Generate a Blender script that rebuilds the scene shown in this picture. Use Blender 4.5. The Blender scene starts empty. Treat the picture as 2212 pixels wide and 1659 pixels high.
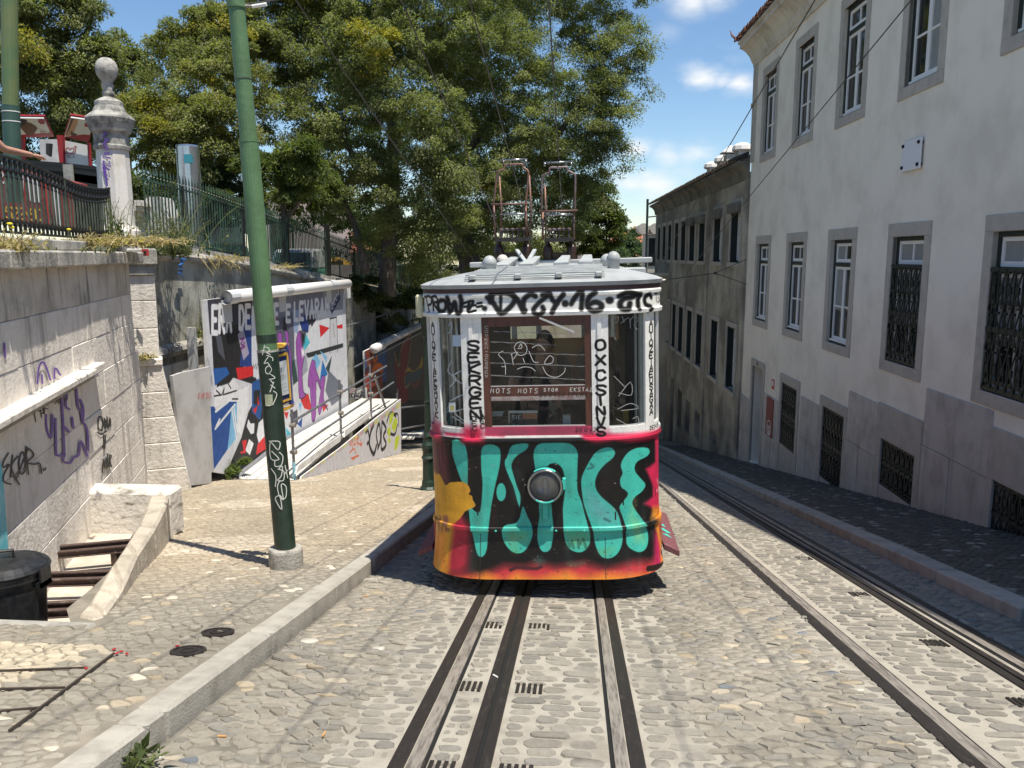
import bpy, bmesh, math, random
import numpy as np
from mathutils import Matrix, Vector, noise as mnoise
random.seed(7); rng = np.random.default_rng(7)
SC = bpy.context.scene
COL = SC.collection
rad = math.radians
SL = 0.186                                   # the street falls this much per metre
def g(y): return -SL * y

# ------------------------------------------------------------------ camera
PITCH, YAW, CH = rad(8.83), rad(4.4), 1.67
cam = bpy.data.cameras.new('camera'); cam.sensor_width = 36; cam.lens = 830 / 1024 * 36
cam.clip_start = 0.05; cam.clip_end = 3000
camo = bpy.data.objects.new('camera', cam); COL.objects.link(camo)
camo.location = (0, 0, CH); camo.rotation_euler = (math.pi / 2 - PITCH, 0, YAW)
SC.camera = camo
# ------------------------------------------------------------------ sun, sky, exposure
SUN = Vector((0.255, -0.215, 1.0)).normalized()
sl = bpy.data.lights.new('sun', 'SUN'); sl.energy = 5.0; sl.angle = rad(0.55); sl.color = (1.0, 0.935, 0.815)
so = bpy.data.objects.new('sun', sl); COL.objects.link(so)
so.rotation_euler = SUN.to_track_quat('Z', 'Y').to_euler(); so.location = (20, -20, 60)
wd = bpy.data.worlds.new('World'); SC.world = wd; wd.use_nodes = True
wn, wl = wd.node_tree.nodes, wd.node_tree.links
wn.clear()
w_out = wn.new('ShaderNodeOutputWorld'); w_bg = wn.new('ShaderNodeBackground')
w_sky = wn.new('ShaderNodeTexSky'); w_sky.sky_type = 'NISHITA'; w_sky.sun_disc = False
w_sky.sun_elevation = math.asin(SUN.z); w_sky.sun_rotation = math.atan2(SUN.x, SUN.y)
w_sky.air_density = 1.0; w_sky.dust_density = 0.1; w_sky.ozone_density = 2.2; w_sky.altitude = 100
w_bg.inputs['Strength'].default_value = 0.105
SC.view_settings.view_transform = 'Standard'; SC.view_settings.look = 'None'
SC.view_settings.exposure = 0.50; SC.view_settings.gamma = 1.0; SC.view_settings.use_curve_mapping = False

# pixel of the photograph (counted on a 2212 px wide picture) -> point of the place
F_ = 830.0; PS = 1024 / 2212
_fw = np.array([-math.sin(YAW) * math.cos(PITCH), math.cos(YAW) * math.cos(PITCH), -math.sin(PITCH)])
_rt = np.array([math.cos(YAW), math.sin(YAW), 0.0]); _up = np.cross(_rt, _fw); _c = np.array([0, 0, CH])
def ray(x, y): return _fw + _rt * ((x * PS - 512) / F_) - _up * ((y * PS - 384) / F_)
def onx(x, y, X): d = ray(x, y); return _c + d * (X / d[0])
def ony(x, y, Y): d = ray(x, y); return _c + d * (Y / d[1])
def ong(x, y, h=0.0, s=SL):                                   # on the plane z = h - s*y
    d = ray(x, y); n = np.array([0, s, 1.0]); return _c + d * ((h - _c @ n) / (d @ n))
def inframe(p, m=0.0):
    v = np.asarray(p) - _c; dd = v @ _fw
    if dd < 0.3: return False
    px = v @ _rt / dd * F_; py = v @ _up / dd * F_
    return abs(px) < 512 + m and abs(py) < 384 + m

# sky with fair-weather clouds: blobs where the photograph shows them, scattered ones all round
def N(tree, t, **kw):
    n = tree.nodes.new(t)
    for k, v in kw.items():
        if k.startswith('i_'): n.inputs[k[2:].replace('_', ' ')].default_value = v
        else: setattr(n, k, v)
    return n
wt = wd.node_tree
w_co = N(wt, 'ShaderNodeTexCoord')
w_n = N(wt, 'ShaderNodeTexNoise', i_Scale=15.0, i_Detail=8.0, i_Roughness=0.58)
w_mp = N(wt, 'ShaderNodeMapping'); w_mp.inputs['Scale'].default_value = (1, 1, 2.2)
wl.new(w_co.outputs['Generated'], w_mp.inputs['Vector']); wl.new(w_mp.outputs['Vector'], w_n.inputs['Vector'])
w_n2 = N(wt, 'ShaderNodeTexNoise', i_Scale=2.6, i_Detail=2.0)
wl.new(w_mp.outputs['Vector'], w_n2.inputs['Vector'])
acc = None
for (px, py, r, k) in [(1520, 165, .030, 1.0), (1560, 172, .022, .8), (1600, 180, .026, .9), (1375, 322, .022, 1.0), (1440, 335, .026, .75), (1500, 330, .026, .85), (1360, 395, .03, .75),
                       (1420, 400, .034, .8), (1395, 382, .022, .6), (1490, 4, .03, .8), (1545, -4, .028, .7), (1370, 505, .022, .4), (1480, 380, .03, .35), (1440, 70, .02, .25), (1570, 120, .03, .3)]:
    d = ray(px, py); d /= np.linalg.norm(d)
    vm = N(wt, 'ShaderNodeVectorMath', operation='SUBTRACT'); wl.new(w_co.outputs['Generated'], vm.inputs[0]); vm.inputs[1].default_value = tuple(d)
    vs = N(wt, 'ShaderNodeVectorMath', operation='MULTIPLY'); wl.new(vm.outputs[0], vs.inputs[0]); vs.inputs[1].default_value = (1, 1, 1.7)
    ln = N(wt, 'ShaderNodeVectorMath', operation='LENGTH'); wl.new(vs.outputs[0], ln.inputs[0])
    mr = N(wt, 'ShaderNodeMapRange', interpolation_type='SMOOTHSTEP'); wl.new(ln.outputs['Value'], mr.inputs['Value'])
    mr.inputs['From Min'].default_value = r * 1.5; mr.inputs['From Max'].default_value = 0.0; mr.inputs['To Max'].default_value = k
    if acc is None: acc = mr.outputs['Result']
    else:
        mx = N(wt, 'ShaderNodeMath', operation='MAXIMUM'); wl.new(acc, mx.inputs[0]); wl.new(mr.outputs['Result'], mx.inputs[1]); acc = mx.outputs[0]
sc_ = N(wt, 'ShaderNodeMapRange', interpolation_type='SMOOTHSTEP'); wl.new(w_n2.outputs['Fac'], sc_.inputs['Value'])
sc_.inputs['From Min'].default_value = 0.62; sc_.inputs['From Max'].default_value = 0.80; sc_.inputs['To Max'].default_value = 0.35
mx = N(wt, 'ShaderNodeMath', operation='MAXIMUM'); wl.new(acc, mx.inputs[0]); wl.new(sc_.outputs['Result'], mx.inputs[1]); acc = mx.outputs[0]
nz = N(wt, 'ShaderNodeMapRange'); wl.new(w_n.outputs['Fac'], nz.inputs['Value'])
nz.inputs['From Min'].default_value = 0.30; nz.inputs['From Max'].default_value = 0.66; nz.inputs['To Min'].default_value = -0.62; nz.inputs['To Max'].default_value = 0.62
ad = N(wt, 'ShaderNodeMath', operation='ADD'); wl.new(acc, ad.inputs[0]); wl.new(nz.outputs['Result'], ad.inputs[1])
gt = N(wt, 'ShaderNodeMath', operation='MULTIPLY', use_clamp=True); wl.new(ad.outputs[0], gt.inputs[0]); wl.new(acc, gt.inputs[1])
ga = N(wt, 'ShaderNodeMath', operation='MULTIPLY', use_clamp=True); wl.new(gt.outputs[0], ga.inputs[0]); ga.inputs[1].default_value = 1.0
cm = N(wt, 'ShaderNodeMix', data_type='RGBA'); wl.new(ga.outputs[0], cm.inputs['Factor'])
w_hs = N(wt, 'ShaderNodeHueSaturation', i_Saturation=1.12, i_Value=1.0); wl.new(w_sky.outputs['Color'], w_hs.inputs['Color']); wl.new(w_hs.outputs[0], cm.inputs[6]); cm.inputs[7].default_value = (6.6, 6.8, 7.0, 1)
wl.new(cm.outputs[2], w_bg.inputs['Color']); wl.new(w_bg.outputs[0], w_out.inputs['Surface'])

# ------------------------------------------------------------------ materials
def lin(c):
    if max(c) > 1.0: c = tuple(((v / 255 + .055) / 1.055) ** 2.4 if v / 255 > .04045 else v / 255 / 12.92 for v in c)
    return tuple(c[:3])
def rgba(c): return (*lin(c), 1.0)
def M(name, col, rough=.65, metal=0.0, col2=None, scale=4.0, lo=.35, hi=.65, bump=0.0, bscale=40.0, streak=None, stretch=(1, 1, 1), spec=.5, rnd=0.0, attr=None, detail=5.0):
    """procedural material: two noise-mixed colours, optional dark drip streaks, bump, per-object variation, 'Col' attribute"""
    m = bpy.data.materials.new(name); m.use_nodes = True; t = m.node_tree; L = t.links
    b = t.nodes['Principled BSDF']; b.inputs['Roughness'].default_value = rough; b.inputs['Metallic'].default_value = metal
    b.inputs['Specular IOR Level'].default_value = spec
    geo = N(t, 'ShaderNodeNewGeometry'); mp = N(t, 'ShaderNodeMapping'); mp.inputs['Scale'].default_value = stretch
    L.new(geo.outputs['Position'], mp.inputs['Vector'])
    if attr:
        a = N(t, 'ShaderNodeAttribute', attribute_name=attr); src = a.outputs['Color']
    else:
        r = N(t, 'ShaderNodeRGB'); r.outputs[0].default_value = rgba(col); src = r.outputs[0]
    if col2 is not None:
        n = N(t, 'ShaderNodeTexNoise', i_Scale=scale, i_Detail=detail, i_Roughness=.6); L.new(mp.outputs[0], n.inputs['Vector'])
        mr = N(t, 'ShaderNodeMapRange', interpolation_type='SMOOTHSTEP'); L.new(n.outputs['Fac'], mr.inputs['Value'])
        mr.inputs['From Min'].default_value = lo; mr.inputs['From Max'].default_value = hi
        mx = N(t, 'ShaderNodeMix', data_type='RGBA'); L.new(mr.outputs[0], mx.inputs['Factor']); L.new(src, mx.inputs[6])
        if attr: 
            mm = N(t, 'ShaderNodeMix', data_type='RGBA', blend_type='MULTIPLY'); mm.inputs['Factor'].default_value = 1; L.new(src, mm.inputs[6]); mm.inputs[7].default_value = rgba(col2); L.new(mm.outputs[2], mx.inputs[7])
        else: mx.inputs[7].default_value = rgba(col2)
        src = mx.outputs[2]
    if streak:
        sc, amt, scol = streak
        mp2 = N(t, 'ShaderNodeMapping'); mp2.inputs['Scale'].default_value = (1, 1, .10); L.new(geo.outputs['Position'], mp2.inputs['Vector'])
        n2 = N(t, 'ShaderNodeTexNoise', i_Scale=sc, i_Detail=6.0, i_Roughness=.65); L.new(mp2.outputs[0], n2.inputs['Vector'])
        mr2 = N(t, 'ShaderNodeMapRange', interpolation_type='SMOOTHSTEP'); L.new(n2.outputs['Fac'], mr2.inputs['Value'])
        mr2.inputs['From Min'].default_value = .52; mr2.inputs['From Max'].default_value = .72; mr2.inputs['To Max'].default_value = amt
        mx2 = N(t, 'ShaderNodeMix', data_type='RGBA'); L.new(mr2.outputs[0], mx2.inputs['Factor']); L.new(src, mx2.inputs[6]); mx2.inputs[7].default_value = rgba(scol)
        src = mx2.outputs[2]
    if rnd:
        oi = N(t, 'ShaderNodeObjectInfo'); mr3 = N(t, 'ShaderNodeMapRange'); L.new(oi.outputs['Random'], mr3.inputs['Value'])
        mr3.inputs['To Min'].default_value = 1 - rnd; mr3.inputs['To Max'].default_value = 1 + rnd
        hs = N(t, 'ShaderNodeHueSaturation'); L.new(mr3.outputs[0], hs.inputs['Value']); L.new(src, hs.inputs['Color']); src = hs.outputs[0]
    L.new(src, b.inputs['Base Color'])
    if bump:
        n3 = N(t, 'ShaderNodeTexNoise', i_Scale=bscale, i_Detail=6.0, i_Roughness=.65); L.new(geo.outputs['Position'], n3.inputs['Vector'])
        bp = N(t, 'ShaderNodeBump', i_Strength=bump, i_Distance=.02); L.new(n3.outputs['Fac'], bp.inputs['Height']); L.new(bp.outputs[0], b.inputs['Normal'])
    return m
def glass(name, tint=(.75, .8, .78), trans=.8, rough=.02):
    m = bpy.data.materials.new(name); m.use_nodes = True; t = m.node_tree; t.nodes.clear(); L = t.links
    o = N(t, 'ShaderNodeOutputMaterial'); tr = N(t, 'ShaderNodeBsdfTransparent'); tr.inputs['Color'].default_value = (*tint, 1)
    gl = N(t, 'ShaderNodeBsdfGlossy', i_Roughness=rough); fr = N(t, 'ShaderNodeFresnel', i_IOR=1.32)
    df = N(t, 'ShaderNodeBsdfDiffuse'); df.inputs['Color'].default_value = (.5, .5, .48, 1)
    m0 = N(t, 'ShaderNodeMixShader'); m0.inputs[0].default_value = 1 - trans; L.new(tr.outputs[0], m0.inputs[1]); L.new(df.outputs[0], m0.inputs[2])
    mx = N(t, 'ShaderNodeMixShader'); L.new(fr.outputs[0], mx.inputs[0]); L.new(m0.outputs[0], mx.inputs[1]); L.new(gl.outputs[0], mx.inputs[2])
    L.new(mx.outputs[0], o.inputs['Surface']); return m
def imgmat(name, arr, rough=.5, bump=.0, spec=.5):
    """material showing a picture drawn by this script (arr: h x w x 3, sRGB 0..1, row 0 at the bottom)"""
    h, w = arr.shape[:2]
    im = bpy.data.images.new(name, w, h); buf = np.ones((h, w, 4), np.float32); buf[..., :3] = arr
    im.pixels.foreach_set(buf.ravel()); im.update(); im.pack()
    m = bpy.data.materials.new(name); m.use_nodes = True; t = m.node_tree; b = t.nodes['Principled BSDF']; b.inputs['Roughness'].default_value = rough
    b.inputs['Specular IOR Level'].default_value = spec
    ti = N(t, 'ShaderNodeTexImage'); ti.image = im; ti.extension = 'EXTEND'
    uv = N(t, 'ShaderNodeUVMap', uv_map='UVMap'); t.links.new(uv.outputs[0], ti.inputs['Vector'])
    geo = N(t, 'ShaderNodeNewGeometry'); n = N(t, 'ShaderNodeTexNoise', i_Scale=7.0, i_Detail=6.0); t.links.new(geo.outputs['Position'], n.inputs['Vector'])
    mr = N(t, 'ShaderNodeMapRange'); mr.inputs['From Min'].default_value = .3; mr.inputs['From Max'].default_value = .7; mr.inputs['To Min'].default_value = .86; mr.inputs['To Max'].default_value = 1.06
    t.links.new(n.outputs['Fac'], mr.inputs['Value'])
    n4 = N(t, 'ShaderNodeTexNoise', i_Scale=55.0, i_Detail=8.0, i_Roughness=.75); t.links.new(geo.outputs['Position'], n4.inputs['Vector'])
    mr4 = N(t, 'ShaderNodeMapRange'); mr4.inputs['From Min'].default_value = .32; mr4.inputs['From Max'].default_value = .48; mr4.inputs['To Min'].default_value = .70; t.links.new(n4.outputs['Fac'], mr4.inputs['Value'])
    m4 = N(t, 'ShaderNodeMath', operation='MULTIPLY'); t.links.new(mr.outputs[0], m4.inputs[0]); t.links.new(mr4.outputs[0], m4.inputs[1])
    mr5 = N(t, 'ShaderNodeMapRange'); mr5.inputs['To Min'].default_value = rough + .22; mr5.inputs['To Max'].default_value = rough - .12; t.links.new(n.outputs['Fac'], mr5.inputs['Value']); t.links.new(mr5.outputs[0], b.inputs['Roughness'])
    mm = N(t, 'ShaderNodeVectorMath', operation='SCALE'); t.links.new(ti.outputs['Color'], mm.inputs[0]); t.links.new(m4.outputs[0], mm.inputs['Scale'])
    t.links.new(mm.outputs[0], b.inputs['Base Color'])
    if bump:
        n3 = N(t, 'ShaderNodeTexNoise', i_Scale=14.0, i_Detail=4.0); t.links.new(geo.outputs['Position'], n3.inputs['Vector'])
        bp = N(t, 'ShaderNodeBump', i_Strength=bump, i_Distance=.02); t.links.new(n3.outputs['Fac'], bp.inputs['Height']); t.links.new(bp.outputs[0], b.inputs['Normal'])
    return m

# ------------------------------------------------------------------ mesh helpers
WM = {}
def wm(o): return WM.get(o.name, Matrix.Identity(4))
class MB:
    def __init__(s): s.v = []; s.f = []; s.uv = None; s.sm = False
    def add(s, vs, fs):
        o = len(s.v); s.v += [tuple(map(float, p)) for p in vs]; s.f += [tuple(i + o for i in q) for q in fs]
    def box(s, x0, x1, y0, y1, z0, z1):
        s.hexa([(x0, y0, z0), (x1, y0, z0), (x1, y1, z0), (x0, y1, z0), (x0, y0, z1), (x1, y0, z1), (x1, y1, z1), (x0, y1, z1)])
    def hexa(s, p): s.add(p, [(3, 2, 1, 0), (4, 5, 6, 7), (0, 1, 5, 4), (1, 2, 6, 5), (2, 3, 7, 6), (3, 0, 4, 7)])
    def sbox(s, x0, x1, y0, y1, h0, h1):                       # a box that follows the slope of the street
        s.hexa([(x0, y0, g(y0) + h0), (x1, y0, g(y0) + h0), (x1, y1, g(y1) + h0), (x0, y1, g(y1) + h0), (x0, y0, g(y0) + h1), (x1, y0, g(y0) + h1), (x1, y1, g(y1) + h1), (x0, y1, g(y1) + h1)])
    def bar(s, a, b, w, t, up=(0, 0, 1)):                      # rectangular bar from a to b
        a, b = Vector(a), Vector(b); d = (b - a).normalized(); u = Vector(up); r = d.cross(u)
        if r.length < 1e-5: r = d.cross(Vector((1, 0, 0)))
        r.normalize(); u = r.cross(d); r *= w / 2; u = u * (t / 2)
        s.hexa([a - r - u, a + r - u, b + r - u, b - r - u, a - r + u, a + r + u, b + r + u, b - r + u])
    def tube(s, pts, r, n=8, cap=True):
        pts = [Vector(p) for p in pts]; k = len(pts); rs = r if isinstance(r, (list, tuple)) else [r] * k
        d0 = (pts[1] - pts[0]).normalized(); up = Vector((0, 0, 1)) if abs(d0.z) < .9 else Vector((1, 0, 0))
        o = len(s.v); vs = []; prev = None
        for i, p in enumerate(pts):
            d = (pts[min(i + 1, k - 1)] - pts[max(i - 1, 0)]).normalized()
            if prev is None: a = d.cross(up).normalized()
            else: a = (prev - d * prev.dot(d)).normalized()
            prev = a; b = d.cross(a)
            for j in range(n):
                t = 2 * math.pi * j / n; vs.append(p + (a * math.cos(t) + b * math.sin(t)) * rs[i])
        fs = [(i * n + j, i * n + (j + 1) % n, (i + 1) * n + (j + 1) % n, (i + 1) * n + j) for i in range(k - 1) for j in range(n)]
        if cap: fs += [tuple(range(n - 1, -1, -1)), tuple((k - 1) * n + j for j in range(n))]
        s.add(vs, fs)
    def lathe(s, prof, c=(0, 0), n=16, sx=1.0, sy=1.0, rot=0.0):
        k = len(prof); vs = []
        for (r, z) in prof:
            for j in range(n):
                t = 2 * math.pi * (j + .5) / n + rot; vs.append((c[0] + r * math.cos(t) * sx, c[1] + r * math.sin(t) * sy, z))
        fs = [(i * n + j, i * n + (j + 1) % n, (i + 1) * n + (j + 1) % n, (i + 1) * n + j) for i in range(k - 1) for j in range(n)]
        fs += [tuple(range(n - 1, -1, -1)), tuple((k - 1) * n + j for j in range(n))]
        s.add(vs, fs)
    def prism(s, poly, fn0, fn1):                              # fn maps (u, v) to the two end faces
        n = len(poly); vs = [fn0(*p) for p in poly] + [fn1(*p) for p in poly]
        s.add(vs, [tuple(range(n - 1, -1, -1)), tuple(range(n, 2 * n))] + [(i, (i + 1) % n, n + (i + 1) % n, n + i) for i in range(n)])
    def ball(s, c, r, n=12, sx=1, sy=1, sz=1):
        prof = [(r * math.sin(math.pi * i / n), -r * math.cos(math.pi * i / n)) for i in range(1, n)]
        o = len(s.v); s.lathe(prof, n=n * 2)
        for i in range(o, len(s.v)): p = s.v[i]; s.v[i] = (p[0] * sx + c[0], p[1] * sy + c[1], p[2] * sz + c[2])
    def build(s, name, mat, parent=None, world=True, loc=None, rot=None, smooth=False, bevel=0.0, cols=None, fix=True):
        me = bpy.data.meshes.new(name); vs = s.v
        mw = Matrix.Identity(4)
        if parent is not None: mw = wm(parent).copy()
        lm = Matrix.Identity(4)
        if loc is not None or rot is not None:
            lm = Matrix.LocRotScale(Vector(loc or (0, 0, 0)), (Matrix.Rotation(rot, 3, 'Z') if isinstance(rot, (int, float)) else (rot or Matrix.Identity(3))).to_quaternion() if rot is not None else None, None)
        if world and parent is not None and loc is None:
            inv = mw.inverted(); vs = [inv @ Vector(p) for p in vs]
        me.from_pydata([tuple(p) for p in vs], [], s.f)
        if fix or bevel:
            bm = bmesh.new(); bm.from_mesh(me)
            if bevel:
                bmesh.ops.bevel(bm, geom=[e for e in bm.edges if len(e.link_faces) == 2 and e.calc_face_angle(0) > .6], offset=bevel, segments=1, affect='EDGES', clamp_overlap=True)
            bmesh.ops.recalc_face_normals(bm, faces=bm.faces); bm.to_mesh(me); bm.free()
        if cols is not None:
            at = me.attributes.new('Col', 'FLOAT_COLOR', 'FACE'); at.data.foreach_set('color', np.asarray(cols, np.float32).ravel())
        if mat: 
            for mm in (mat if isinstance(mat, (list, tuple)) else [mat]): me.materials.append(mm)
        if smooth: me.shade_smooth()
        o = bpy.data.objects.new(name, me); COL.objects.link(o)
        if parent is not None: o.parent = parent
        if loc is not None or rot is not None: o.matrix_basis = lm
        WM[o.name] = mw @ lm if parent is not None else lm
        return o
def tag(o, label=None, cat=None, group=None, kind=None):
    if label: o['label'] = label
    if cat: o['category'] = cat
    if group: o['group'] = group
    if kind: o['kind'] = kind
    return o
def thing(name, label, cat, loc=(0, 0, 0), rotz=0.0, group=None, tilt=None):
    o = bpy.data.objects.new(name, None); COL.objects.link(o); o.empty_display_size = .2
    m = Matrix.Translation(Vector(loc)) @ Matrix.Rotation(rotz, 4, 'Z')
    if tilt is not None: m = m @ tilt
    o.matrix_basis = m; WM[o.name] = m
    return tag(o, label, cat, group)
def inst(src, parent, loc=None, rotz=None, mat=None, scale=None):
    """copy of one object (mesh data shared), placed in its parent"""
    c = src.copy(); COL.objects.link(c); c.parent = parent
    m = src.matrix_basis.copy() if loc is None else Matrix.Translation(Vector(loc)) @ Matrix.Rotation(rotz or 0, 4, 'Z')
    if scale is not None: m = m @ Matrix.Diagonal((*scale, 1))
    c.matrix_basis = m; WM[c.name] = (wm(parent) if parent else Matrix.Identity(4)) @ m
    return c
def copy_tree(o, parent=None, matrix=None):
    c = o.copy(); COL.objects.link(c); c.parent = parent
    if matrix is not None: c.matrix_basis = matrix
    for ch in [x for x in ALLCH.get(o.name, [])]: ALLCH.setdefault(c.name, []).append(copy_tree(ch, c))
    return c
ALLCH = {}
def kids(o, *ch): ALLCH.setdefault(o.name, []).extend(ch)

# ------------------------------------------------------------------ drawing: strokes, letters, pictures
FONT = {'A': [[(0, 0), (2, 6), (4, 0)], [(.8, 2.2), (3.2, 2.2)]], 'B': [[(0, 0), (0, 6), (3, 6), (3.6, 5), (3, 3.3), (0, 3.1)], [(3, 3.3), (4, 1.7), (3, 0), (0, 0)]],
 'C': [[(4, 5), (3, 6), (1, 6), (0, 4), (0, 2), (1, 0), (3, 0), (4, 1)]], 'D': [[(0, 0), (0, 6), (2.4, 6), (4, 4), (4, 2), (2.4, 0), (0, 0)]],
 'E': [[(4, 6), (0, 6), (0, 0), (4, 0)], [(0, 3), (3, 3)]], 'F': [[(4, 6), (0, 6), (0, 0)], [(0, 3), (3, 3)]],
 'G': [[(4, 5), (3, 6), (1, 6), (0, 4), (0, 2), (1, 0), (3, 0), (4, 1), (4, 2.6), (2.3, 2.6)]], 'H': [[(0, 0), (0, 6)], [(4, 0), (4, 6)], [(0, 3), (4, 3)]],
 'I': [[(2, 0), (2, 6)]], 'J': [[(3, 6), (3, 1), (2, 0), (.6, .4)]], 'K': [[(0, 0), (0, 6)], [(4, 6), (0, 2.6), (4, 0)]], 'L': [[(0, 6), (0, 0), (4, 0)]],
 'M': [[(0, 0), (.3, 6), (2, 2.4), (3.7, 6), (4, 0)]], 'N': [[(0, 0), (0, 6), (4, 0), (4, 6)]], 'O': [[(1.2, 0), (0, 1.6), (0, 4.4), (1.2, 6), (2.8, 6), (4, 4.4), (4, 1.6), (2.8, 0), (1.2, 0)]],
 'P': [[(0, 0), (0, 6), (3, 6), (4, 4.8), (3, 3), (0, 2.8)]], 'R': [[(0, 0), (0, 6), (3, 6), (4, 4.8), (3, 3.2), (0, 3)], [(1.8, 3), (4, 0)]],
 'S': [[(4, 5.2), (3, 6), (1, 6), (0, 4.8), (1, 3.3), (3, 2.8), (4, 1.4), (3, 0), (1, 0), (0, .8)]], 'T': [[(0, 6), (4, 6)], [(2, 6), (2, 0)]],
 'U': [[(0, 6), (0, 1.4), (1.2, 0), (2.8, 0), (4, 1.4), (4, 6)]], 'V': [[(0, 6), (2, 0), (4, 6)]], 'W': [[(0, 6), (1, 0), (2, 4), (3, 0), (4, 6)]], 'X': [[(0, 0), (4, 6)], [(0, 6), (4, 0)]],
 'Y': [[(0, 6), (2, 3), (4, 6)], [(2, 3), (2, 0)]], 'Z': [[(0, 6), (4, 6), (0, 0), (4, 0)]], '0': [[(1.2, 0), (0, 1.6), (0, 4.4), (1.2, 6), (2.8, 6), (4, 4.4), (4, 1.6), (2.8, 0), (1.2, 0)]],
 '1': [[(.8, 4.6), (2.2, 6), (2.2, 0)]], '2': [[(0, 5), (1, 6), (3, 6), (4, 4.8), (3.6, 3.4), (0, 0), (4, 0)]], '4': [[(3, 0), (3, 6), (0, 2), (4, 2)]], '5': [[(4, 6), (.4, 6), (.2, 3.4), (2.8, 3.6), (4, 2), (3, 0), (0, .4)]],
 '6': [[(3.4, 6), (1, 4.6), (0, 2), (1, 0), (3, 0), (4, 1.6), (3, 3.2), (.4, 2.6)]], '3': [[(0, 5.4), (2, 6), (3.6, 5), (2, 3.2), (4, 1.6), (2.4, 0), (0, .6)]], '-': [[(.6, 3), (3.4, 3)]], '.': [[(1.8, 0), (2.2, .3)]],
 '~': [[(.6, 7.2), (1.4, 7.8), (2.6, 7.2), (3.4, 7.8)]], '=': [[(.5, 2), (3.5, 2)], [(.5, 4), (3.5, 4)]], "'": [[(2, 6.6), (2.6, 7.6)]]}
def text(s, x, y, h, dx=None, slant=0.0, jit=0.0, ang=0.0, wd=.62, vertical=False):
    """strokes of a word: baseline start (x, y), letter height h; y grows upwards"""
    out = []; cw = h * wd; adv = dx or cw * 1.32; ca, sa = math.cos(ang), math.sin(ang)
    for i, ch in enumerate(s):
        for pl in FONT.get(ch, []):
            q = []
            for (a, b) in pl:
                a = a / 4 * cw + (random.random() - .5) * jit * cw; b = b / 6 * h + (random.random() - .5) * jit * h
                a += b * slant
                if vertical: a, b = a, b - i * adv
                else: a += i * adv
                q.append((x + a * ca - b * sa, y + a * sa + b * ca))
            out.append(q)
    return out
def smooth(pts, closed=False, k=6):
    n = len(pts)
    if n < 3: return list(pts)
    out = []
    for i in range(n if closed else n - 1):
        p0, p1, p2, p3 = (pts[(i + j) % n] if closed else pts[min(max(i + j, 0), n - 1)] for j in (-1, 0, 1, 2))
        for t in range(k):
            t /= k
            out.append(tuple(.5 * (2 * b + (c - a) * t + (2 * a - 5 * b + 4 * c - d) * t * t + (3 * b - a - 3 * c + d) * t ** 3) for a, b, c, d in zip(p0, p1, p2, p3)))
    if not closed: out.append(tuple(pts[-1]))
    return out
class Canvas:
    """picture of a painted panel; x0..x1, z0..z1 are metres on the panel"""
    def __init__(s, x0, x1, z0, z1, res, base):
        s.x0, s.z0, s.res = x0, z0, res; s.w = int((x1 - x0) * res); s.h = int((z1 - z0) * res); s.x1, s.z1 = x0 + s.w / res, z0 + s.h / res
        s.a = np.empty((s.h, s.w, 3), np.float32); s.a[:] = np.array(base, np.float32) / 255
    def _mask(s, pts, r):
        P = np.array([((x - s.x0) * s.res, (z - s.z0) * s.res) for x, z in pts]); pad = r + 3
        i0, i1 = max(0, int(P[:, 0].min() - pad)), min(s.w, int(P[:, 0].max() + pad) + 2); j0, j1 = max(0, int(P[:, 1].min() - pad)), min(s.h, int(P[:, 1].max() + pad) + 2)
        return P, i0, i1, j0, j1
    def _blend(s, m, i0, i1, j0, j1, col, al): 
        m = (m * al)[..., None]; s.a[j0:j1, i0:i1] = s.a[j0:j1, i0:i1] * (1 - m) + np.array(col, np.float32) / 255 * m
    def poly(s, pts, col, soft=0.0, al=1.0, sm=0):
        if sm: pts = smooth(pts, True, sm)
        sp = soft * s.res; P, i0, i1, j0, j1 = s._mask(pts, sp * 2)
        if i1 <= i0 or j1 <= j0: return
        X, Y = np.meshgrid(np.arange(i0, i1) + .5, np.arange(j0, j1) + .5); ins = np.zeros(X.shape, bool); dist = np.full(X.shape, 1e9)
        for (x1, y1), (x2, y2) in zip(P, np.roll(P, -1, 0)):
            if y1 != y2: ins ^= ((y1 > Y) != (y2 > Y)) & (X < (x2 - x1) * (Y - y1) / (y2 - y1) + x1)
            L2 = (x2 - x1) ** 2 + (y2 - y1) ** 2 + 1e-9; t = np.clip(((X - x1) * (x2 - x1) + (Y - y1) * (y2 - y1)) / L2, 0, 1)
            dist = np.minimum(dist, (X - x1 - t * (x2 - x1)) ** 2 + (Y - y1 - t * (y2 - y1)) ** 2)
        sd = np.where(ins, 1, -1) * np.sqrt(dist); e = max(.7, sp)
        s._blend(np.clip(sd / (2 * e) + .5, 0, 1), i0, i1, j0, j1, col, al)
    def line(s, pts, w, col, soft=0.0, al=1.0, sm=0):
        if sm: pts = smooth(pts, False, sm)
        wp = w * s.res / 2; sp = max(.7, soft * s.res); P, i0, i1, j0, j1 = s._mask(pts, wp + sp * 2)
        if i1 <= i0 or j1 <= j0: return
        X, Y = np.meshgrid(np.arange(i0, i1) + .5, np.arange(j0, j1) + .5); dist = np.full(X.shape, 1e9)
        for (x1, y1), (x2, y2) in zip(P[:-1], P[1:]):
            L2 = (x2 - x1) ** 2 + (y2 - y1) ** 2 + 1e-9; t = np.clip(((X - x1) * (x2 - x1) + (Y - y1) * (y2 - y1)) / L2, 0, 1)
            dist = np.minimum(dist, (X - x1 - t * (x2 - x1)) ** 2 + (Y - y1 - t * (y2 - y1)) ** 2)
        s._blend(np.clip((wp - np.sqrt(dist)) / (2 * sp) + .5, 0, 1), i0, i1, j0, j1, col, al)
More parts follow.
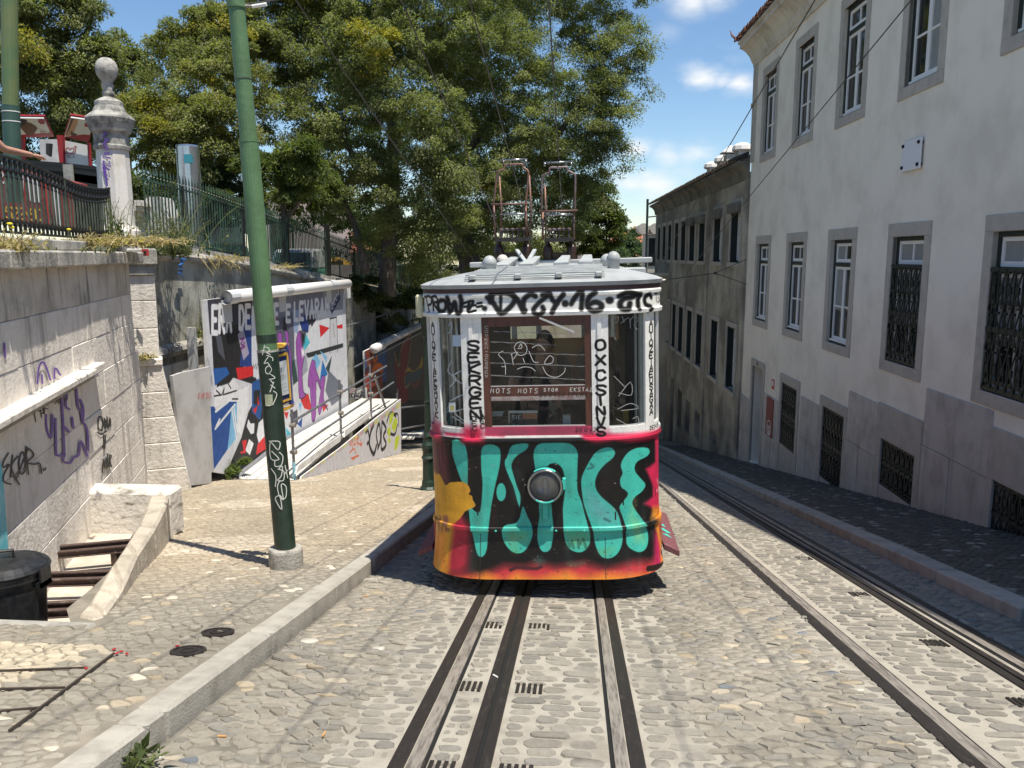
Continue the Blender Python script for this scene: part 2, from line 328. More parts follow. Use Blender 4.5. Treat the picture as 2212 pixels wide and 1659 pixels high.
def ribbons(name, strokes, w, fn, mat, parent=None, sm=0, taper=False, world=True):
    """paint or marker strokes as thin strips lying on a surface; fn(u, v, lift) -> point"""
    mb = MB()
    for k, st in enumerate(strokes):
        pts = smooth(st, False, sm) if sm else st
        pts = [p for i, p in enumerate(pts) if i == 0 or math.dist(p, pts[i - 1]) > 1e-5]
        if len(pts) < 2: continue
        n = len(pts); vs = []
        for i, p in enumerate(pts):
            a, b = pts[max(i - 1, 0)], pts[min(i + 1, n - 1)]; dx, dy = b[0] - a[0], b[1] - a[1]; L = math.hypot(dx, dy) or 1e-6
            ww = w / 2 * (1 if not taper else .55 + .45 * math.sin(math.pi * min(1, (i + .6) / n)))
            nx, ny = -dy / L * ww, dx / L * ww; lift = .0004 * (k % 9) + .0016 * i / n
            vs += [fn(p[0] + nx, p[1] + ny, lift), fn(p[0] - nx, p[1] - ny, lift)]
        mb.add(vs, [(2 * i, 2 * i + 1, 2 * i + 3, 2 * i + 2) for i in range(n - 1)])
    return mb.build(name, mat, parent, fix=False) if world else mb.build(name, mat, parent, world=False, loc=(0, 0, 0), fix=False)
# ------------------------------------------------------------------ shared materials
m_mortar = M('pale_mortar', (.30, .275, .23), .9, col2=(.155, .14, .115), scale=2.2, lo=.4, hi=.7, bump=.5, bscale=90)
m_sand = M('sanded_track_mortar', (.385, .355, .30), .9, col2=(.27, .245, .205), scale=3.0, lo=.4, hi=.7, bump=.5, bscale=90)
m_grit = M('grit_between_stones', (.20, .18, .145), .95, col2=(.30, .265, .215), scale=3.0, lo=.45, hi=.7, bump=.5, bscale=90)
m_stone = M('cobble_stone', (.3, .3, .3), .62, attr='Col', col2=(.80, .78, .76), scale=26, lo=.35, hi=.75, bump=.35, bscale=70, spec=.35)
m_kerb = M('kerb_limestone', (.42, .395, .345), .75, col2=(.28, .26, .225), scale=5, lo=.40, hi=.75, bump=.5, bscale=60, rnd=.06)
m_iron = M('worn_rail_steel', (.34, .305, .265), .42, .25, col2=(.15, .13, .115), scale=9, lo=.4, hi=.7, stretch=(6, .6, 1), bump=.1)
m_irond = M('dark_greasy_iron', (.028, .023, .020), .5, .2, col2=(.065, .054, .046), scale=10, lo=.5, hi=.8, stretch=(4, .8, 1), bump=.25, bscale=60)
m_black = M('black_gap', (.006, .006, .006), .9)
m_lime = M('limestone_block', (.78, .725, .655), .8, col2=(.56, .51, .44), scale=2.6, lo=.46, hi=.78, streak=(5.0, .55, (.20, .185, .165)), bump=1.0, bscale=16, rnd=.09)
m_limetop = M('stained_upper_block', (.64, .585, .51), .85, col2=(.40, .365, .31), scale=2.2, lo=.40, hi=.72, streak=(7.0, .92, (.085, .08, .07)), bump=1.0, bscale=16, rnd=.08)
m_limed = M('weathered_cornice_stone', (.48, .45, .40), .85, col2=(.22, .21, .19), scale=3.0, lo=.36, hi=.66, streak=(9.0, .8, (.07, .068, .06)), bump=.8, bscale=26, rnd=.06)
m_render = M('stained_grey_render', (.40, .39, .335), .9, col2=(.20, .195, .165), scale=1.6, lo=.36, hi=.66, streak=(6.0, .95, (.045, .045, .04)), bump=.5, bscale=20)
m_conc = M('grey_concrete', (.38, .37, .34), .9, col2=(.25, .24, .22), scale=7, lo=.35, hi=.7, bump=.6, bscale=50)
m_earth = M('garden_earth', (.16, .13, .09), .95, col2=(.09, .10, .05), scale=1.2, bump=.5, bscale=12)

# ------------------------------------------------------------------ ground sheet out to the horizon
def sheet(name, rows, mat):
    mb = MB(); mb.add([p for r in rows for p in r], [(i * len(rows[0]) + j, i * len(rows[0]) + j + 1, (i + 1) * len(rows[0]) + j + 1, (i + 1) * len(rows[0]) + j) for i in range(len(rows) - 1) for j in range(len(rows[0]) - 1)])
    return mb.build(name, mat, fix=False)
ys = [-30, -5, 0, 20, 60, 95]
rows = [[(x, y, g(y) - 1.05) for x in (-60, 0, 60)] for y in ys] + [[(x, y, -18.8) for x in (-900, 0, 900)] for y in (110, 1800)]
tag(sheet('ground', rows, m_earth), kind='structure')
PITY0, PITY1 = 5.12, 8.66
road = tag(sheet('road', [[(x, y, g(y) - .008) for x in (-2.05, 3.62)] for y in (-12, 0, 10, 25, 60, 95)], m_mortar), kind='structure'); WM[road.name] = Matrix.Identity(4)
side = tag(sheet('left_pavement', [[(x, y, g(y) + .140) for x in (-8.4 if y > 8.7 or y < 5 else -3.3, -2.02)] for y in (-12, 0, 5.05)], m_grit), kind='structure')
# left pavement: full width before the pit, narrow beside it, full width after it
def curb_in(y):  # inner (pit side) edge of the sloping stone border
    return float(np.interp(y, [5.05, 5.45, 6.1, 7.3, 8.75, 10.3], [-3.42, -3.72, -3.93, -4.36, -4.86, -5.30]))
mb = MB()
yy = [-12, 0, 5.04]; 
for a, b in zip(yy[:-1], yy[1:]): mb.add([(-8.6, a, g(a) + .140), (-2.02, a, g(a) + .140), (-2.02, b, g(b) + .140), (-8.6, b, g(b) + .140)], [(0, 1, 2, 3)])
yy = [5.04, 5.45, 6.1, 7.3, 8.8]
for a, b in zip(yy[:-1], yy[1:]): mb.add([(curb_in(a) + .05, a, g(a) + .140), (-2.02, a, g(a) + .140), (-2.02, b, g(b) + .140), (curb_in(b) + .05, b, g(b) + .140)], [(0, 1, 2, 3)])
yy = [8.8, 15, 30, 60, 95]
for a, b in zip(yy[:-1], yy[1:]): mb.add([(-8.6, a, g(a) + .140), (-2.02, a, g(a) + .140), (-2.02, b, g(b) + .140), (-8.6, b, g(b) + .140)], [(0, 1, 2, 3)])
bpy.data.objects.remove(side)
side = tag(mb.build('left_pavement', m_grit, fix=False), kind='structure')
rside = tag(sheet('right_pavement', [[(x, y, g(y) + .113) for x in (3.6, 5.9)] for y in (-12, 0, 10, 25, 60, 95)], m_grit), kind='structure')

# ------------------------------------------------------------------ paving stones, each one its own polygon
def hexcells(x0, x1, y0, y1, w, h, jit, seed, keep, warp=.05):
    r = np.random.default_rng(seed); R = int((y1 - y0) / h) + 2; K = int((x1 - x0) / w * 2) + 4
    k = np.arange(K)[None, :]; j = np.arange(R + 1)[:, None]
    X = x0 + k * w / 2 + 0 * j; Y = y0 + j * h + np.where((k - j) % 2 == 0, 1, -1) * h * .16
    X = X + r.uniform(-1, 1, X.shape) * jit * w * .5; Y = Y + r.uniform(-1, 1, Y.shape) * jit * h * .62
    X0, Y0 = X.copy(), Y.copy()
    X = X + warp * np.sin(Y0 * 2.1 + 1.3 * np.sin(X0 * 1.7)); Y = Y + warp * 1.6 * np.sin(X0 * 1.9 + 1.1 * np.sin(Y0 * 1.3))
    cells = []
    for jj in range(R):
        ks = np.arange(jj % 2, K - 2, 2)
        cx = np.stack([X[jj, ks], X[jj, ks + 1], X[jj, ks + 2], X[jj + 1, ks + 2], X[jj + 1, ks + 1], X[jj + 1, ks]], 1)
        cy = np.stack([Y[jj, ks], Y[jj, ks + 1], Y[jj, ks + 2], Y[jj + 1, ks + 2], Y[jj + 1, ks + 1], Y[jj + 1, ks]], 1)
        cells.append(np.stack([cx, cy], 2))
    P = np.concatenate(cells); c = P.mean(1); return P[keep(c[:, 0], c[:, 1])]
def settcells(x0, x1, y0, y1, h, wmin, wmax, seed):
    r = np.random.default_rng(seed); out = []; y = y0
    while y < y1:
        hh = h * r.uniform(.85, 1.18); x = x0 - r.uniform(0, wmax * .4)
        while x < x1:
            w = r.uniform(wmin, wmax); a, b = max(x, x0), min(x + w, x1)
            if b - a > .045:
                q = []; cut = .27
                for (px, py, dx, dy) in [(a, y, 1, 0), (b, y, 0, 1), (b, y + hh, -1, 0), (a, y + hh, 0, -1)]:
                    L = (b - a) if dx else hh; Lp = hh if dx else (b - a)
                    ux, uy = (0, 1) if dx == 1 else (-1, 0) if dy == 1 else (0, -1) if dx == -1 else (1, 0)
                    m = min(b - a, hh) * cut
                    q += [(px + ux * m, py + uy * m), (px + dx * m, py + dy * m)]
                q = np.array(q) + r.uniform(-.009, .009, (8, 2)); out.append(q)
            x += w
        y += hh
    return np.array(out)
def stone_arrays(P, gap, lift, seed, hvar, tilt):
    r = np.random.default_rng(seed); n, K = P.shape[:2]; c = P.mean(1, keepdims=True); sz = np.linalg.norm(P - c, axis=2).mean(1)[:, None, None]
    h = r.normal(0, hvar, (n, 1)); t = r.normal(0, tilt, (n, 2)); V = []
    P2 = np.stack([P * .82 + np.roll(P, -1, 1) * .18, P * .18 + np.roll(P, -1, 1) * .82], 2).reshape(n, 2 * K, 2) if K == 6 else P
    for ins, dz in ((gap, -.014), (gap + .009, 0.0)):
        q = c + (P2 - c) * np.clip(1 - ins / sz, .3, 1); d = q - c
        z = -SL * q[..., 1] + lift + h + dz + d[..., 0] * t[:, :1] + d[..., 1] * t[:, 1:]
        V.append(np.concatenate([q, z[..., None]], 2))
    return np.stack(V, 1), c[:, 0]                              # n, 2, corners, 3
def pave(root, P, colf, mat, single, stuff, gap=.006, lift=0.0, seed=1, hvar=.0035, tilt=.03, top=300):
    V, c = stone_arrays(P, gap, lift, seed, hvar, tilt); n, _, K, _ = V.shape
    r = np.random.default_rng(seed + 5); cols = np.array([(*colf(x, y, r), 1) for x, y in c])
    vis = np.array([inframe((x, y, g(y)), -6) for x, y in c]); area = np.linalg.norm(P - P.mean(1, keepdims=True), axis=2).mean(1)
    size = np.where(vis, area ** 2 / (np.hypot(c[:, 0], c[:, 1]) ** 3), 0); big = np.argsort(-size)[:top]; big = [i for i in big if size[i] > 0]
    fs = [(a * K + j, a * K + (j + 1) % K, (a + 1) * K + (j + 1) % K, (a + 1) * K + j) for a in (0,) for j in range(K)] + [tuple(K + j for j in range(K))]
    for i in big:
        me = bpy.data.meshes.new(single); o3 = Vector((c[i, 0], c[i, 1], g(c[i, 1]) + lift))
        me.from_pydata([tuple(Vector(p) - o3) for p in V[i].reshape(-1, 3)], [], fs); me.materials.append(mat)
        at = me.attributes.new('Col', 'FLOAT_COLOR', 'FACE'); at.data.foreach_set('color', np.tile(cols[i], len(fs)).astype(np.float32))
        o = bpy.data.objects.new(single, me); COL.objects.link(o); o.parent = root; o.location = o3
    rest = np.setdiff1d(np.arange(n), big); m = len(rest); VV = V[rest].reshape(-1, 3)
    base = np.arange(m)[:, None] * (2 * K)
    quads = np.array(fs[:-1])[None] + base[:, :, None]; tops = np.arange(K, 2 * K)[None] + base
    me = bpy.data.meshes.new(stuff); nq = quads.shape[0] * quads.shape[1]
    me.vertices.add(len(VV)); me.vertices.foreach_set('co', VV.ravel().astype(np.float32))
    loops = np.concatenate([quads.reshape(-1), tops.reshape(-1)]); starts = np.concatenate([np.arange(nq) * 4, nq * 4 + np.arange(m) * K])
    me.loops.add(len(loops)); me.loops.foreach_set('vertex_index', loops.astype(np.int32))
    me.polygons.add(len(starts)); me.polygons.foreach_set('loop_start', starts.astype(np.int32)); me.update(calc_edges=True)
    cc = np.concatenate([np.repeat(cols[rest], K, 0), cols[rest]]).astype(np.float32)
    at = me.attributes.new('Col', 'FLOAT_COLOR', 'FACE'); at.data.foreach_set('color', cc.ravel()); me.materials.append(mat); me.validate()
    o = bpy.data.objects.new(stuff, me); COL.objects.link(o); o.parent = root; o['kind'] = 'stuff'
    return o
TAN = [(.40, .34, .25), (.43, .38, .295), (.37, .31, .22)]
def soil(x, y): return 1 + .16 * mnoise.noise((x * .9, y * .5, 3.0)) + .10 * mnoise.noise((x * 3, y * 2, 7.0))
def road_col(x, y, r):
    u = r.random(); b = r.uniform(.86, 1.12) * soil(x, y)
    for lx, k in ((.80, .16), (1.58, .26), (-1.30, .10)): b *= 1 - k * math.exp(-((x - lx - .03 * math.sin(y * 1.7)) / .07) ** 2) * (.5 + .5 * math.sin(y * 2.3 + lx * 9))
    p_tan = .025 + (.03 if y < 6 else 0) + (.09 if x < -1.6 else 0)
    if u < p_tan: c = TAN[r.integers(3)]
    elif u < p_tan + .008: return (.50, .475, .42)
    elif u < p_tan + .017: c = (.17, .185, .205)
    else: c = (.29, .264, .218) if r.random() < .7 else (.25, .235, .205)
    return tuple(v * b for v in c)
def sett_col(x, y, r): b = r.uniform(.86, 1.12) * soil(x, y); return tuple(v * b for v in ((.265, .246, .21) if r.random() < .75 else (.225, .212, .187)))
def left_col(x, y, r):
    b = r.uniform(.88, 1.11) * soil(x, y); u = r.random(); far = np.clip((y - 6.3) / 2.4 + (.4 if x > -3 else 0) * 0 + .5 * math.sin(x * 1.3), 0, 1)
    if x < -3.05 + (y - 3.4) * .14 and y < 4.62 and x < -2.55 - (4.62 - y) * .43 + .2: return tuple(v * b for v in (.50, .44, .335))
    if u < .022: return tuple(v * b for v in (.58, .53, .43))
    if u < .06 + .03 * (y < 5): c = TAN[r.integers(3)]
    else:
        a = np.array((.275, .252, .21)); t = np.array((.40, .335, .245)); 
        band = .5 + .5 * math.sin(x * 1.1 + y * .9)
        c = a + (t - a) * far * (.75 + .25 * band)
        if far > .6 and math.sin(x * 2.2 - y * 1.1) + math.sin(y * 1.7) > 1.25: c = np.array((.50, .435, .34))
    return tuple(float(v) * b for v in c)
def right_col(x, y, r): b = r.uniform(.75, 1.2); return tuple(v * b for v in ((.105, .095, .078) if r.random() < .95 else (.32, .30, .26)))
keep_road = lambda x, y: ((x > -1.97) & (x < -1.12)) | ((x > .66) & (x < 1.72)) | ((x > 3.12) & (x < 3.5))
pave(road, hexcells(-2.0, 3.6, 1.6, 28, .112, .068, .66, 11, keep_road), road_col, m_stone, 'cobblestone', 'cobblestones', gap=.0032, seed=3, hvar=.0045, tilt=.045)
tb = tag(sheet('track_bed', [[(x, y, g(y) - .0075) for x in (-1.16, .72)] for y in (-12, 0, 10, 25, 60, 95)], m_sand), kind='structure')
tb2 = tag(sheet('far_track_bed', [[(x, y, g(y) - .0075) for x in (1.66, 3.14)] for y in (-12, 0, 10, 25, 60, 95)], m_sand), kind='structure')
bands = [(-1.13, -.845), (-.655, -.51), (-.35, .18), (.36, .70)]
pave(tb, np.concatenate([settcells(a, b, 2.2, 26, .098, .11, .25, 20 + i) for i, (a, b) in enumerate(bands)]), sett_col, m_stone, 'granite_sett', 'granite_setts', gap=.012, lift=-.002, seed=4, hvar=.0035, tilt=.04)
bands2 = [(1.69, 1.89), (2.07, 2.69), (3.03, 3.12)]
pave(tb2, np.concatenate([settcells(a, b, 2.8, 34, .098, .12, .27, 30 + i) for i, (a, b) in enumerate(bands2)]), sett_col, m_stone, 'granite_sett', 'granite_setts', gap=.012, lift=-.002, seed=5, hvar=.0035, tilt=.04)
def keep_left(x, y):
    ci = np.interp(y, [5.05, 5.45, 6.1, 7.3, 8.75, 10.3, 13.9, 60], [-3.1, -3.4, -3.62, -4.05, -4.55, -5.85, -7.4, -8.3])
    near = (y < 5.0) & (x > -5.2)
    pole = np.hypot(x + 2.63, y - 7.17) > .20
    ramp = ~((x < -5.5) & (y > 15.6))
    return (x < -2.17) & (near | ((y >= 5.0) & (x > ci))) & pole & ramp
pave(side, hexcells(-8.4, -2.2, 1.9, 27, .098, .066, .62, 12, keep_left, .03), left_col, m_stone, 'paving_stone', 'paving_stones', gap=.003, lift=.148, seed=6, hvar=.0028, tilt=.022)
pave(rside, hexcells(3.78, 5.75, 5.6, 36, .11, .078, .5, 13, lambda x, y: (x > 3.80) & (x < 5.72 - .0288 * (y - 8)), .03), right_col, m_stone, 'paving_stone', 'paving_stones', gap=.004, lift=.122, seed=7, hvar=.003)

# kerbs: one stone after another
kl = thing('left_kerb', 'long pale limestone kerb along the left pavement', 'kerb'); tag(kl, kind='structure'); del kl['category']
y = -3.0; k = 0; joints = [3.62, 5.02, 6.15, 7.65]
while y < 34:
    L = joints[k] - y if y < 3.62 and y + 1.4 > 3.62 else random.uniform(1.15, 1.5)
    if y > 3.6: L = {3.62: 1.4}.get(round(y, 2), L)
    mb = MB(); mb.sbox(-2.135 + random.uniform(-.006, .006), -1.965 + random.uniform(-.006, .006), y + .005, y + L - .005, -.12, .152 + random.uniform(-.004, .004)); mb.build('kerb_stone', m_kerb, kl, bevel=.018); y += L
kr = thing('right_kerb', 'long limestone kerb in the shade along the right pavement', 'kerb'); tag(kr, kind='structure'); del kr['category']
y = 1.0
while y < 52:
    L = random.uniform(1.2, 1.7)
    if y < 6.5 < y + L: L = 6.55 - y
    x = 3.50 + (.05 if y > 6.5 else .12); mb = MB(); mb.sbox(x, x + .24, y + .006, y + L - .006, -.12, .125 + random.uniform(-.006, .006)); mb.build('kerb_stone', m_kerb, kr, bevel=.018); y += L

# rails, cable slots and drain gratings
def track(name, label, rails, slot, gr_ys, gr_side):
    t = thing(name, label, 'tram track', group='cable tram tracks')
    tag(t, kind='structure'); del t['category']
    def strip(nm, x0, x1, h0, h1, mat):
        mb = MB(); yy = [-10, 2, 6, 12, 20, 34, 60, 92]
        for a, b in zip(yy[:-1], yy[1:]): mb.sbox(x0, x1, a, b, h0, h1)
        return mb.build(nm, mat, t, bevel=0)
    for (a, w, guard) in rails:
        strip('rail', a, a + w, -.06, .006, m_iron)
        if guard < 0: strip('guard_rail', a - .082, a - .010, -.06, .004, m_irond); strip('groove', a + w, a + w + .020, -.055, -.003, m_black); strip('groove', a - .012, a, -.055, -.01, m_black)
        else: strip('guard_rail', a + w + .010, a + w + .080, -.06, .004, m_irond); strip('groove', a - .020, a, -.055, -.003, m_black); strip('groove', a + w, a + w + .012, -.055, -.01, m_black)
    strip('slot_beam', slot - .066, slot - .012, -.08, .006, m_irond); strip('slot_beam', slot + .014, slot + .066, -.08, .005, m_irond)
    strip('cable_slot', slot - .012, slot + .014, -.09, -.004, m_black)
    for y in gr_ys:
        for sx in gr_side:
            mb = MB()
            for q in range(5):
                x = slot + (sx * .105 if sx > 0 else sx * .105 - .15) + q * .034; mb.sbox(x, x + .019, y, y + .155, -.012, .003)
            mb.build('drain_grating', m_irond, t)
    return t
track('tram_track', 'twin steel rails and dark cable slot running under the painted tram', [(-.750, .070, -1), (.205, .062, 1)], -.43, [3.35, 4.46, 5.83, 17.0], (-1, 1))
track('tram_track', 'steel rails and cable slot on the right, half in building shadow', [(1.93, .075, -1), (2.915, .07, 1)], 2.775, [4.55, 5.75, 7.3, 9.1], (-1,))

# round covers and litter on the left pavement
for (px, py, lb) in [(530, 1368, 'small round iron cover beside the kerb, farther from the camera'), (460, 1408, 'small round iron cover cut by the kerb, nearer to the camera')]:
    p = ong(px, py, .15); t = thing('manhole_cover', lb, 'manhole cover', (p[0], p[1], g(p[1]) + .150), group='round iron covers by the kerb', tilt=Matrix.Rotation(-math.atan(SL), 4, 'X'))
    if p[0] > -2.31: t.matrix_basis.translation.x = -2.315
    mb = MB(); mb.lathe([(.105, -.02), (.105, .006), (.085, .008), (.085, .003), (.05, .003), (.05, .008), (.035, .008), (.035, .003)], n=20); mb.build('cover_plate', m_irond, t, world=False, loc=(0, 0, 0))
    m_red = M('red_petal', (.30, .01, .02), .6); m_white = M('white_paper', (.75, .73, .7), .7); m_butt = M('orange_filter', (.6, .28, .08), .7)
for i, (px, py, lb) in enumerate([(262, 1407, 'red petal right beside the tip of the steel edging'), (252, 1411, 'red petal lying on the tip of the steel edging'), (186, 1443, 'red petal on the steel strip crossing the pale paving'), (383, 1395, 'single red petal alone on the grey paving'), (246, 1402, 'red petal just above the steel edging tip'), (274, 1412, 'red petal farthest right of the cluster by the edging')]):
    p = ong(px, py, .158); mb = MB(); mb.ball((0, 0, 0), .011, 6, 1.3, .9, .5)
    o = mb.build('petal', m_red, None, loc=(p[0], p[1], p[2]), rot=i * 1.1); tag(o, lb, 'petal', 'red petals on the pavement')
for i, (px, py, lb) in enumerate([(480, 1590, 'orange-tipped cigarette butt near the dark stone by the kerb'), (345, 1636, 'cigarette butt at the foot of the kerb, nearest the camera'), (700, 1585, 'cigarette butt on the cobbles left of the rail'), (1070, 1460, 'cigarette butt between the rail and the cable slot'), (790, 1287, 'cigarette butt at the edge of the tram shadow')]):
    p = ong(px, py, .012); mb = MB(); mb.tube([(-.022, 0, 0), (.002, 0, 0)], .0045, 6); mb.tube([(.0025, 0, 0), (.02, 0, 0)], .0046, 6)
    o = mb.build('cigarette_butt', m_butt if i % 2 == 0 else m_white, None, loc=tuple(p), rot=i * .8); tag(o, lb, 'cigarette butt', 'cigarette butts on the road')
# steel angle edging of the pale paved patch
m_rod = M('rusty_flat_steel', (.07, .055, .045), .7, .4)
er = thing('steel_edging', 'dark steel strips edging the pale paved patch at lower left', 'steel edging')
for a, b in [((20, 1578), (246, 1411)), ((0, 1488), (140, 1485)), ((0, 1449), (186, 1442)), ((0, 1536), (90, 1528))]:
    A, B = ong(*a, .158), ong(*b, .158); mb = MB(); mb.bar(A, B, .011, .010); mb.build('steel_strip', m_rod, er)

# ------------------------------------------------------------------ right-hand buildings (local x along the street, y out towards it)
FO = Vector((5.64, 10.46, 0)); FR = math.atan2(.99958, -.0288)
m_plaster = M('off_white_render', (.85, .785, .665), .85, col2=(.72, .66, .55), scale=1.1, lo=.40, hi=.72, bump=.15, bscale=9, streak=(1.6, .15, (.62, .58, .50)))
m_plaster2 = M('dirty_ochre_render', (.47, .43, .34), .9, col2=(.19, .17, .135), scale=.55, lo=.34, hi=.64, streak=(2.2, .75, (.17, .155, .125)), bump=.5, bscale=9)
m_surr = M('grey_window_stone', (.47, .43, .37), .8, col2=(.38, .345, .295), scale=5, lo=.4, hi=.75, bump=.4, bscale=45, rnd=.05)
m_plinth = M('greyish_plinth_stone', (.52, .48, .43), .8, col2=(.37, .335, .295), scale=2.1, lo=.42, hi=.72, bump=.5, bscale=25, rnd=.07, streak=(4.5, .5, (.24, .22, .20)))
m_dgreen = M('dark_green_paint', (.012, .020, .018), .45)
m_wframe = M('white_window_paint', (.80, .79, .76), .5)
m_pane = M('dark_window_glass', (.016, .018, .018), .04, spec=.45)
m_pane2 = M('curtained_window_glass', (.20, .21, .20), .05, spec=.8)
m_tile = M('clay_roof_tile', (.19, .085, .06), .85, col2=(.10, .07, .055), scale=8, lo=.4, hi=.7, bump=.3, rnd=.15)
m_cornice = M('cornice_render', (.64, .60, .52), .85, col2=(.42, .38, .31), scale=1.4, lo=.42, hi=.75, streak=(2.0, .4, (.35, .31, .25)))
m_tiled = M('dark_mossy_roof_tile', (.085, .06, .045), .9, col2=(.05, .045, .035), scale=6, rnd=.15); m_soot = M('sooty_cornice_render', (.20, .185, .15), .9, col2=(.09, .085, .07), scale=1.0, lo=.35, hi=.7, bump=.4, bscale=14)
def facade(root, name, mat, x0, x1, z0, z1, holes, depth=7.0):
    """front wall with openings, closed box behind"""
    xs = sorted({x0, x1, *[h[0] for h in holes], *[h[1] for h in holes]}); zs = sorted({z0, z1, *[h[2] for h in holes], *[h[3] for h in holes]})
    mb = MB()
    for a, b in zip(xs[:-1], xs[1:]):
        for c, d in zip(zs[:-1], zs[1:]):
            mx, mz = (a + b) / 2, (c + d) / 2
            if any(h[0] < mx < h[1] and h[2] < mz < h[3] for h in holes): continue
            mb.add([(a, 0, c), (b, 0, c), (b, 0, d), (a, 0, d)], [(0, 1, 2, 3)])
    for h in holes:
        a, b, c, d = h; e = -.34
        mb.add([(a, 0, c), (b, 0, c), (b, 0, d), (a, 0, d), (a, e, c), (b, e, c), (b, e, d), (a, e, d)], [(0, 4, 5, 1), (1, 5, 6, 2), (2, 6, 7, 3), (3, 7, 4, 0), (4, 7, 6, 5)])
    mb.add([(x0, 0, z0), (x0, 0, z1), (x0, -depth, z1), (x0, -depth, z0), (x1, 0, z0), (x1, 0, z1), (x1, -depth, z1), (x1, -depth, z0)], [(0, 1, 2, 3), (4, 7, 6, 5), (3, 2, 6, 7), (1, 5, 6, 2)])
    return mb.build(name, mat, root, world=False, loc=(0, 0, 0), fix=False)
def window_parts(root, w, h, ow, oh, kind, variant=0):
    """window as a part (stone surround) with sub-parts; local origin at the middle of the opening's sill"""
    s = (ow - w) / 2; b = (oh - h) * .46; tp = oh - h - b; out = []
    mb = MB(); y0, y1 = -.06, .022
    mb.box(-ow / 2, -w / 2, y0, y1, 0, h); mb.box(w / 2, ow / 2, y0, y1, 0, h); mb.box(-ow / 2, ow / 2, y0, y1 + .002, h, h + tp); mb.box(-ow / 2, ow / 2, y0, y1 + .003, -b, 0)
    sur = mb.build('window', m_surr, root, world=False, loc=(0, 0, 0), bevel=.008)
    mb = MB()                                                   # dark outer frame and reveals
    mb.box(-w / 2, -w / 2 + .06, -.20, -.055, 0, h); mb.box(w / 2 - .06, w / 2, -.20, -.055, 0, h); mb.box(-w / 2 + .06, w / 2 - .06, -.20, -.055, h - .07, h); mb.box(-w / 2 + .06, w / 2 - .06, -.20, -.075, 0, .035)
    tz = h * .745
    mb.box(-w / 2 + .06, w / 2 - .06, -.18, -.062, tz, tz + .085)
    dk = mb.build('outer_frame', m_dgreen, sur, world=False, loc=(0, 0, 0))
    mb = MB(); ya, yb = -.135, -.085; xl, xr = -w / 2 + .06, w / 2 - .06; f = .058
    def sash(a, b2, c, d, nx, nz, mid=.045):
        mb.box(a, a + f, ya, yb, c, d); mb.box(b2 - f, b2, ya, yb, c, d); mb.box(a + f, b2 - f, ya, yb, d - f, d); mb.box(a + f, b2 - f, ya, yb, c, c + f * 1.25)
        for i in range(1, nx): xx = a + (b2 - a) * i / nx; mb.box(xx - mid / 2, xx + mid / 2, ya, yb - .004, c + f, d - f)
        for i in range(1, nz): zz = c + (d - c) * (.46 if nz == 2 else i / nz); mb.box(a + f, b2 - f, ya, yb - .008, zz - .018, zz + .018)
    sash(xl, xr, tz + .085, h - .07, 2, 1)
    sash(xl, (xl + xr) / 2 - .002, .065, tz, 1, 2); sash((xl + xr) / 2 + .002, xr, .065, tz, 1, 2)
    mb.box(xl, xr, -.135, -.04, .035, .075)
    fr = mb.build('sash_frame', m_wframe, sur, world=False, loc=(0, 0, 0))
    mb = MB(); mb.add([(xl, -.112, .06), (xr, -.112, .06), (xr, -.112, h - .08), (xl, -.112, h - .08)], [(0, 1, 2, 3)])
    pn = mb.build('pane', m_pane2 if variant == 1 else m_pane, sur, world=False, loc=(0, 0, 0), fix=False)
    kids(sur, dk, fr, pn)
    return sur
def grille(w, h, name, cols, parent, loc, twirl=True):
    """wrought-iron grating with crossing bars, rings and a dark border"""
    mb = MB(); t = .013
    for i in range(cols + 1): x = -w / 2 + w * i / cols; mb.box(x - t, x + t, -.012, .012, 0, h)
    for z in (0, h * .5, h): mb.box(-w / 2 - .03, w / 2 + .03, -.018, .018, z - .03, z + .03)
    c = w / cols; nz = max(2, round(h / (c * 2.6))); hz = h / nz
    for i in range(cols):
        for j in range(nz):
            x = -w / 2 + c * (i + .5); z = hz * j
            mb.bar((x - c / 2, .014, z), (x + c / 2, .014, z + hz), .02, .012, (0, 1, 0)); mb.bar((x + c / 2, .019, z), (x - c / 2, .019, z + hz), .02, .012, (0, 1, 0))
            mb.box(x - c * .22, x + c * .22, .0, .022, z + hz / 2 - .05, z + hz / 2 + .05)
            mb.box(x - .035, x + .035, -.004, .021, z + hz * .14, z + hz * .26)
            mb.box(x - c * .38, x - c * .12, -.006, .02, z + hz * .04, z + hz * .10); mb.box(x + c * .12, x + c * .38, -.006, .02, z + hz * .9, z + hz * .96)
    return mb.build(name, m_dgreen, parent, world=False, loc=loc)
b1 = thing('white_building', 'tall off-white rendered building with stone-framed windows on the right', 'building', FO, FR)
B1X0, B1X1, B1Z0, B1Z1 = -9.0, 15.62, -6.0, 7.3
wcx = [13.72, 10.50, 7.29, 4.06, .73, -2.55, -5.8]
WW, WH, OWW, OWH = 1.24, 2.15, 1.68, 2.57
holes = [(c - WW / 2, c + WW / 2, z, z + WH) for c in wcx for z in (-.17, 4.47)]
holes += [(13.06, 14.25, -4.40, -1.53), (9.75, 11.10, -3.15, -1.55), (6.48, 7.83, -3.15, -1.57), (3.17, 4.57, -2.42, -1.57), (-.6, .8, -2.2, -1.3)]
facade(b1, 'wall', m_plaster, B1X0, B1X1, B1Z0, B1Z1, holes)
pw = window_parts(b1, WW, WH, OWW, OWH, 0); pw.location = (wcx[0], 0, -.17); first = True
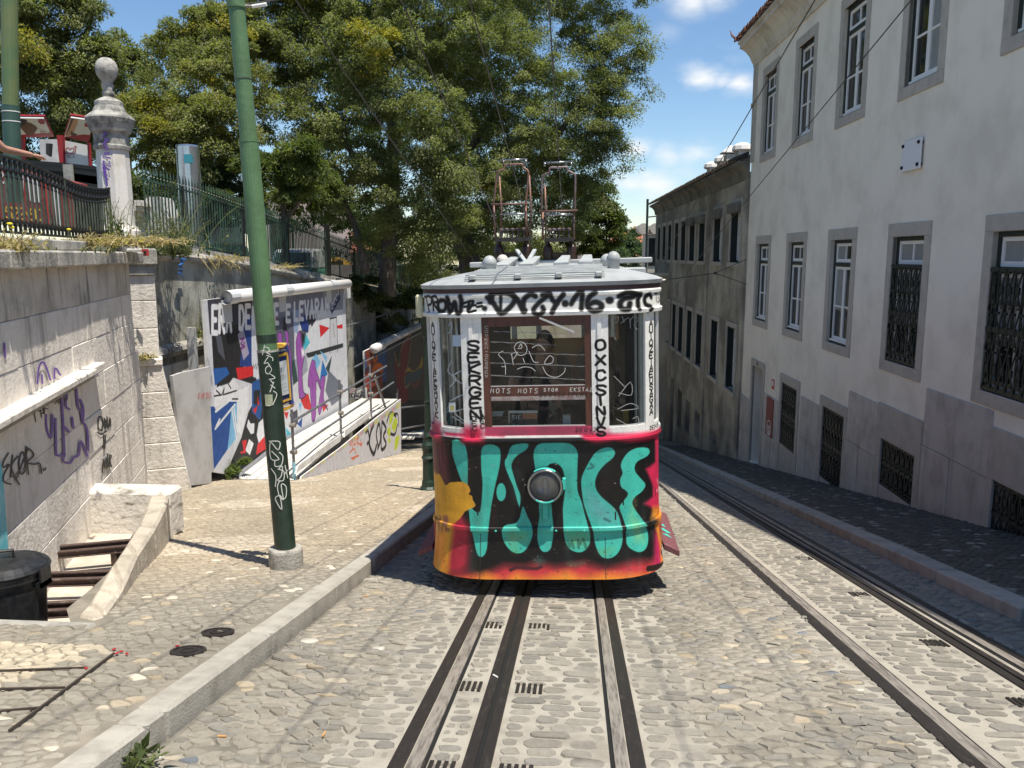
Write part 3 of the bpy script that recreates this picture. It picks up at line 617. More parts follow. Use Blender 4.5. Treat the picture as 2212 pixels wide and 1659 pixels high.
for z in (-.17, 4.47):
    for i, c in enumerate(wcx):
        if first: first = False; continue
        o = copy_tree(pw, b1, Matrix.Translation((c, 0, z)))
        if z < 0 and i >= 3: grille(1.16, 1.60, 'window_grille', 6, o, (0, .0, .05))
        if (i in (3,) and z > 0) or (i == 2 and z < 0):
            pass
# curtains / blinds behind a few panes
m_blind = M('grey_curtain', (.30, .31, .29), .9, col2=(.22, .23, .22), scale=14, stretch=(6, 6, .3))
for c, z, a, b in [(4.06, 4.47, -.56, -.02), (7.29, -.17, .03, .56), (.73, -.17, -.55, .55), (4.06, -.17, -.55, .55)]:
    mb = MB(); mb.box(c + a, c + b, -.1115, -.110, z + .08 if z > 0 else z + .7, z + WH - .1); mb.build('curtain', m_blind, b1, world=False, loc=(0, 0, 0))
# plinth: slabs whose tops step up the hill
def slab(nm, a, b, z0, z1, y=.03, mat=None):
    mb = MB(); mb.box(a + .004, b - .004, -.05, y + random.uniform(-.004, .004), z0, z1); return mb.build(nm, mat or m_plinth, b1, world=False, loc=(0, 0, 0), bevel=.008)
def gb(s): return g(10.46 + s) - .05
for a, b, t in [(14.5, 15.6, -2.6), (11.33, 12.83, -2.1), (8.07, 9.42, -1.62), (4.81, 6.30, -.99), (2.96, 3.0, -.7), (.95, 2.94, -.40), (-2.6, -.75, .2), (-6, -2.62, .6)]:
    mid = t - (t - gb(a)) * .52; cut = a + (b - a) * random.uniform(.35, .6)
    if b - a < .3: continue
    slab('plinth_stone', a, b, mid + .004, t); slab('plinth_stone', a, cut, gb(b) - .1, mid - .004, .024); slab('plinth_stone', cut, b, gb(b) - .1, mid - .004, .034)
# stone surrounds and iron gratings of the basement openings
def surround(nm, a, b, z0, z1, ow, tp, grate=True, cols=7, zb=None):
    mb = MB(); zb = gb(b) - .1 if zb is None else zb
    mb.box(a - ow, a, -.05, .035, zb, z1); mb.box(b, b + ow, -.05, .035, zb, z1); mb.box(a - ow, b + ow, -.05, .038, z1, z1 + tp)
    if grate: mb.box(a, b, -.3, .012, zb, z0)
    o = mb.build(nm, m_surr, b1, world=False, loc=(0, 0, 0), bevel=.008)
    if grate:
        p = MB(); p.box(a, b, -.30, -.28, z0, z1); p.build('dark_board', m_dgreen, o, world=False, loc=(0, 0, 0))
        grille(b - a - .02, z1 - z0 - .06, 'iron_grating', cols, o, ((a + b) / 2, -.02, z0 + .03))
    return o
surround('basement_window', 9.75, 11.10, -3.15, -1.55, .17, .22)
surround('basement_window', 6.48, 7.83, -3.15, -1.57, .19, .21)
surround('basement_window', 3.17, 4.57, -2.42, -1.57, .21, .62)
surround('basement_window', -.6, .8, -2.2, -1.3, .15, .7)
dr = surround('door', 13.06, 14.25, -4.4, -1.53, .17, .20, False)
mb = MB(); mb.box(13.06, 14.25, -.33, -.30, -4.45, -1.53); mb.build('door_leaf', M('dim_grey_door', (.10, .095, .09), .7, col2=(.16, .15, .14), scale=2), dr, world=False, loc=(0, 0, 0))
mb = MB(); mb.box(13.56, 13.74, .039, .045, -1.46, -1.36); mb.build('number_plate', m_irond, dr, world=False, loc=(0, 0, 0))
ribbons('house_number', [[(x * .02 + 13.62, z * .012 - 1.445) for x, z in pl] for pl in FONT['2']], .012, lambda u, v, l: (u, .047 + l, v), m_white, dr, world=False)
# marble plaque on four black pins
pq = thing('wall_plaque', 'blank white marble plaque on four black pins on white building', 'plaque', FO, FR)
mb = MB(); mb.box(3.72, 4.46, .035, .06, 3.05, 3.54); mb.build('marble_slab', M('white_marble', (.80, .79, .80), .35), pq, world=False, loc=(0, 0, 0), bevel=.004)
for x, z in [(3.79, 3.47), (4.39, 3.47), (3.79, 3.12), (4.39, 3.12)]:
    mb = MB(); mb.tube([(x, 0, z), (x, .085, z)], .028, 8); mb.build('pin', m_black, pq, world=False, loc=(0, 0, 0))
# small wall signs
m_sred = M('faded_red_sign', (.30, .07, .055), .7, col2=(.22, .06, .05), scale=9)
m_sred2 = M('red_notice', (.55, .06, .05), .6)
s1 = thing('wall_sign', 'small red notice with white panel on wall beside the door', 'sign', FO, FR)
mb = MB(); mb.box(11.87, 12.12, .002, .014, -1.88, -1.62); mb.build('sign_plate', m_sred2, s1, world=False, loc=(0, 0, 0))
mb = MB(); mb.box(11.92, 12.07, .015, .019, -1.80, -1.66); mb.build('sign_panel', m_white, s1, world=False, loc=(0, 0, 0))
s2 = thing('wall_poster', 'tall faded red board with white painted emblem low on wall', 'poster', FO, FR)
mb = MB(); mb.box(11.72, 12.40, .036, .05, -3.18, -2.14); mb.build('board', m_sred, s2, world=False, loc=(0, 0, 0))
o = ribbons('emblem', [[(12.05 + .22 * math.cos(t * .45), -2.95 + .2 * math.sin(t * .45)) for t in range(15)]] + text('RIO', 11.93, -3.0, .11) + text('POR', 11.9, -3.13, .1), .03, lambda u, v, l: (u, .053 + l, v), m_white, s2, world=False)
# cornice, eave tiles and roof
def cornice(root, x0, x1, prof, mat, tz, ty, tname, tmat, pitch, r, roofd, n1, extra=0.0):
    mb = MB(); n = len(prof)
    mb.add([(x0, y, z) for y, z in prof] + [(x1, y, z) for y, z in prof], [(i, i + 1, n + i + 1, n + i) for i in range(n - 1)] + [tuple(range(n)), tuple(range(2 * n - 1, n - 1, -1))])
    mb.build('cornice', mat, root, world=False, loc=(0, 0, 0))
    mb = MB(); mb.add([(x0 - .05, ty - .02, tz - .01), (x1 + .06, ty - .02, tz - .01), (x1 + .06, -roofd, tz + .42 * (roofd + ty)), (x0 - .05, -roofd, tz + .42 * (roofd + ty))], [(0, 1, 2, 3)])
    mb.build('roof', tmat, root, world=False, loc=(0, 0, 0), fix=False)
    mb = MB(); k = 6; vs = []
    for (yy, zz) in ((.06, -.02), (-.42, .17)):
        for s_ in (1.0, .72):
            for j in range(k + 1): t = math.pi * j / k; vs.append((r * s_ * math.cos(t), yy, zz + r * s_ * 1.15 * math.sin(t)))
    m = k + 1; fs = []
    for j in range(k): fs += [(j, j + 1, 2 * m + j + 1, 2 * m + j), (m + j + 1, m + j, 3 * m + j, 3 * m + j + 1), (j + 1, j, m + j, m + j + 1)]
    mb.add(vs, fs); first = mb.build(tname, tmat, root, world=False, loc=(x1, ty, tz), fix=False)
    x = x1 - pitch
    while x > n1: inst(first, root, (x, ty + random.uniform(-.012, .012), tz + random.uniform(-.008, .012))); x -= pitch
cornice(b1, B1X0, 15.72, [(0, 7.16), (.05, 7.16), (.05, 7.24), (.09, 7.28), (.16, 7.44), (.28, 7.58), (.40, 7.66), (.46, 7.67), (.46, 7.78), (.52, 7.80), (.52, 7.86), (0, 7.86)], m_cornice, 7.90, .56, 'eave_tile', m_tile, .205, .092, 7, 3.5)
mb = MB(); mb.box(15.24, 15.66, -.3, .045, 4.4, 7.16); mb.box(15.2, 15.70, -.3, .075, 6.0, 6.12); mb.build('corner_pilaster', m_surr, b1, world=False, loc=(0, 0, 0), bevel=.01)
mb = MB(); mb.tube([(15.72, .6, 7.98), (15.86, .68, 8.10), (15.93, .72, 8.26)], [.04, .03, .008], 6); mb.build('eave_finial', m_tile, b1, world=False, loc=(0, 0, 0))

# second, older building farther down the street
b2 = thing('old_ochre_building', 'long weathered ochre building with tiled eave farther down the street', 'building', FO, FR)
u2 = [(16.70, 18.12, 3.30), (19.60, 21.05, 3.25), (22.85, 24.2, 3.2), (25.15, 26.55, 3.2), (27.55, 28.95, 3.2), (29.75, 30.9, 3.2), (32.1, 33.25, 3.2), (34.2, 35.35, 3.2), (36.4, 37.45, 3.2)]
l2 = [(16.68, 18.05), (19.55, 20.92), (22.72, 24.1), (25.2, 26.5), (27.6, 28.95), (29.8, 31.0), (32.0, 33.2), (34.2, 35.3)]
bs = [(19.35, 20.55, -5.15, -4.72), (22.6, 23.8, -5.75, -4.64), (25.1, 26.25, -6.0, -4.6), (27.3, 28.5, -6.3, -4.5), (29.75, 30.85, -7.6, -4.3), (32.2, 33.2, -6.6, -4.4)]
holes = [(a, b, 1.43, t) for a, b, t in u2] + [(a, b, -2.76, -.68) for a, b in l2] + bs
facade(b2, 'wall', m_plaster2, 15.63, 38.7, -11, 4.15, holes, 8)
def small_window(a, b, z0, z1, lit=True, blind=False):
    w = b - a; h = z1 - z0; mb = MB(); mb.box(-w / 2 - .16, -w / 2, -.05, .03, 0, h); mb.box(w / 2, w / 2 + .16, -.05, .03, 0, h); mb.box(-w / 2 - .16, w / 2 + .16, -.05, .033, h, h + .16); mb.box(-w / 2 - .18, w / 2 + .18, -.05, .07, -.14, 0)
    o = mb.build('window', m_surr, b2, world=False, loc=((a + b) / 2, 0, z0))
    mb = MB(); xl, xr = -w / 2 + .07, w / 2 - .07
    for x in (xl, -.02, .0, xr - .055): mb.box(x, x + .055, -.27, -.2, 0.06, h - .06)
    for z in (.06, h * .42, h * .76, h - .12): mb.box(xl + .001, xr - .001, -.268, -.205, z, z + .06)
    f = mb.build('sash_frame', m_wframe, o, world=False, loc=(0, 0, 0))
    mb = MB(); mb.add([(-w / 2, -.25, 0), (w / 2, -.25, 0), (w / 2, -.25, h), (-w / 2, -.25, h)], [(0, 1, 2, 3)]); mb.build('pane', m_pane, o, world=False, loc=(0, 0, 0), fix=False)
    mb = MB(); mb.box(-w / 2, -w / 2 + .05, -.33, 0, 0, h); mb.box(w / 2 - .05, w / 2, -.33, 0, 0, h); mb.box(-w / 2 + .05, w / 2 - .05, -.33, -.02, h - .05, h); mb.build('outer_frame', m_dgreen, o, world=False, loc=(0, 0, 0))
    if blind: mb = MB(); mb.box(-w / 2 - .1, w / 2 + .1, -.1, .16, h - .28, h + .02); mb.build('shutter_box', m_soot, o, world=False, loc=(0, 0, 0))
for i, (a, b, t) in enumerate(u2): small_window(a, b, 1.43, t, blind=i in (0, 1, 2, 3))
for a, b in l2: small_window(a, b, -2.76, -.68)
for a, b, c, d in bs:
    mb = MB(); mb.box(a, b, -.30, -.27, c, d); mb.build('basement_shutter', m_dgreen, b2, world=False, loc=(0, 0, 0))
cornice(b2, 15.75, 38.9, [(0, 3.95), (.04, 3.95), (.06, 4.05), (.10, 4.2), (.2, 4.32), (.30, 4.38), (.36, 4.38), (.36, 4.48), (0, 4.48)], m_soot, 4.52, .42, 'eave_tile', m_tiled, .21, .085, 8, 15.8)
for s in (21.9, 15.75): mb = MB(); mb.box(s, s + .35, -.05, .06, -8, 3.95); mb.build('pilaster', m_plaster2, b2, world=False, loc=(0, 0, 0))
m_chim = M('white_chimney_cap', (.70, .68, .64), .8)
for i, (px, py, s, hh) in enumerate([(1604, 318, 17.2, 1.0), (1578, 326, 18.6, .8), (1563, 344, 20.4, .55), (1540, 357, 22.5, .4)]):
    a = Vector(onx(px, py, 5.64 - .0288 * s + .9)); cz = a.z
    t = thing('chimney', ['tall white-capped chimney touching the white building corner', 'white pointed-cap chimney second along the old tiled roof', 'round-topped white chimney low on the old roof', 'small flat-capped chimney lowest along the old roof'][i], 'chimney', (a.x, a.y, cz - .1), FR, 'chimneys on the old roof')
    mb = MB(); mb.box(-.3, .3, -.2, .2, -1.2, -.05); mb.build('shaft', m_cornice, t, world=False, loc=(0, 0, 0))
    mb = MB()
    if i == 1: mb.lathe([(.5, 0), (.5, .04), (.06, .3)], n=4)
    else: mb.lathe([(.36, -.05), (.40, 0), (.36, .14), (.2, .24), (.05, .27)], n=10)
    mb.build('cap', m_chim, t, world=False, loc=(0, 0, 0), smooth=False)
# downpipe ladder at the far end of the roof
ld = thing('roof_mast', 'thin dark mast with rungs at far end of old building roof', 'mast')
a = onx(1399, 430, 4.75); mb = MB(); mb.tube([(a[0], a[1], a[2] - 5), (a[0], a[1], a[2])], .09, 6); mb.build('pole', m_dgreen, ld)
for dz in (1.2, 2.4): mb = MB(); mb.tube([(a[0], a[1], a[2] - dz), (a[0] + 1.1, a[1], a[2] - dz + .1)], .05, 6); mb.build('bracket', m_dgreen, ld)

# far end of the street: balustrade terrace, roofs
m_yel = M('pale_yellow_render', (.58, .52, .40), .9, col2=(.42, .36, .27), scale=.8); m_orange = M('orange_clay_roof', (.52, .18, .09), .85, col2=(.36, .13, .08), scale=3)
q = thing('terrace_wall', 'pale yellow terrace wall with square niches beyond the old building', 'wall')
A, B = onx(1360, 560, 4.3), onx(1414, 548, 4.6); mb = MB(); y0, y1 = 43.5, 58.0
mb.box(3.6, 5.0, y0, y0 + .4, -9, .62); mb.box(3.6, 4.0, y0, y1, -9, .45)
mb.build('wall', m_yel, q)
mb = MB(); mb.box(3.5, 5.1, y0 - .1, y0 + .5, .62, .76); mb.box(3.5, 4.1, y0 + .5, y1, .45, .58); mb.build('coping', m_cornice, q)
for i in range(7): mb = MB(); yy = y0 + 1.3 + i * 1.9; mb.box(3.56, 3.62, yy, yy + 1.0, -.9, .2); mb.build('niche', m_soot, q)
for (px, py, Y, w, h, lb) in [(1385, 508, 120, 5, 9, 'distant ochre house with orange hipped roof above the tram'), (1393, 535, 118, 3.2, 6, 'lower distant house with orange roof beside dark tower')]:
    a = ony(px, py, Y); t = thing('distant_house', lb, 'house', (a[0], a[1], a[2]), group='far houses at the end of the street')
    mb = MB(); mb.box(-w, w, -4, 4, -30, -1.1); mb.build('wall', m_yel, t, world=False, loc=(0, 0, 0))
    mb = MB(); mb.lathe([(w * 1.55, -1.1), (w * .2, 1.2)], n=4); mb.build('roof', m_orange, t, world=False, loc=(0, 0, 0))
    for wx in (-.5, .1): mb = MB(); mb.box(w * wx, w * wx + .8, -4.05, -3.9, -3.9, -2.4); mb.build('window', m_pane, t, world=False, loc=(0, 0, 0))
tw = thing('dormer_block', 'grey block with two round-topped dormers past the old building', 'building'); a = onx(1405, 500, 5.6)
mb = MB(); mb.box(a[0] - .35, a[0] + 2, a[1], a[1] + 3, -10, a[2] + .2); mb.build('wall', m_surr, tw)
for dx in (-.55, .35): mb = MB(); mb.tube([(a[0] + dx, a[1] - .4, a[2] + .2), (a[0] + dx, a[1] + 2, a[2] + .2)], .42, 10); mb.build('round_dormer', m_surr, tw)
mb = MB(); mb.box(a[0] - .1, a[0] + .7, a[1] - .05, a[1] - .02, a[2] - 2.6, a[2] - .5); mb.build('window', m_pane, tw)
# ------------------------------------------------------------------ left side: terrace, walls, fences
def basez(y): return float(np.interp(y, [8, 13.5, 17, 19.6, 25.5, 33.3, 60, 95], [1.95, 1.93, 1.77, 1.56, 1.02, .31, -2.3, -6]))
WBX = -7.62
def ter_x(y): return -7.35 + (14.1 - y) * .3327 - .45 if y < 13.2 else WBX - .22
rows = [[(x if x < -20 else ter_x(y), y, basez(y) - .22) for x in (-70, -1)] for y in (-6, 0, 6, 10, 13.2, 13.3, 17, 20, 25.5, 33, 45, 60, 95)]
tag(sheet('garden_terrace', rows, m_earth), kind='structure')
QA = (-7.25, 14.1); RA = math.atan2(-math.cos(rad(18.4)), math.sin(rad(18.4)))
wa = thing('stone_retaining_wall', 'tall pale limestone block wall covered in tags at far left', 'wall', (QA[0], QA[1], 0), RA)
MA_ = wm(wa)
def onA(px, py, off=0.0):                                     # pixel -> local (x, z) on the wall face, pushed out by off
    n = MA_.to_3x3() @ Vector((0, 1, 0)); d = Vector(ray(px, py)); c = Vector(_c); p0 = MA_ @ Vector((0, off, 0)); t = (p0 - c).dot(n) / d.dot(n)
    q = MA_.inverted() @ (c + d * t); return q.x, q.z
def wblock(nm, x0, x1, z0, z1, y0, y1, mat, bev=.012):
    mb = MB(); mb.box(x0, x1, y0, y1, z0, z1); return mb.build(nm, mat, wa, world=False, loc=(0, 0, 0), bevel=bev)
wblock('wall_core', 2.6, 13.5, -2.4, 1.5, -.5, -.06, m_limed)
zs = [-2.1, -1.45, -1.02, -.60, -.16, .27, .70, 1.12, 1.55]
for i, (a, b) in enumerate(zip(zs[:-1], zs[1:])):
    x = 2.62 if a > .2 else 2.38; x += random.uniform(.5, .9) if i % 2 else 0; first = True
    if i % 2: wblock('stone_block', 2.62 if a > .2 else 2.38, x - .006, a + .002, b - .002, -.2, random.uniform(-.004, .004), m_limetop if a > 1.0 else m_lime, .007)
    while x < 13.4:
        L = random.uniform(1.0, 1.5); wblock('stone_block', x, min(x + L, 13.5) - .004, a + .002, b - .002, -.2, random.uniform(-.005, .005), m_limetop if a > 1.0 else m_lime, .007); x += L
x = 2.15
while x < 13.4:
    L = random.uniform(1.3, 1.7); wblock('cornice_stone', x, x + L - .008, 1.55, 1.715, -.4, .125 + random.uniform(-.006, .006), m_limed, .02)
    wblock('parapet_stone', x + .02, x + L - .01, 1.72, 1.835, -.42, -.10 + random.uniform(-.005, .005), m_limed if x > 4.6 else m_conc, .015); x += L
# broken ledge stones
for (a, b, yb) in [((-60, 915), (175, 812), .17), ((172, 822), (205, 806), .12)]:
    x0, z0 = onA(*a); x1, z1 = onA(*b); wblock('ledge_stone', min(x0, x1), max(x0, x1), .365, .425, -.1, yb, m_lime, .01)
mb = MB(); x0, _ = onA(-60, 900); x1, _ = onA(196, 815); mb.box(min(x0, x1), max(x0, x1), -.1, .045, .27, .362); mb.build('ledge_bed', m_conc, wa, world=False, loc=(0, 0, 0))
# the corner pier and its spreading foot
pr = thing('corner_pier', 'stained stone pier with battered foot at the bend of the walls', 'pier')
PA = Vector(ony(312, 700, 13.35)); pa = Matrix.Translation((PA.x, PA.y, 0)) @ Matrix.Rotation(rad(27), 4, 'Z') 
def pblk(nm, w0, w1, z0, z1, d, mat=m_lime, sh=0.0, sh1=0.0, bev=.012):
    mb = MB(); v = [(-w0 / 2 + sh, -d, z0), (w0 / 2 + sh, -d, z0), (w0 / 2 + sh, .36, z0), (-w0 / 2 + sh, .36, z0), (-w1 / 2 + sh1, -d, z1), (w1 / 2 + sh1, -d, z1), (w1 / 2 + sh1, .36, z1), (-w1 / 2 + sh1, .36, z1)]
    mb.hexa([pa @ Vector(p) for p in v]); return mb.build(nm, mat, pr, bevel=bev)
for a, b in [(.92, 1.34), (.46, .915), (-.05, .455)]: pblk('pier_stone', .40, .40, a, b, 0)
pblk('pier_cap', .52, .52, 1.50, 1.78, .10, m_limed, bev=.03); pblk('pier_neck', .40, .50, 1.34, 1.5, .05, m_limed)
pblk('pier_ledge', .48, .48, -.17, -.05, .10, m_lime, bev=.02)
zz = [-.17, -.62, -1.05, -1.5, -1.95, -2.65]
for a, b in zip(zz[1:], zz[:-1]):
    f = lambda z: .46 + (-.17 - z) * .16
    h = lambda z: (-.17 - z) * .075
    pblk('pier_stone', f(a), f(b), a + .004, b - .004, .06 + (-.17 - b) * .02, m_lime, h(a), h(b))
# octagonal gate pillar with ball finial
PL = ony(248, 400, 14.3)
pl = thing('octagonal_pillar', 'octagonal white stone pillar with dark moulded cap and ball finial', 'pillar', (PL[0], PL[1], 1.75))
def lat(nm, prof, mat, n=8, parent=pl, sm=False): mb = MB(); mb.lathe(prof, n=n, rot=rad(8)); return mb.build(nm, mat, parent, world=False, loc=(0, 0, 0), smooth=sm)
m_pillar = M('whitewashed_stone', (.72, .68, .63), .8, col2=(.58, .53, .46), scale=3, lo=.5, hi=.8, streak=(7, .35, (.25, .24, .21)), bump=.3, bscale=30)
m_weath = M('blackened_weathered_stone', (.40, .385, .35), .9, col2=(.13, .125, .115), scale=6, lo=.38, hi=.66, bump=.6, bscale=30)
lat('base', [(.42, -.4), (.42, .12), (.37, .16), (.37, .34), (.31, .42)], m_pillar); lat('shaft', [(.285, .42), (.262, 1.72)], m_pillar)
lat('cap', [(.295, 1.72), (.30, 1.78), (.285, 1.80), (.285, 1.98), (.33, 2.02), (.36, 2.12), (.385, 2.18), (.40, 2.24), (.385, 2.27), (.27, 2.36), (.23, 2.45), (.23, 2.52), (.17, 2.57), (.10, 2.60)], m_weath)
lat('finial', [(.095, 2.60), (.10, 2.68), (.075, 2.72), (.10, 2.79), (.085, 2.86), (.135, 2.91), (.172, 2.98), (.186, 3.06), (.172, 3.14), (.135, 3.205), (.08, 3.245), (.02, 3.26)], m_weath, 20, sm=True)
m_purple = M('purple_spray_paint', (.16, .075, .36), .6); m_bsp = M('black_spray_paint', (.02, .018, .018), .6); m_cyan = M('cyan_spray_paint', (.12, .50, .58), .6, col2=(.25, .6, .65), scale=6)
m_wsp = M('white_marker_paint', (.62, .63, .58), .6); m_osp = M('orange_marker_paint', (.75, .25, .12), .6); m_rsp = M('red_marker_paint', (.6, .08, .08), .6)
def pillfn(u, v, l): p = ony(u, v, PL[1] - .28); return (p[0], p[1] - l, p[2])
z1 = lambda a, b: ((0 + a * .2049) * .8641, (260 + b * .2049) * .8641)
ribbons('painted_tag', [[z1(*p) for p in s] for s in [[(1255, 340), (1310, 350), (1250, 400), (1300, 420), (1250, 500), (1320, 440)], [(1262, 470), (1325, 560), (1260, 545)], [(1270, 600), (1340, 590), (1250, 640), (1350, 660)], [(1260, 690), (1290, 830), (1310, 1000)], [(1330, 700), (1350, 760), (1245, 740), (1330, 810)], [(1255, 760), (1290, 900)]]], 3.6, pillfn, m_purple, pl)
# tags on the block wall
def wfn(u, v, l): x, z = onA(u, v, .010 + l); return MA_ @ Vector((x, .010 + l, z))
z3 = lambda a, b: ((a * .3164) * .8641, (950 + b * .3164) * .8641); z2 = lambda a, b: ((a * .3164) * .8641, (480 + b * .3164) * .8641)
def wtag(nm, sts, w, mat, f=z3, sm=4): return ribbons(nm, [[f(*p) for p in s] for s in sts], w, wfn, mat, wa, sm=sm)
wtag('painted_tag', [[(70, 575), (30, 640), (25, 690), (75, 665), (35, 740), (30, 800), (90, 825)], [(100, 590), (85, 770)], [(145, 600), (90, 690), (155, 830)], [(165, 585), (150, 660), (165, 740), (195, 720), (205, 640), (185, 570), (165, 585)], [(225, 540), (130, 780)], [(205, 540), (225, 750)], [(200, 525), (250, 560), (265, 600), (215, 650), (275, 665), (315, 660), (328, 740)], [(343, 700), (347, 720)], [(356, 690), (360, 712)]], 3.4, m_bsp, sm=4)
wtag('painted_tag', [[(365, 270), (370, 380), (400, 460), (412, 400), (415, 270)], [(440, 590), (480, 600), (515, 580), (500, 640), (555, 655), (585, 610), (625, 590), (640, 480), (695, 610)], [(440, 300), (445, 590)], [(485, 110), (500, 330), (510, 590)], [(540, 70), (520, 200), (555, 235)], [(605, 60), (615, 200), (640, 250), (655, 330), (690, 390), (698, 560)], [(495, 360), (520, 380), (550, 415)], [(570, 290), (582, 385)], [(630, 150), (660, 220), (655, 340)]], 4.6, m_purple, sm=3)
wtag('painted_tag', [[(295, 1520), (305, 1400), (330, 1345), (360, 1370), (400, 1490)], [(430, 1480), (435, 1390), (480, 1450)], [(330, 1440), (335, 1515)], [(35, 1190), (42, 1310)]], 4.2, m_purple, z2)
wtag('painted_tag', [[(285, 330), (275, 250), (310, 180), (330, 300)], [(275, 250), (330, 240)], [(335, 200), (345, 260), (320, 260)], [(355, 180), (350, 270)], [(380, 170), (352, 215), (380, 230)], [(440, 190), (450, 150), (460, 185), (475, 140), (480, 180)], [(500, 120), (510, 160), (540, 140)]], 2.0, m_bsp)
wtag('painted_tag', [[(780, 300), (775, 370), (800, 400), (815, 340), (800, 290), (780, 300)], [(825, 300), (830, 385), (840, 340), (822, 300)], [(845, 290), (855, 380), (870, 300), (875, 370)], [(770, 410), (800, 430), (845, 400)], [(820, 430), (825, 550), (835, 440)], [(805, 735), (820, 620), (825, 700), (840, 610), (845, 700)], [(850, 580), (852, 690)], [(862, 690), (865, 600), (880, 600), (868, 640), (885, 690)]], 3.0, m_bsp)
mbx = MB(); pts = [onA(*z3(*p), .008) for p in [(-40, 640), (10, 660), (25, 740), (45, 1050), (72, 1380), (60, 1480), (-40, 1500)]]; mbx.add([(x, .008, z) for x, z in pts], [tuple(range(7))]); mbx.build('painted_patch', m_cyan, wa, world=False, loc=(0, 0, 0), fix=False)

# wall B, along the street, behind the murals
wb = thing('rendered_retaining_wall', 'grey rendered garden wall running down the street behind the murals', 'wall')
yy = [13.85, 17, 19.6, 25.5, 33.3, 60, 90]; mb = MB()
for a, b in zip(yy[:-1], yy[1:]): mb.hexa([(WBX - .5, a, g(a) - 1), (WBX, a, g(a) - 1), (WBX, b, g(b) - 1), (WBX - .5, b, g(b) - 1), (WBX - .5, a, basez(a) - .30), (WBX, a, basez(a) - .30), (WBX, b, basez(b) - .30), (WBX - .5, b, basez(b) - .30)])
mb.build('wall_face', m_render, wb)
for a, b in zip(yy[:-1], yy[1:]):
    k = max(1, int((b - a) / 1.6))
    for i in range(k):
        p, q = a + (b - a) * i / k, a + (b - a) * (i + 1) / k - .01
        mb = MB(); pts = [(WBX - .3, -.30), (WBX + .02, -.30), (WBX + .10, -.25), (WBX + .12, -.19), (WBX + .09, -.13), (WBX + .03, -.12), (WBX - .02, -.10), (WBX - .02, .0), (WBX - .3, .0)]
        mb.prism(pts, lambda x, z: (x, p, z + basez(p)), lambda x, z: (x, q, z + basez(q))); mb.build('coping_stone', m_limed, wb)
mb = MB(); pts = [(0, -.24), (.10, -.2), (.15, -.12), (.13, -.04), (.05, .0), (0, .02)]; mb.prism(pts, lambda x, z: (WBX + x, 13.9, z), lambda x, z: (WBX + x, 17.6, z)); mb.build('string_course', m_limed, wb)
for z in (-.52, -.95): mb = MB(); mb.box(WBX, WBX + .045, 13.9, 17.4, z - .16, z + .16); mb.build('rusticated_band', m_lime, wb, bevel=.02)
for k in range(10): mb = MB(); y = 27 + k * 3.2; mb.box(WBX, WBX + .12, y, y + .5, g(y), basez(y) - .32); mb.build('buttress', m_render, wb)

# wrought iron fences
m_fgreen = M('green_iron_paint', (.045, .095, .062), .5, col2=(.016, .026, .02), scale=3, lo=.4, hi=.65)
m_fgrey = M('grey_green_iron_paint', (.10, .115, .085), .55, col2=(.045, .05, .04), scale=4, lo=.4, hi=.65)
m_fblk = M('black_iron_paint', (.014, .014, .013), .5)
fb = thing('spiked_fence', 'green spear-topped iron fence stepping down the garden wall', 'fence')
FX = WBX - .16
mb = MB(); mb.box(-.011, .011, -.011, .011, .06, 1.20); mb.lathe([(.008, 1.20), (.02, 1.22), (.008, 1.24), (.017, 1.27), (.013, 1.33), (.001, 1.42)], n=6)
me0 = None; y = 14.75; k = 0
while y < 58:
    if me0 is None: me0 = mb.build('picket', m_fgreen, fb, world=False, loc=(FX, y, basez(y)))
    else: inst(me0, fb, (FX, y, basez(y)))
    y += .128 if y < 30 else .15; k += 1
for a, b in zip([14.6, 17, 19.6, 25.5, 33.3], [17, 19.6, 25.5, 33.3, 58]):
    for h in (.10, 1.14):
        mb = MB(); mb.bar((FX, a, basez(a) + h), (FX, b, basez(b) + h), .036, .03); mb.build('rail', m_fgreen, fb)
for y in (16.2, 19.2, 22.2, 25.8, 29, 33, 37.5, 42): 
    w = .07 if y == 25.8 else .026; mb = MB(); mb.box(FX - w, FX + w, y - w, y + w, basez(y) - .1, basez(y) + (1.62 if w > .03 else 1.2)); mb.build('post', m_fblk, fb)
fa = thing('baluster_fence', 'low iron railing with curled rail on top of the block wall', 'fence', (QA[0], QA[1], 0), RA)
OFA = -.27
rail = smooth([onA(px, py, OFA) for px, py in [(-420, 250), (-250, 282), (-110, 312), (0, 336), (55, 352), (123, 381), (178, 403), (219, 409), (236, 407)]], False, 6)
mb = MB(); mb.tube([(x, OFA, z) for x, z in rail], .018, 8); mb.build('top_rail', m_fblk, fa, world=False, loc=(0, 0, 0), smooth=True)
rx = [p[0] for p in rail][::-1]; rz = [p[1] for p in rail][::-1]
xa = rx[0] + .05; xb = 12.5
zb0 = 1.885
for z in (zb0, zb0 + .10):
    mb = MB(); mb.box(xa, xb, OFA - .014, OFA + .014, z - .012, z + .012); mb.build('bottom_rail', m_fblk, fa, world=False, loc=(0, 0, 0))
mbp = MB(); mbp.box(-.027, .027, -.006, .006, 0, 1.0); pick = None
mbo = MB(); mbo.ball((0, 0, .035), .034, 6, 1, .6, 1); mbo.box(-.012, .012, -.012, .012, -.05, .09); orn = None
mbt = MB(); mbt.lathe([(.010, 0), (.018, .02), (.012, .05), (.026, .08), (.016, .12), (.024, .16), (.010, .20)], n=6); turn = None
x = xa + .06
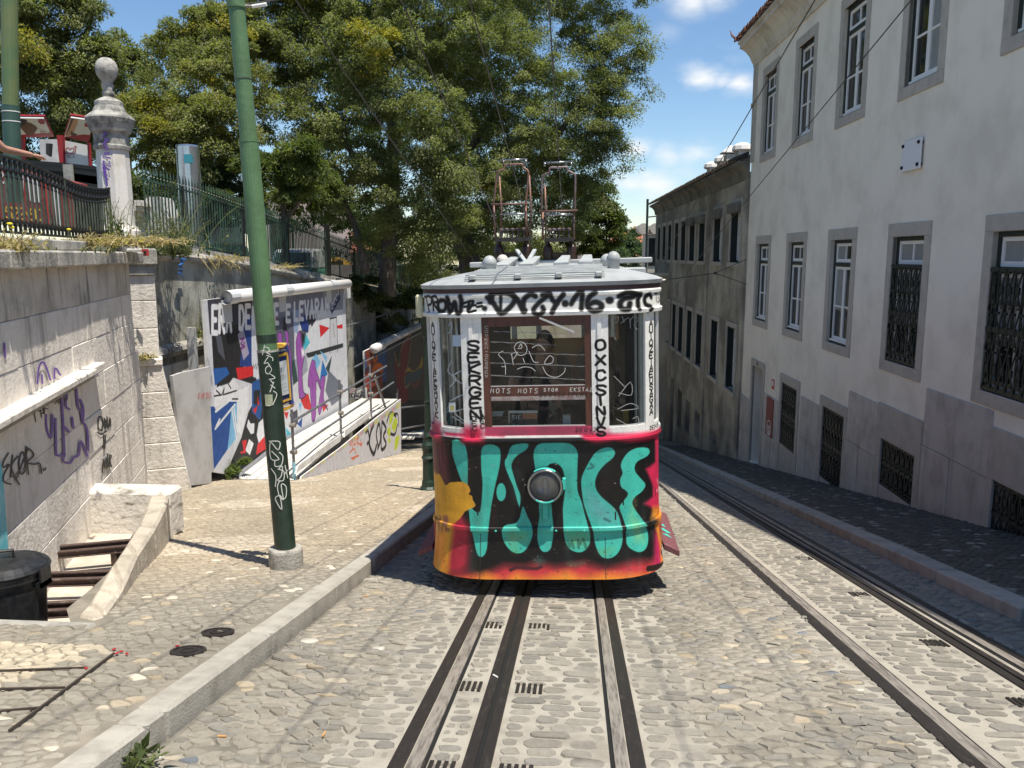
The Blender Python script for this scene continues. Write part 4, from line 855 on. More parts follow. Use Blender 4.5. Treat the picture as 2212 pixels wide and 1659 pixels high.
while x < xb:
    zt = float(np.interp(x, rx, rz)); H = zt - zb0 - .20 - .09
    if H > .1:
        if pick is None:
            pick = mbp.build('baluster', m_fgrey, fa, world=False, loc=(x, OFA, zb0 + .10)); turn = mbt.build('turned_collar', m_fblk, fa, world=False, loc=(x, OFA, zt - .2)); orn = mbo.build('scroll', m_fblk, fa, world=False, loc=(x, OFA, zb0 + .04))
            pick.scale.z = H + .0
        else:
            p = inst(pick, fa, (x, OFA, zb0 + .10)); p.scale = (1, 1, H); inst(turn, fa, (x, OFA, zt - .2)); inst(orn, fa, (x, OFA, zb0 + .04))
    x += .150
for x in (xa, xa + 2.4, xa + 4.9): zt = float(np.interp(x, rx, rz)); mb = MB(); mb.box(x - .018, x + .018, OFA - .018, OFA + .018, 1.9, zt); mb.build('post', m_fgrey, fa, world=False, loc=(0, 0, 0))

# stone pit with steel beams between the block wall and the pavement
m_pit = M('dusty_pit_floor', (.60, .535, .45), .95, col2=(.45, .39, .32), scale=3, bump=.6, bscale=30)
PF = -1.44
mb = MB(); mb.add([(-3.62, 5.0, PF), (-4.98, 8.7, PF), (-6.5, 8.7, PF), (-5.5, 5.0, PF)], [(0, 1, 2, 3)]); tag(mb.build('pit_floor', m_pit, fix=False), kind='structure')
mb = MB(); mb.box(-5.2, -3.2, 4.86, 5.10, -1.5, g(5.1) + .16); tag(mb.build('pit_edge', m_conc, bevel=.03), 'low concrete edge of the pit in front of black bin', 'kerb')
ew = thing('pit_end_wall', 'short cracked whitewashed wall closing the stone pit', 'wall')
mb = MB(); e0, e1 = ony(195, 1062, 8.66), ony(345, 1062, 8.66)
mb.hexa([(e0[0] - .15, 8.62, -1.5), (e1[0] + .1, 8.62, -1.5), (e1[0] + .1, 9.0, -1.5), (e0[0] - .15, 9.0, -1.5), (e0[0] - .15, 8.68, e0[2]), (e1[0] + .1, 8.68, e0[2]), (e1[0] + .1, 9.0, e0[2] + .01), (e0[0] - .15, 9.0, e0[2] + .01)])
m_cream = M('cracked_limewash', (.62, .58, .52), .9, col2=(.20, .18, .15), scale=4.5, lo=.50, hi=.70, stretch=(1, 1, 2.6), bump=1.0, bscale=14)
mb.build('wall', m_cream, ew, bevel=.03)
mb = MB(); p = ony(276, 1172, 8.6); mb.lathe([(.07, -.1), (.07, .1)], n=7); v = mb.v; mb.v = [(q[0] + p[0], p[1] + q[2] * .12, q[1] + p[2]) for q in v]; mb.build('hole', m_black, ew)
m_bord = M('worn_tan_border_stone', (.52, .46, .375), .85, col2=(.34, .30, .24), scale=4, lo=.38, hi=.7, bump=1.0, bscale=18, rnd=.08)
bo = thing('pit_border', 'sloping pale stone border between the pit and the pavement', 'kerb')
ins = [(1205, 862), (1150, 1010), (1090, 1140), (1000, 1280), (890, 1440), (772, 1640), (700, 1760), (612, 1850)]; outs = [(1347, 852), (1312, 990), (1222, 1165), (1085, 1372), (965, 1640), (930, 1700), (832, 1838), (742, 1895)]
I = [ong(*z3(*p), -.53, .0535) for p in ins]; Oo = [ong(*z3(*p), -.53, .0535) for p in outs]
for a, b, c in [(0, 1, 0), (1, 3, .008), (3, 4, .01), (4, 5, .004), (5, 7, .0)]:
    mb = MB()
    for k in range(a, b):
        i0, i1, o0, o1 = I[k], I[k + 1], Oo[k], Oo[k + 1]; t = -c
        mb.hexa([(i0[0], i0[1], PF), (i1[0], i1[1], PF), (o1[0], o1[1], g(o1[1]) - .2), (o0[0], o0[1], g(o0[1]) - .2), (i0[0], i0[1], i0[2] + t), (i1[0], i1[1], i1[2] + t), (o1[0], o1[1], o1[2] + t), (o0[0], o0[1], o0[2] + t)])
    mb.build('border_stone', m_bord, bo, bevel=.025)
m_rust = M('rusty_brown_steel', (.095, .062, .05), .7, .2, col2=(.24, .20, .175), scale=12, lo=.55, hi=.75, bump=.4, bscale=40)
for (a, b, lb) in [((150, 1178), (262, 1168), 'paired rusty beams across the pit, nearest the end wall'), ((105, 1238), (228, 1234), 'paired rusty beams across the middle of the pit'), ((95, 1303), (186, 1298), 'paired rusty beams across the pit just behind the bin')]:
    A, B = ong(*a, -1.17, 0), ong(*b, -1.17, 0); t = thing('steel_beam', lb, 'steel beam', (A[0], A[1], PF), group='rusty beams in the pit'); d = Vector((B[0] - A[0], B[1] - A[1], 0)).normalized(); A2, B2 = Vector(A) - d * .7, Vector(B) + d * .35
    n = Vector((-d.y, d.x, 0))
    for s in (0, -.085):
        mb = MB(); o = n * s + Vector((0, 0, -.03 if s else 0)); mb.bar(A2 + o, B2 + o, .05, .012); mb.bar(A2 + o + Vector((0, 0, -.03)), B2 + o + Vector((0, 0, -.03)), .012, .05); mb.bar(A2 + o + Vector((0, 0, -.058)), B2 + o + Vector((0, 0, -.058)), .05, .010); mb.build('channel', m_rust, t)
    for f in (.1, .75): q = A2.lerp(B2, f); mb = MB(); mb.box(q.x - .03, q.x + .03, q.y - .1, q.y + .03, PF, q.z - .07); mb.build('support', m_rust, t)
# black dustbin
m_bin = M('black_bin_plastic', (.012, .013, .015), .38, col2=(.025, .026, .028), scale=20, bump=.05)
BC = ony(22, 1300, 5.62); bn = thing('dustbin', 'black plastic dustbin with domed lid standing in the pit', 'dustbin', (BC[0], 5.62, PF))
BR = .262; BT = ony(40, 1232, 5.62)[2] - PF
mb = MB(); mb.lathe([(BR * .80, 0), (BR * .83, .02), (BR * .97, BT - .09), (BR * .97, BT - .05), (BR * 1.06, BT - .045), (BR * 1.06, BT)], n=28); mb.build('body', m_bin, bn, world=False, loc=(0, 0, 0), smooth=False)
mb = MB(); mb.lathe([(BR * 1.10, BT + .002), (BR * 1.12, BT + .02), (BR * 1.06, BT + .045), (BR * .9, BT + .07), (BR * .86, BT + .064), (BR * .55, BT + .085), (BR * .1, BT + .095)], n=28); lid = mb.build('lid', m_bin, bn, world=False, loc=(0, 0, 0))
mb = MB(); mb.tube([(-.05, -.02, BT + .09), (-.045, -.02, BT + .15), (.045, .02, BT + .15), (.05, .02, BT + .09)], .014, 6); mb.build('lid_handle', m_bin, lid, world=False, loc=(0, 0, 0))
mb = MB(); mb.box(BR * .93, BR * 1.16, -.06, .06, BT - .11, BT - .07); mb.box(BR * 1.1, BR * 1.16, -.06, .06, BT - .11, BT + .03); mb.build('side_grip', m_bin, bn, world=False, loc=(0, 0, 0))
mb = MB(); mb.box(-.04, .11, -BR * .985, -BR * .91, BT - .55, BT - .28); mb.tube([(-.05, -BR * .99, BT - .30), (.12, -BR * .99, BT - .29)], .005, 5); mb.build('label_frame', m_bin, bn, world=False, loc=(0, 0, 0))
mb = MB(); mb.tube([(-.19, -.20, BT - .08), (-.20, -.245, BT - .16), (-.20, -.25, BT - .34), (-.215, -.225, BT - .42)], .008, 6); mb.build('carry_handle', m_iron, bn, world=False, loc=(0, 0, 0))

# ------------------------------------------------------------------ mural hoardings, ramp, scaffold
MX = -6.9
c6 = lambda a, b: ((420 + a * .3496) * .8641, (660 + b * .3496) * .8641)
def mp(a, b, X=MX): p = onx(*c6(a, b), X); return (float(p[1]), float(p[2]))
cv = Canvas(14.9, 24.75, -4.7, .98, 105, (212, 213, 219))
def mpoly(pts, col, soft=0, al=1, sm=0): cv.poly([mp(*p) for p in pts], col, soft, al, sm)
def mline(pts, w, col, al=1): cv.line([mp(*p) for p in pts], w, col, 0, al)
K = (27, 26, 30); BL = (28, 76, 150); LB = (126, 186, 226); RD = (214, 34, 40); WH = (232, 233, 236)
mpoly([(280, 235), (605, 200), (605, 470), (500, 470), (330, 520), (300, 500)], (58, 58, 70)); mpoly([(600, 200), (900, 170), (895, 420), (740, 420), (600, 400)], (122, 126, 146)); mpoly([(890, 170), (1180, 140), (1130, 330), (1010, 330), (1000, 400), (890, 400)], (116, 119, 138))
mpoly([(1100, 150), (1250, 130), (1252, 345), (1120, 330)], (150, 152, 160))
mpoly([(312, 500), (470, 440), (595, 400), (600, 700), (500, 760), (440, 850), (350, 880), (325, 740)], K); mpoly([(335, 480), (382, 520), (410, 690), (360, 630)], (82, 85, 96))
mpoly([(430, 800), (500, 745), (620, 790), (660, 900), (575, 1060), (525, 1240), (410, 1510), (500, 1490), (620, 1400), (720, 1320), (705, 1090), (640, 870)], K)
mpoly([(548, 420), (602, 370), (602, 740), (512, 730)], (28, 60, 132)); mpoly([(498, 505), (538, 455), (580, 640), (540, 690)], (168, 160, 182)); mline([(515, 540), (545, 530), (520, 570), (550, 590), (520, 610), (548, 560)], .035, (110, 40, 120))
mpoly([(596, 350), (700, 330), (700, 820), (610, 810), (598, 700)], (214, 217, 226)); mpoly([(323, 748), (420, 737), (440, 785), (335, 870)], (34, 92, 166)); mpoly([(485, 742), (610, 730), (610, 800), (502, 830)], RD)
mpoly([(328, 905), (370, 870), (400, 888), (470, 820), (500, 870), (492, 912), (577, 868), (577, 990), (525, 1222), (495, 1195), (492, 985), (335, 1020)], WH)
for q in [[(330, 945), (385, 935), (402, 890)], [(402, 890), (395, 935), (490, 905)], [(345, 905), (372, 930)], [(430, 855), (450, 890)], [(460, 965), (500, 965)]]: mline(q, .03, K)
mpoly([(303, 1018), (330, 1020), (350, 1060), (420, 985), (492, 985), (492, 1190), (470, 1260), (328, 1468)], BL); mpoly([(452, 1030), (492, 990), (492, 1240), (425, 1330), (440, 1200)], LB)
for q in [[(338, 1178), (478, 1005)], [(340, 1055), (430, 985)], [(345, 1160), (370, 1110)], [(456, 1030), (488, 1240)], [(470, 1020), (494, 1200)]]: mline(q, .055, WH)
for q in [[(575, 1108), (590, 1140), (618, 1138), (615, 1210), (592, 1218), (562, 1160)], [(648, 1135), (705, 1080), (705, 1225), (650, 1288), (634, 1222)], [(580, 1250), (613, 1282), (585, 1368), (553, 1332)]]: mpoly(q, WH)
mpoly([(530, 1265), (562, 1255), (555, 1352), (518, 1356), (520, 1340), (540, 1335)], RD); mpoly([(640, 1290), (705, 1215), (705, 1320), (630, 1366)], RD)
mpoly([(600, 850), (650, 820), (690, 880), (660, 1120), (600, 1060)], (30, 84, 150)); mpoly([(615, 905), (660, 900), (650, 1010), (612, 1000)], K); mpoly([(640, 940), (655, 1010), (640, 1010)], RD); mpoly([(607, 1040), (640, 1015), (625, 1075)], RD)
mpoly([(760, 400), (900, 340), (905, 700), (860, 720), (780, 640)], (98, 100, 118)); mpoly([(818, 400), (842, 368), (852, 490), (825, 480)], (36, 37, 52)); mpoly([(760, 390), (775, 375), (772, 415), (760, 425)], RD)
mpoly([(892, 330), (938, 330), (930, 500), (900, 485)], (152, 170, 206)); mpoly([(935, 392), (980, 360), (1012, 400), (1002, 492), (960, 482)], (24, 58, 132)); mpoly([(985, 375), (1062, 352), (1052, 430), (1042, 420), (1032, 455), (1020, 430), (1010, 440)], (48, 46, 54))
mpoly([(1000, 500), (1090, 345), (1250, 325), (1250, 575), (1000, 632)], (222, 224, 229)); mpoly([(1082, 433), (1155, 457), (1090, 525)], RD); mpoly([(1155, 457), (1248, 430), (1248, 462)], RD)
mpoly([(1158, 392), (1206, 380), (1215, 632), (1165, 642)], (206, 207, 212)); mline([(1158, 640), (1158, 392), (1206, 380), (1215, 630)], .035, K); mline([(1183, 430), (1190, 520)], .06, (150, 150, 155))
mpoly([(985, 640), (1252, 566), (1252, 596), (1000, 672)], (38, 46, 46)); mpoly([(985, 498), (1016, 562), (975, 622), (960, 560)], (78, 190, 208))
mpoly([(880, 690), (935, 680), (935, 830), (895, 868)], (44, 70, 70)); mpoly([(1128, 745), (1172, 655), (1150, 795)], (44, 70, 70)); mpoly([(1105, 688), (1142, 790), (1085, 835)], (30, 112, 186))
mpoly([(1028, 682), (1060, 640), (1092, 700), (1050, 785)], LB); mpoly([(1085, 618), (1138, 662), (1132, 705)], LB); mpoly([(1150, 760), (1252, 870), (1240, 960), (1170, 1015), (1125, 905)], (112, 117, 132)); mpoly([(905, 690), (990, 650), (1000, 760), (930, 840)], (160, 165, 178))
mpoly([(948, 975), (1002, 925), (1032, 1052), (975, 1032)], (208, 42, 46)); mpoly([(1100, 990), (1145, 1010), (1110, 1060)], (208, 42, 46)); mpoly([(828, 1060), (862, 1060), (850, 1112)], RD); mpoly([(925, 1145), (962, 1095), (955, 1172)], BL); mpoly([(840, 1165), (880, 1215), (850, 1230)], (78, 190, 208)); mpoly([(935, 1000), (960, 985), (945, 1060)], LB); mpoly([(870, 1075), (925, 1040), (930, 1140), (890, 1170)], (70, 70, 82))
PU = (158, 84, 172)
figs = [[(928, 500), (945, 482), (962, 505), (958, 560), (976, 640), (970, 682), (958, 770), (968, 915), (988, 932), (940, 955), (932, 760), (922, 672), (916, 562)], [(1030, 690), (1052, 702), (1056, 752), (1096, 872), (1088, 890), (1060, 835), (1056, 1082), (1030, 1112), (1018, 900), (1002, 862), (1010, 765)],
        [(1104, 802), (1124, 812), (1118, 865), (1112, 965), (1142, 1042), (1112, 1002), (1086, 1072), (1074, 1032), (1094, 900), (1086, 862)], [(836, 495), (848, 482), (862, 500), (862, 562), (880, 650), (888, 900), (892, 1005), (872, 985), (862, 700)], [(786, 505), (800, 490), (814, 505), (815, 565), (792, 570)]]
for q in figs: cv.line([mp(*p) for p in smooth(q + q[:1], False, 3)], .05, K); mpoly(q, PU, sm=3)
for q in [[(945, 600), (952, 760)], [(1030, 780), (1040, 1080)], [(1106, 880), (1094, 1040)], [(868, 640), (880, 900)]]: mline(q, .02, (110, 52, 125))
mpoly([(950, 490), (985, 480), (975, 560), (960, 585)], K, .08); mpoly([(952, 610), (972, 600), (978, 650), (958, 668)], (250, 250, 250), .06)
for y, s, x0, h, dx, ex in [(0, 'ERA', 318, 185, 50, 0), (0, 'DE', 512, 155, 45, 0), (0, 'NOITE', 606, 130, 39, 0), (0, 'E', 847, 110, 40, 0), (0, 'LEVARAM', 905, 118, 37, 0)]:
    for i, ch in enumerate(s):
        xx = x0 + i * dx * (1 + 0 * i); base = 492 - (xx - 318) * .158
        for pl in FONT[ch]:
            cv.line([mp(xx + p[0] / 4 * dx * .66, base - p[1] / 6 * h) for p in pl], .115, (236, 237, 240))
mpoly([(1162, 332), (1228, 190), (1232, 250), (1172, 358)], (36, 50, 92))
for i, ch in enumerate('ZECA'):
    for pl in FONT[ch]: cv.line([mp(1172 + i * 14 + p[0] * 2.6, 325 - i * 30 - p[1] * 6.5 - p[0] * 3) for p in pl], .03, WH)
for q in [[(605, 750), (612, 720), (618, 750), (625, 715), (632, 750), (640, 712), (650, 745)]]: mline(q, .012, K)
m_mural = imgmat('mural_paint', cv.a, .6)
def panel(name, X, poly, th, cvs, mat, parent, back):
    """upright board along the street carrying a painted picture"""
    mb = MB(); mb.prism(poly, lambda y, z: (X, y, z), lambda y, z: (X - th, y, z)); o = mb.build(name, [mat, back], parent)
    me = o.data; uv = me.uv_layers.new(name='UVMap'); inv = wm(o)
    for p in me.polygons:
        p.material_index = 0 if p.normal.x > .7 else 1
        for li in p.loop_indices:
            co = inv @ me.vertices[me.loops[li].vertex_index].co; uv.data[li].uv = ((co.y - cvs.x0) / (cvs.x1 - cvs.x0), (co.z - cvs.z0) / (cvs.z1 - cvs.z0))
    return o
m_board = M('white_hoarding_board', (.72, .71, .70), .7, col2=(.55, .54, .53), scale=3)
m_boardg = M('grey_scuffed_board', (.50, .49, .485), .75, col2=(.36, .35, .34), scale=2.4, lo=.4, hi=.7, bump=.2, bscale=30)
mu = thing('mural_hoarding', 'big mural board with white lettering, purple figures and a fist', 'mural', (MX, 15, -2.7))
bot = [mp(310, 1500), (16.6, -3.0), (20, -3.55), (24.5, -4.3)]
panel('painted_board', MX, [(15.02, bot[0][1]), (16.6, -3.0), (20, -3.6), (24.52, -4.45), (24.52, .86), (15.02, .84)], .06, cv, m_mural, mu, m_board)
mb = MB(); mb.tube([(MX + .10, 15.9, .86), (MX + .10, 24.5, .83)], .13, 14); mb.build('rolled_banner_tube', M('white_plastic_tube', (.78, .77, .75), .45), mu, smooth=True)
m_strap = M('clear_wrap_strap', (.55, .56, .58), .4)
for y in (15.75, 18.9, 22.6): mb = MB(); mb.tube([(MX + .10, y, .85), (MX + .10, y + .45, .85)], .138, 14, False); mb.box(MX + .005, MX + .02, y, y + .45, .35, .8); mb.build('strap', m_strap, mu)
mb = MB(); mb.box(MX - .25, MX - .12, 14.75, 14.88, -2.5, .35); mb.box(MX - .25, MX - .12, 19, 19.1, -3.3, .5); mb.build('frame_post', M('grey_frame_paint', (.42, .42, .41), .6), mu)
mb = MB(); mb.box(MX + .01, MX + .05, 24.35, 24.95, .38, .92); mb.build('end_box', m_board, mu)
gp = thing('grey_board', 'plain scuffed grey board leaning before the mural with red scribble', 'board', (-6.75, 14, -2.5))
GX = -6.80; gpts = [onx(*p, GX)[1:] for p in [(372, 812), (392, 805), (454, 792), (457, 1044), (402, 1050)]]
mb = MB(); mb.prism([tuple(p) for p in gpts], lambda y, z: (GX, y, z), lambda y, z: (GX - .05, y, z)); mb.build('board', m_boardg, gp)
ribbons('red_scribble', [[c6(*p) for p in s] for s in [[(232, 920), (215, 930), (225, 950), (212, 962)], [(240, 930), (238, 962)], [(250, 918), (248, 962)], [(262, 925), (250, 942), (264, 960)], [(268, 925), (290, 918)], [(279, 922), (276, 960)], [(288, 930), (286, 960)], [(297, 915), (310, 922), (298, 938), (312, 950), (296, 962)]]], 1.1, lambda u, v, l: tuple(onx(u, v, GX + .004 + l)), m_rsp, gp)
# ramp
rp = thing('access_ramp', 'white plank ramp with scaffold-tube handrail and tagged side board', 'ramp', (-6.2, 16, -2.9))
RX0, RX1 = -6.80, -5.60
m_plank = M('bleached_ramp_plank', (.62, .60, .55), .85, col2=(.42, .40, .36), scale=9, lo=.42, hi=.7, stretch=(7, .5, 1), bump=.4, bscale=40)
m_pipe = M('grey_scaffold_tube', (.17, .18, .20), .45, .5, col2=(.32, .32, .33), scale=9, lo=.5, hi=.7)
rz = lambda y: float(np.interp(y, [15.75, 17.2, 25.6], [-2.80, -2.62, -2.84]))
for i in range(6):
    a = RX0 + (RX1 - RX0) * i / 6 + .008; b = RX0 + (RX1 - RX0) * (i + 1) / 6 - .008
    for (p, q) in ((15.8, 18.9), (18.92, 22.2), (22.22, 25.6)):
        mb = MB(); mb.hexa([(a, p, rz(p) - .04), (b, p, rz(p) - .04), (b, q, rz(q) - .04), (a, q, rz(q) - .04), (a, p, rz(p)), (b, p, rz(p)), (b, q, rz(q)), (a, q, rz(q))]); mb.build('plank', m_plank, rp)
mb = MB(); mb.tube([(RX0 - .1, 15.72, -2.83), (RX1 + .12, 15.72, -2.83)], .035, 10); mb.tube([(RX0 - .1, 15.72, -2.80), (RX0 - .1, 15.72, -2.35)], .03, 8)
for k in range(5): x = RX0 + .25 * k; mb.tube([(x, 15.72, -2.83), (x + .06, 15.72, -2.83)], .05, 8)
mb.build('front_tube', M('galvanised_tube', (.55, .55, .55), .4, .6), rp)
cs = Canvas(15.4, 26.0, -4.9, -2.3, 90, (205, 203, 208)); SXR = -5.53
def sp(a, b): p = onx(*c6(a, b), SXR); return (float(p[1]), float(p[2]))
for q, w, c_ in [([(1415, 1205), (1430, 1190), (1440, 1260), (1425, 1285)], .10, K), ([(1470, 1150), (1450, 1200), (1440, 1290), (1470, 1360), (1490, 1300)], .13, K), ([(1500, 1290), (1490, 1210), (1510, 1140), (1520, 1250), (1500, 1320)], .11, K), ([(1530, 1130), (1525, 1320), (1560, 1290), (1540, 1230), (1560, 1180), (1535, 1130)], .11, K), ([(1585, 1100), (1640, 1070), (1650, 1160)], .07, K), ([(1565, 1130), (1590, 1060), (1630, 1090)], .09, K), ([(1570, 1200), (1620, 1220), (1640, 1150)], .09, K)]: cs.line([sp(*p) for p in smooth(q, False, 4)], w, c_)
for q in [[(1590, 1075), (1615, 1065), (1600, 1130), (1580, 1150)], [(1600, 1160), (1625, 1100), (1640, 1130), (1620, 1200)], [(1575, 1250), (1590, 1245), (1588, 1275), (1576, 1278)], [(1625, 1245), (1655, 1230), (1640, 1310), (1620, 1330)], [(1570, 1180), (1590, 1170), (1590, 1220), (1575, 1230)]]: cs.poly([sp(*p) for p in q], (190, 205, 50), .02, 1, 3)
for i, q in enumerate([[(1295, 1240), (1305, 1300), (1320, 1250), (1318, 1310)], [(1335, 1245), (1328, 1290), (1345, 1280), (1340, 1240)], [(1352, 1235), (1356, 1300)], [(1365, 1240), (1352, 1270), (1385, 1300)], [(1380, 1260), (1375, 1290), (1390, 1280)], [(1300, 1350), (1330, 1320), (1345, 1370), (1320, 1400)], [(1310, 1390), (1365, 1370)], [(1345, 1215), (1365, 1225), (1350, 1250)]]): cs.line([sp(*p) for p in smooth(q, False, 3)], .045, (214, 110, 80))
for k in range(46):
    t = k / 46; p = (955 + (1660 - 955) * t, 1500 - (1500 - 985) * t - 0); c_ = [(214, 205, 110), (160, 190, 190), (210, 130, 130), (150, 150, 160), (200, 190, 80)][k % 5]
    cs.poly([sp(p[0], p[1] + 4), sp(p[0] + 16, p[1] - 6), sp(p[0] + 18, p[1] + 22), sp(p[0] + 2, p[1] + 30)], c_, .04, .7)
for k in range(30): t = random.random(); p = (960 + 700 * t, 1560 - (1560 - 1370) * t); cs.poly([sp(p[0], p[1]), sp(p[0] + 20, p[1] - 14 - 10 * random.random()), sp(p[0] + 34, p[1] - 4)], (70, 66, 66), .05, .7)
sb = [sp(945, 1566), sp(955, 1520), sp(1238, 1310), sp(1500, 1092), sp(1665, 965), sp(1668, 1385)]
so_ = panel('side_board', SXR, sb, .03, cs, imgmat('side_board_paint', cs.a, .65, .25), rp, m_board)
def rx_(a, b, X=-5.62): return Vector(onx(*c6(a, b), X))
def tube2(nm, a, b, r=.028): mb = MB(); mb.tube([a, b], r, 10); return mb.build(nm, m_pipe, rp, smooth=False)
for top, btm in [((885, 1040), (905, 1590)), ((1222, 830), (1242, 1252)), ((1440, 722), (1456, 1092))]:
    a, b = rx_(*top), rx_(*btm); a.y = b.y = (a.y + b.y) / 2; tube2('post', a, b)
    for f in (.2, .55): q = a.lerp(b, f); mb = MB(); mb.tube([q + Vector((-.05, 0, 0)), q + Vector((.07, 0, 0))], .05, 8); mb.build('clamp', m_iron, rp)
tube2('handrail', rx_(888, 1128), rx_(1562, 728)); tube2('handrail', rx_(878, 1345), rx_(1612, 846)); tube2('brace', rx_(1478, 800), rx_(1560, 1042), .035)
for p in [[(905, 1500), (1228, 1268), (1232, 1218), (925, 1440)], [(1255, 1240), (1445, 1090), (1440, 1050), (1262, 1188)]]:
    mb = MB(); mb.prism([tuple(onx(*c6(*q), -5.58)[1:]) for q in p], lambda y, z: (-5.58, y, z), lambda y, z: (-5.56, y, z)); mb.build('toe_board', m_board, rp)
mb = MB(); p = rx_(905, 1560); mb.tube([p, p + Vector((0, 0, .42))], .034, 8); mb.build('blue_sleeve', M('pale_blue_tape', (.25, .48, .58), .5), rp)
# association sign standing at the top of the ramp
sg = thing('association_sign', 'small white hand-painted sign reading OCIACAO past the ramp', 'sign'); SY = 25.9
q = [ony(*c6(*p), SY) for p in [(1298, 962), (1425, 965), (1420, 885), (1300, 892)]]; mb = MB(); mb.prism([(p[0], p[2]) for p in q], lambda x, z: (x, SY, z), lambda x, z: (x, SY + .03, z)); mb.build('board', m_board, sg)
c9 = lambda a, b: ((840 + a * .1808) * .8641, (700 + b * .1808) * .8641)
st = []
for i, ch in enumerate('OCIACAO'):
    for pl_ in FONT[ch]: st.append([c9(188 + i * 30 + p[0] * 5.2, 1625 - p[1] * 9 - i * 3) for p in pl_])
st.append([c9(335, 1550), c9(350, 1542), c9(362, 1550), c9(375, 1540)])
ribbons('black_letters', st, 1.4, lambda u, v, l: tuple(ony(u, v, SY - .004 - l)), m_bsp, sg)
ribbons('red_scrawl', [[c9(*p) for p in s] for s in [[(195, 1510), (235, 1500), (200, 1540), (240, 1530), (205, 1570)], [(240, 1505), (285, 1505), (245, 1535), (270, 1545)]]], 1.2, lambda u, v, l: tuple(ony(u, v, SY - .004 - l)), m_rsp, sg)
# shaded murals farther down with their rolled tubes and scaffold
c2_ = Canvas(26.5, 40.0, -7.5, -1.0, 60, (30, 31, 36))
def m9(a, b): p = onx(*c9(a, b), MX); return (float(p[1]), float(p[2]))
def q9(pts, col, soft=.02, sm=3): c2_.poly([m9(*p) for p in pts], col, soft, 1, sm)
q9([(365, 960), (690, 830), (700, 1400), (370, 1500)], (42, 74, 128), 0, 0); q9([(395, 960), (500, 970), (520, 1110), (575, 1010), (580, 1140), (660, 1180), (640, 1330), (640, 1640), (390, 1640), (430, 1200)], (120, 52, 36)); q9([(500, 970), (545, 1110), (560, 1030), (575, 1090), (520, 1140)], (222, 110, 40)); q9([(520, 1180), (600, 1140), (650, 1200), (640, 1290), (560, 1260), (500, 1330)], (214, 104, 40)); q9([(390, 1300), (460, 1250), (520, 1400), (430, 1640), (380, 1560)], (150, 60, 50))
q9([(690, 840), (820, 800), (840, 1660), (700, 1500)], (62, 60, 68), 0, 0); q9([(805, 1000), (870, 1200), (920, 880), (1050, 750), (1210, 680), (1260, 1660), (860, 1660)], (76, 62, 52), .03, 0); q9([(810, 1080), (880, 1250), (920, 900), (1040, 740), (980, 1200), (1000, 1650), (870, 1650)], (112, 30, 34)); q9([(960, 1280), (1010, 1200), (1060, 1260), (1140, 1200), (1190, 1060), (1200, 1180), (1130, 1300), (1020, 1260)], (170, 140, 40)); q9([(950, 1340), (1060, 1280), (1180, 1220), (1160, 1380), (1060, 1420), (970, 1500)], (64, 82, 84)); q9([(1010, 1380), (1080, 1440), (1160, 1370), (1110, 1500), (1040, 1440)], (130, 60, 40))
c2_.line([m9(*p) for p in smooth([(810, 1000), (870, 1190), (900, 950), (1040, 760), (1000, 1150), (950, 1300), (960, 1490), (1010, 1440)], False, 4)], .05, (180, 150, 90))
m2 = thing('shaded_mural', 'long dark graffiti board in the tree shade beyond the ramp', 'mural', (MX, 28, -4))
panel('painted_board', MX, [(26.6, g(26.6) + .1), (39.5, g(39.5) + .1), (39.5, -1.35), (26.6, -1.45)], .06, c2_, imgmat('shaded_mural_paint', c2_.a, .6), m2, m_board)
mb = MB(); mb.tube([(MX + .12, 28.6, -1.42), (MX + .12, 39.3, -1.34)], .14, 12); mb.build('rolled_banner_tube', m_boardg, m2, smooth=True)
mb = MB(); mb.tube([(MX + .15, 27.3, -1.45), (MX + .15, 28.5, -1.44)], .16, 12); mb.build('wrapped_roll', m_board, m2, smooth=True)
sf = thing('scaffold', 'dark scaffold tubes with planks climbing beside the shaded mural', 'scaffold', (-6.4, 27, -4.6))
for x, y, h in [(-6.75, 25.9, 3.2), (-5.7, 25.9, 2.1), (-6.2, 28.3, 2.3), (-5.6, 30.5, 2.2), (-5.6, 33.0, 2.2), (-5.6, 36, 2.2)]: mb = MB(); mb.tube([(x, y, g(y)), (x, y, g(y) + h)], .03, 8); mb.build('standard', m_pipe, sf)
for a, b in [((-5.6, 26, -3.2), (-5.6, 36, -4.8)), ((-5.6, 26, -3.9), (-5.6, 36, -5.6)), ((-6.8, 24.9, -1.75), (-6.8, 36, -1.7)), ((-6.8, 25, -2.5), (-6.8, 29, -2.5)), ((-7.4, 25, -.6), (-7.0, 36, -.5))]: mb = MB(); mb.tube([a, b], .028, 8); mb.build('ledger', m_pipe, sf)
for i in range(9): y = 27.2 + i * 1.0; mb = MB(); mb.box(-6.75, -5.65, y, y + .3, g(y) + .55 - .05 * (i % 2), g(y) + .6 - .05 * (i % 2)); mb.build('plank', m_plank, sf)

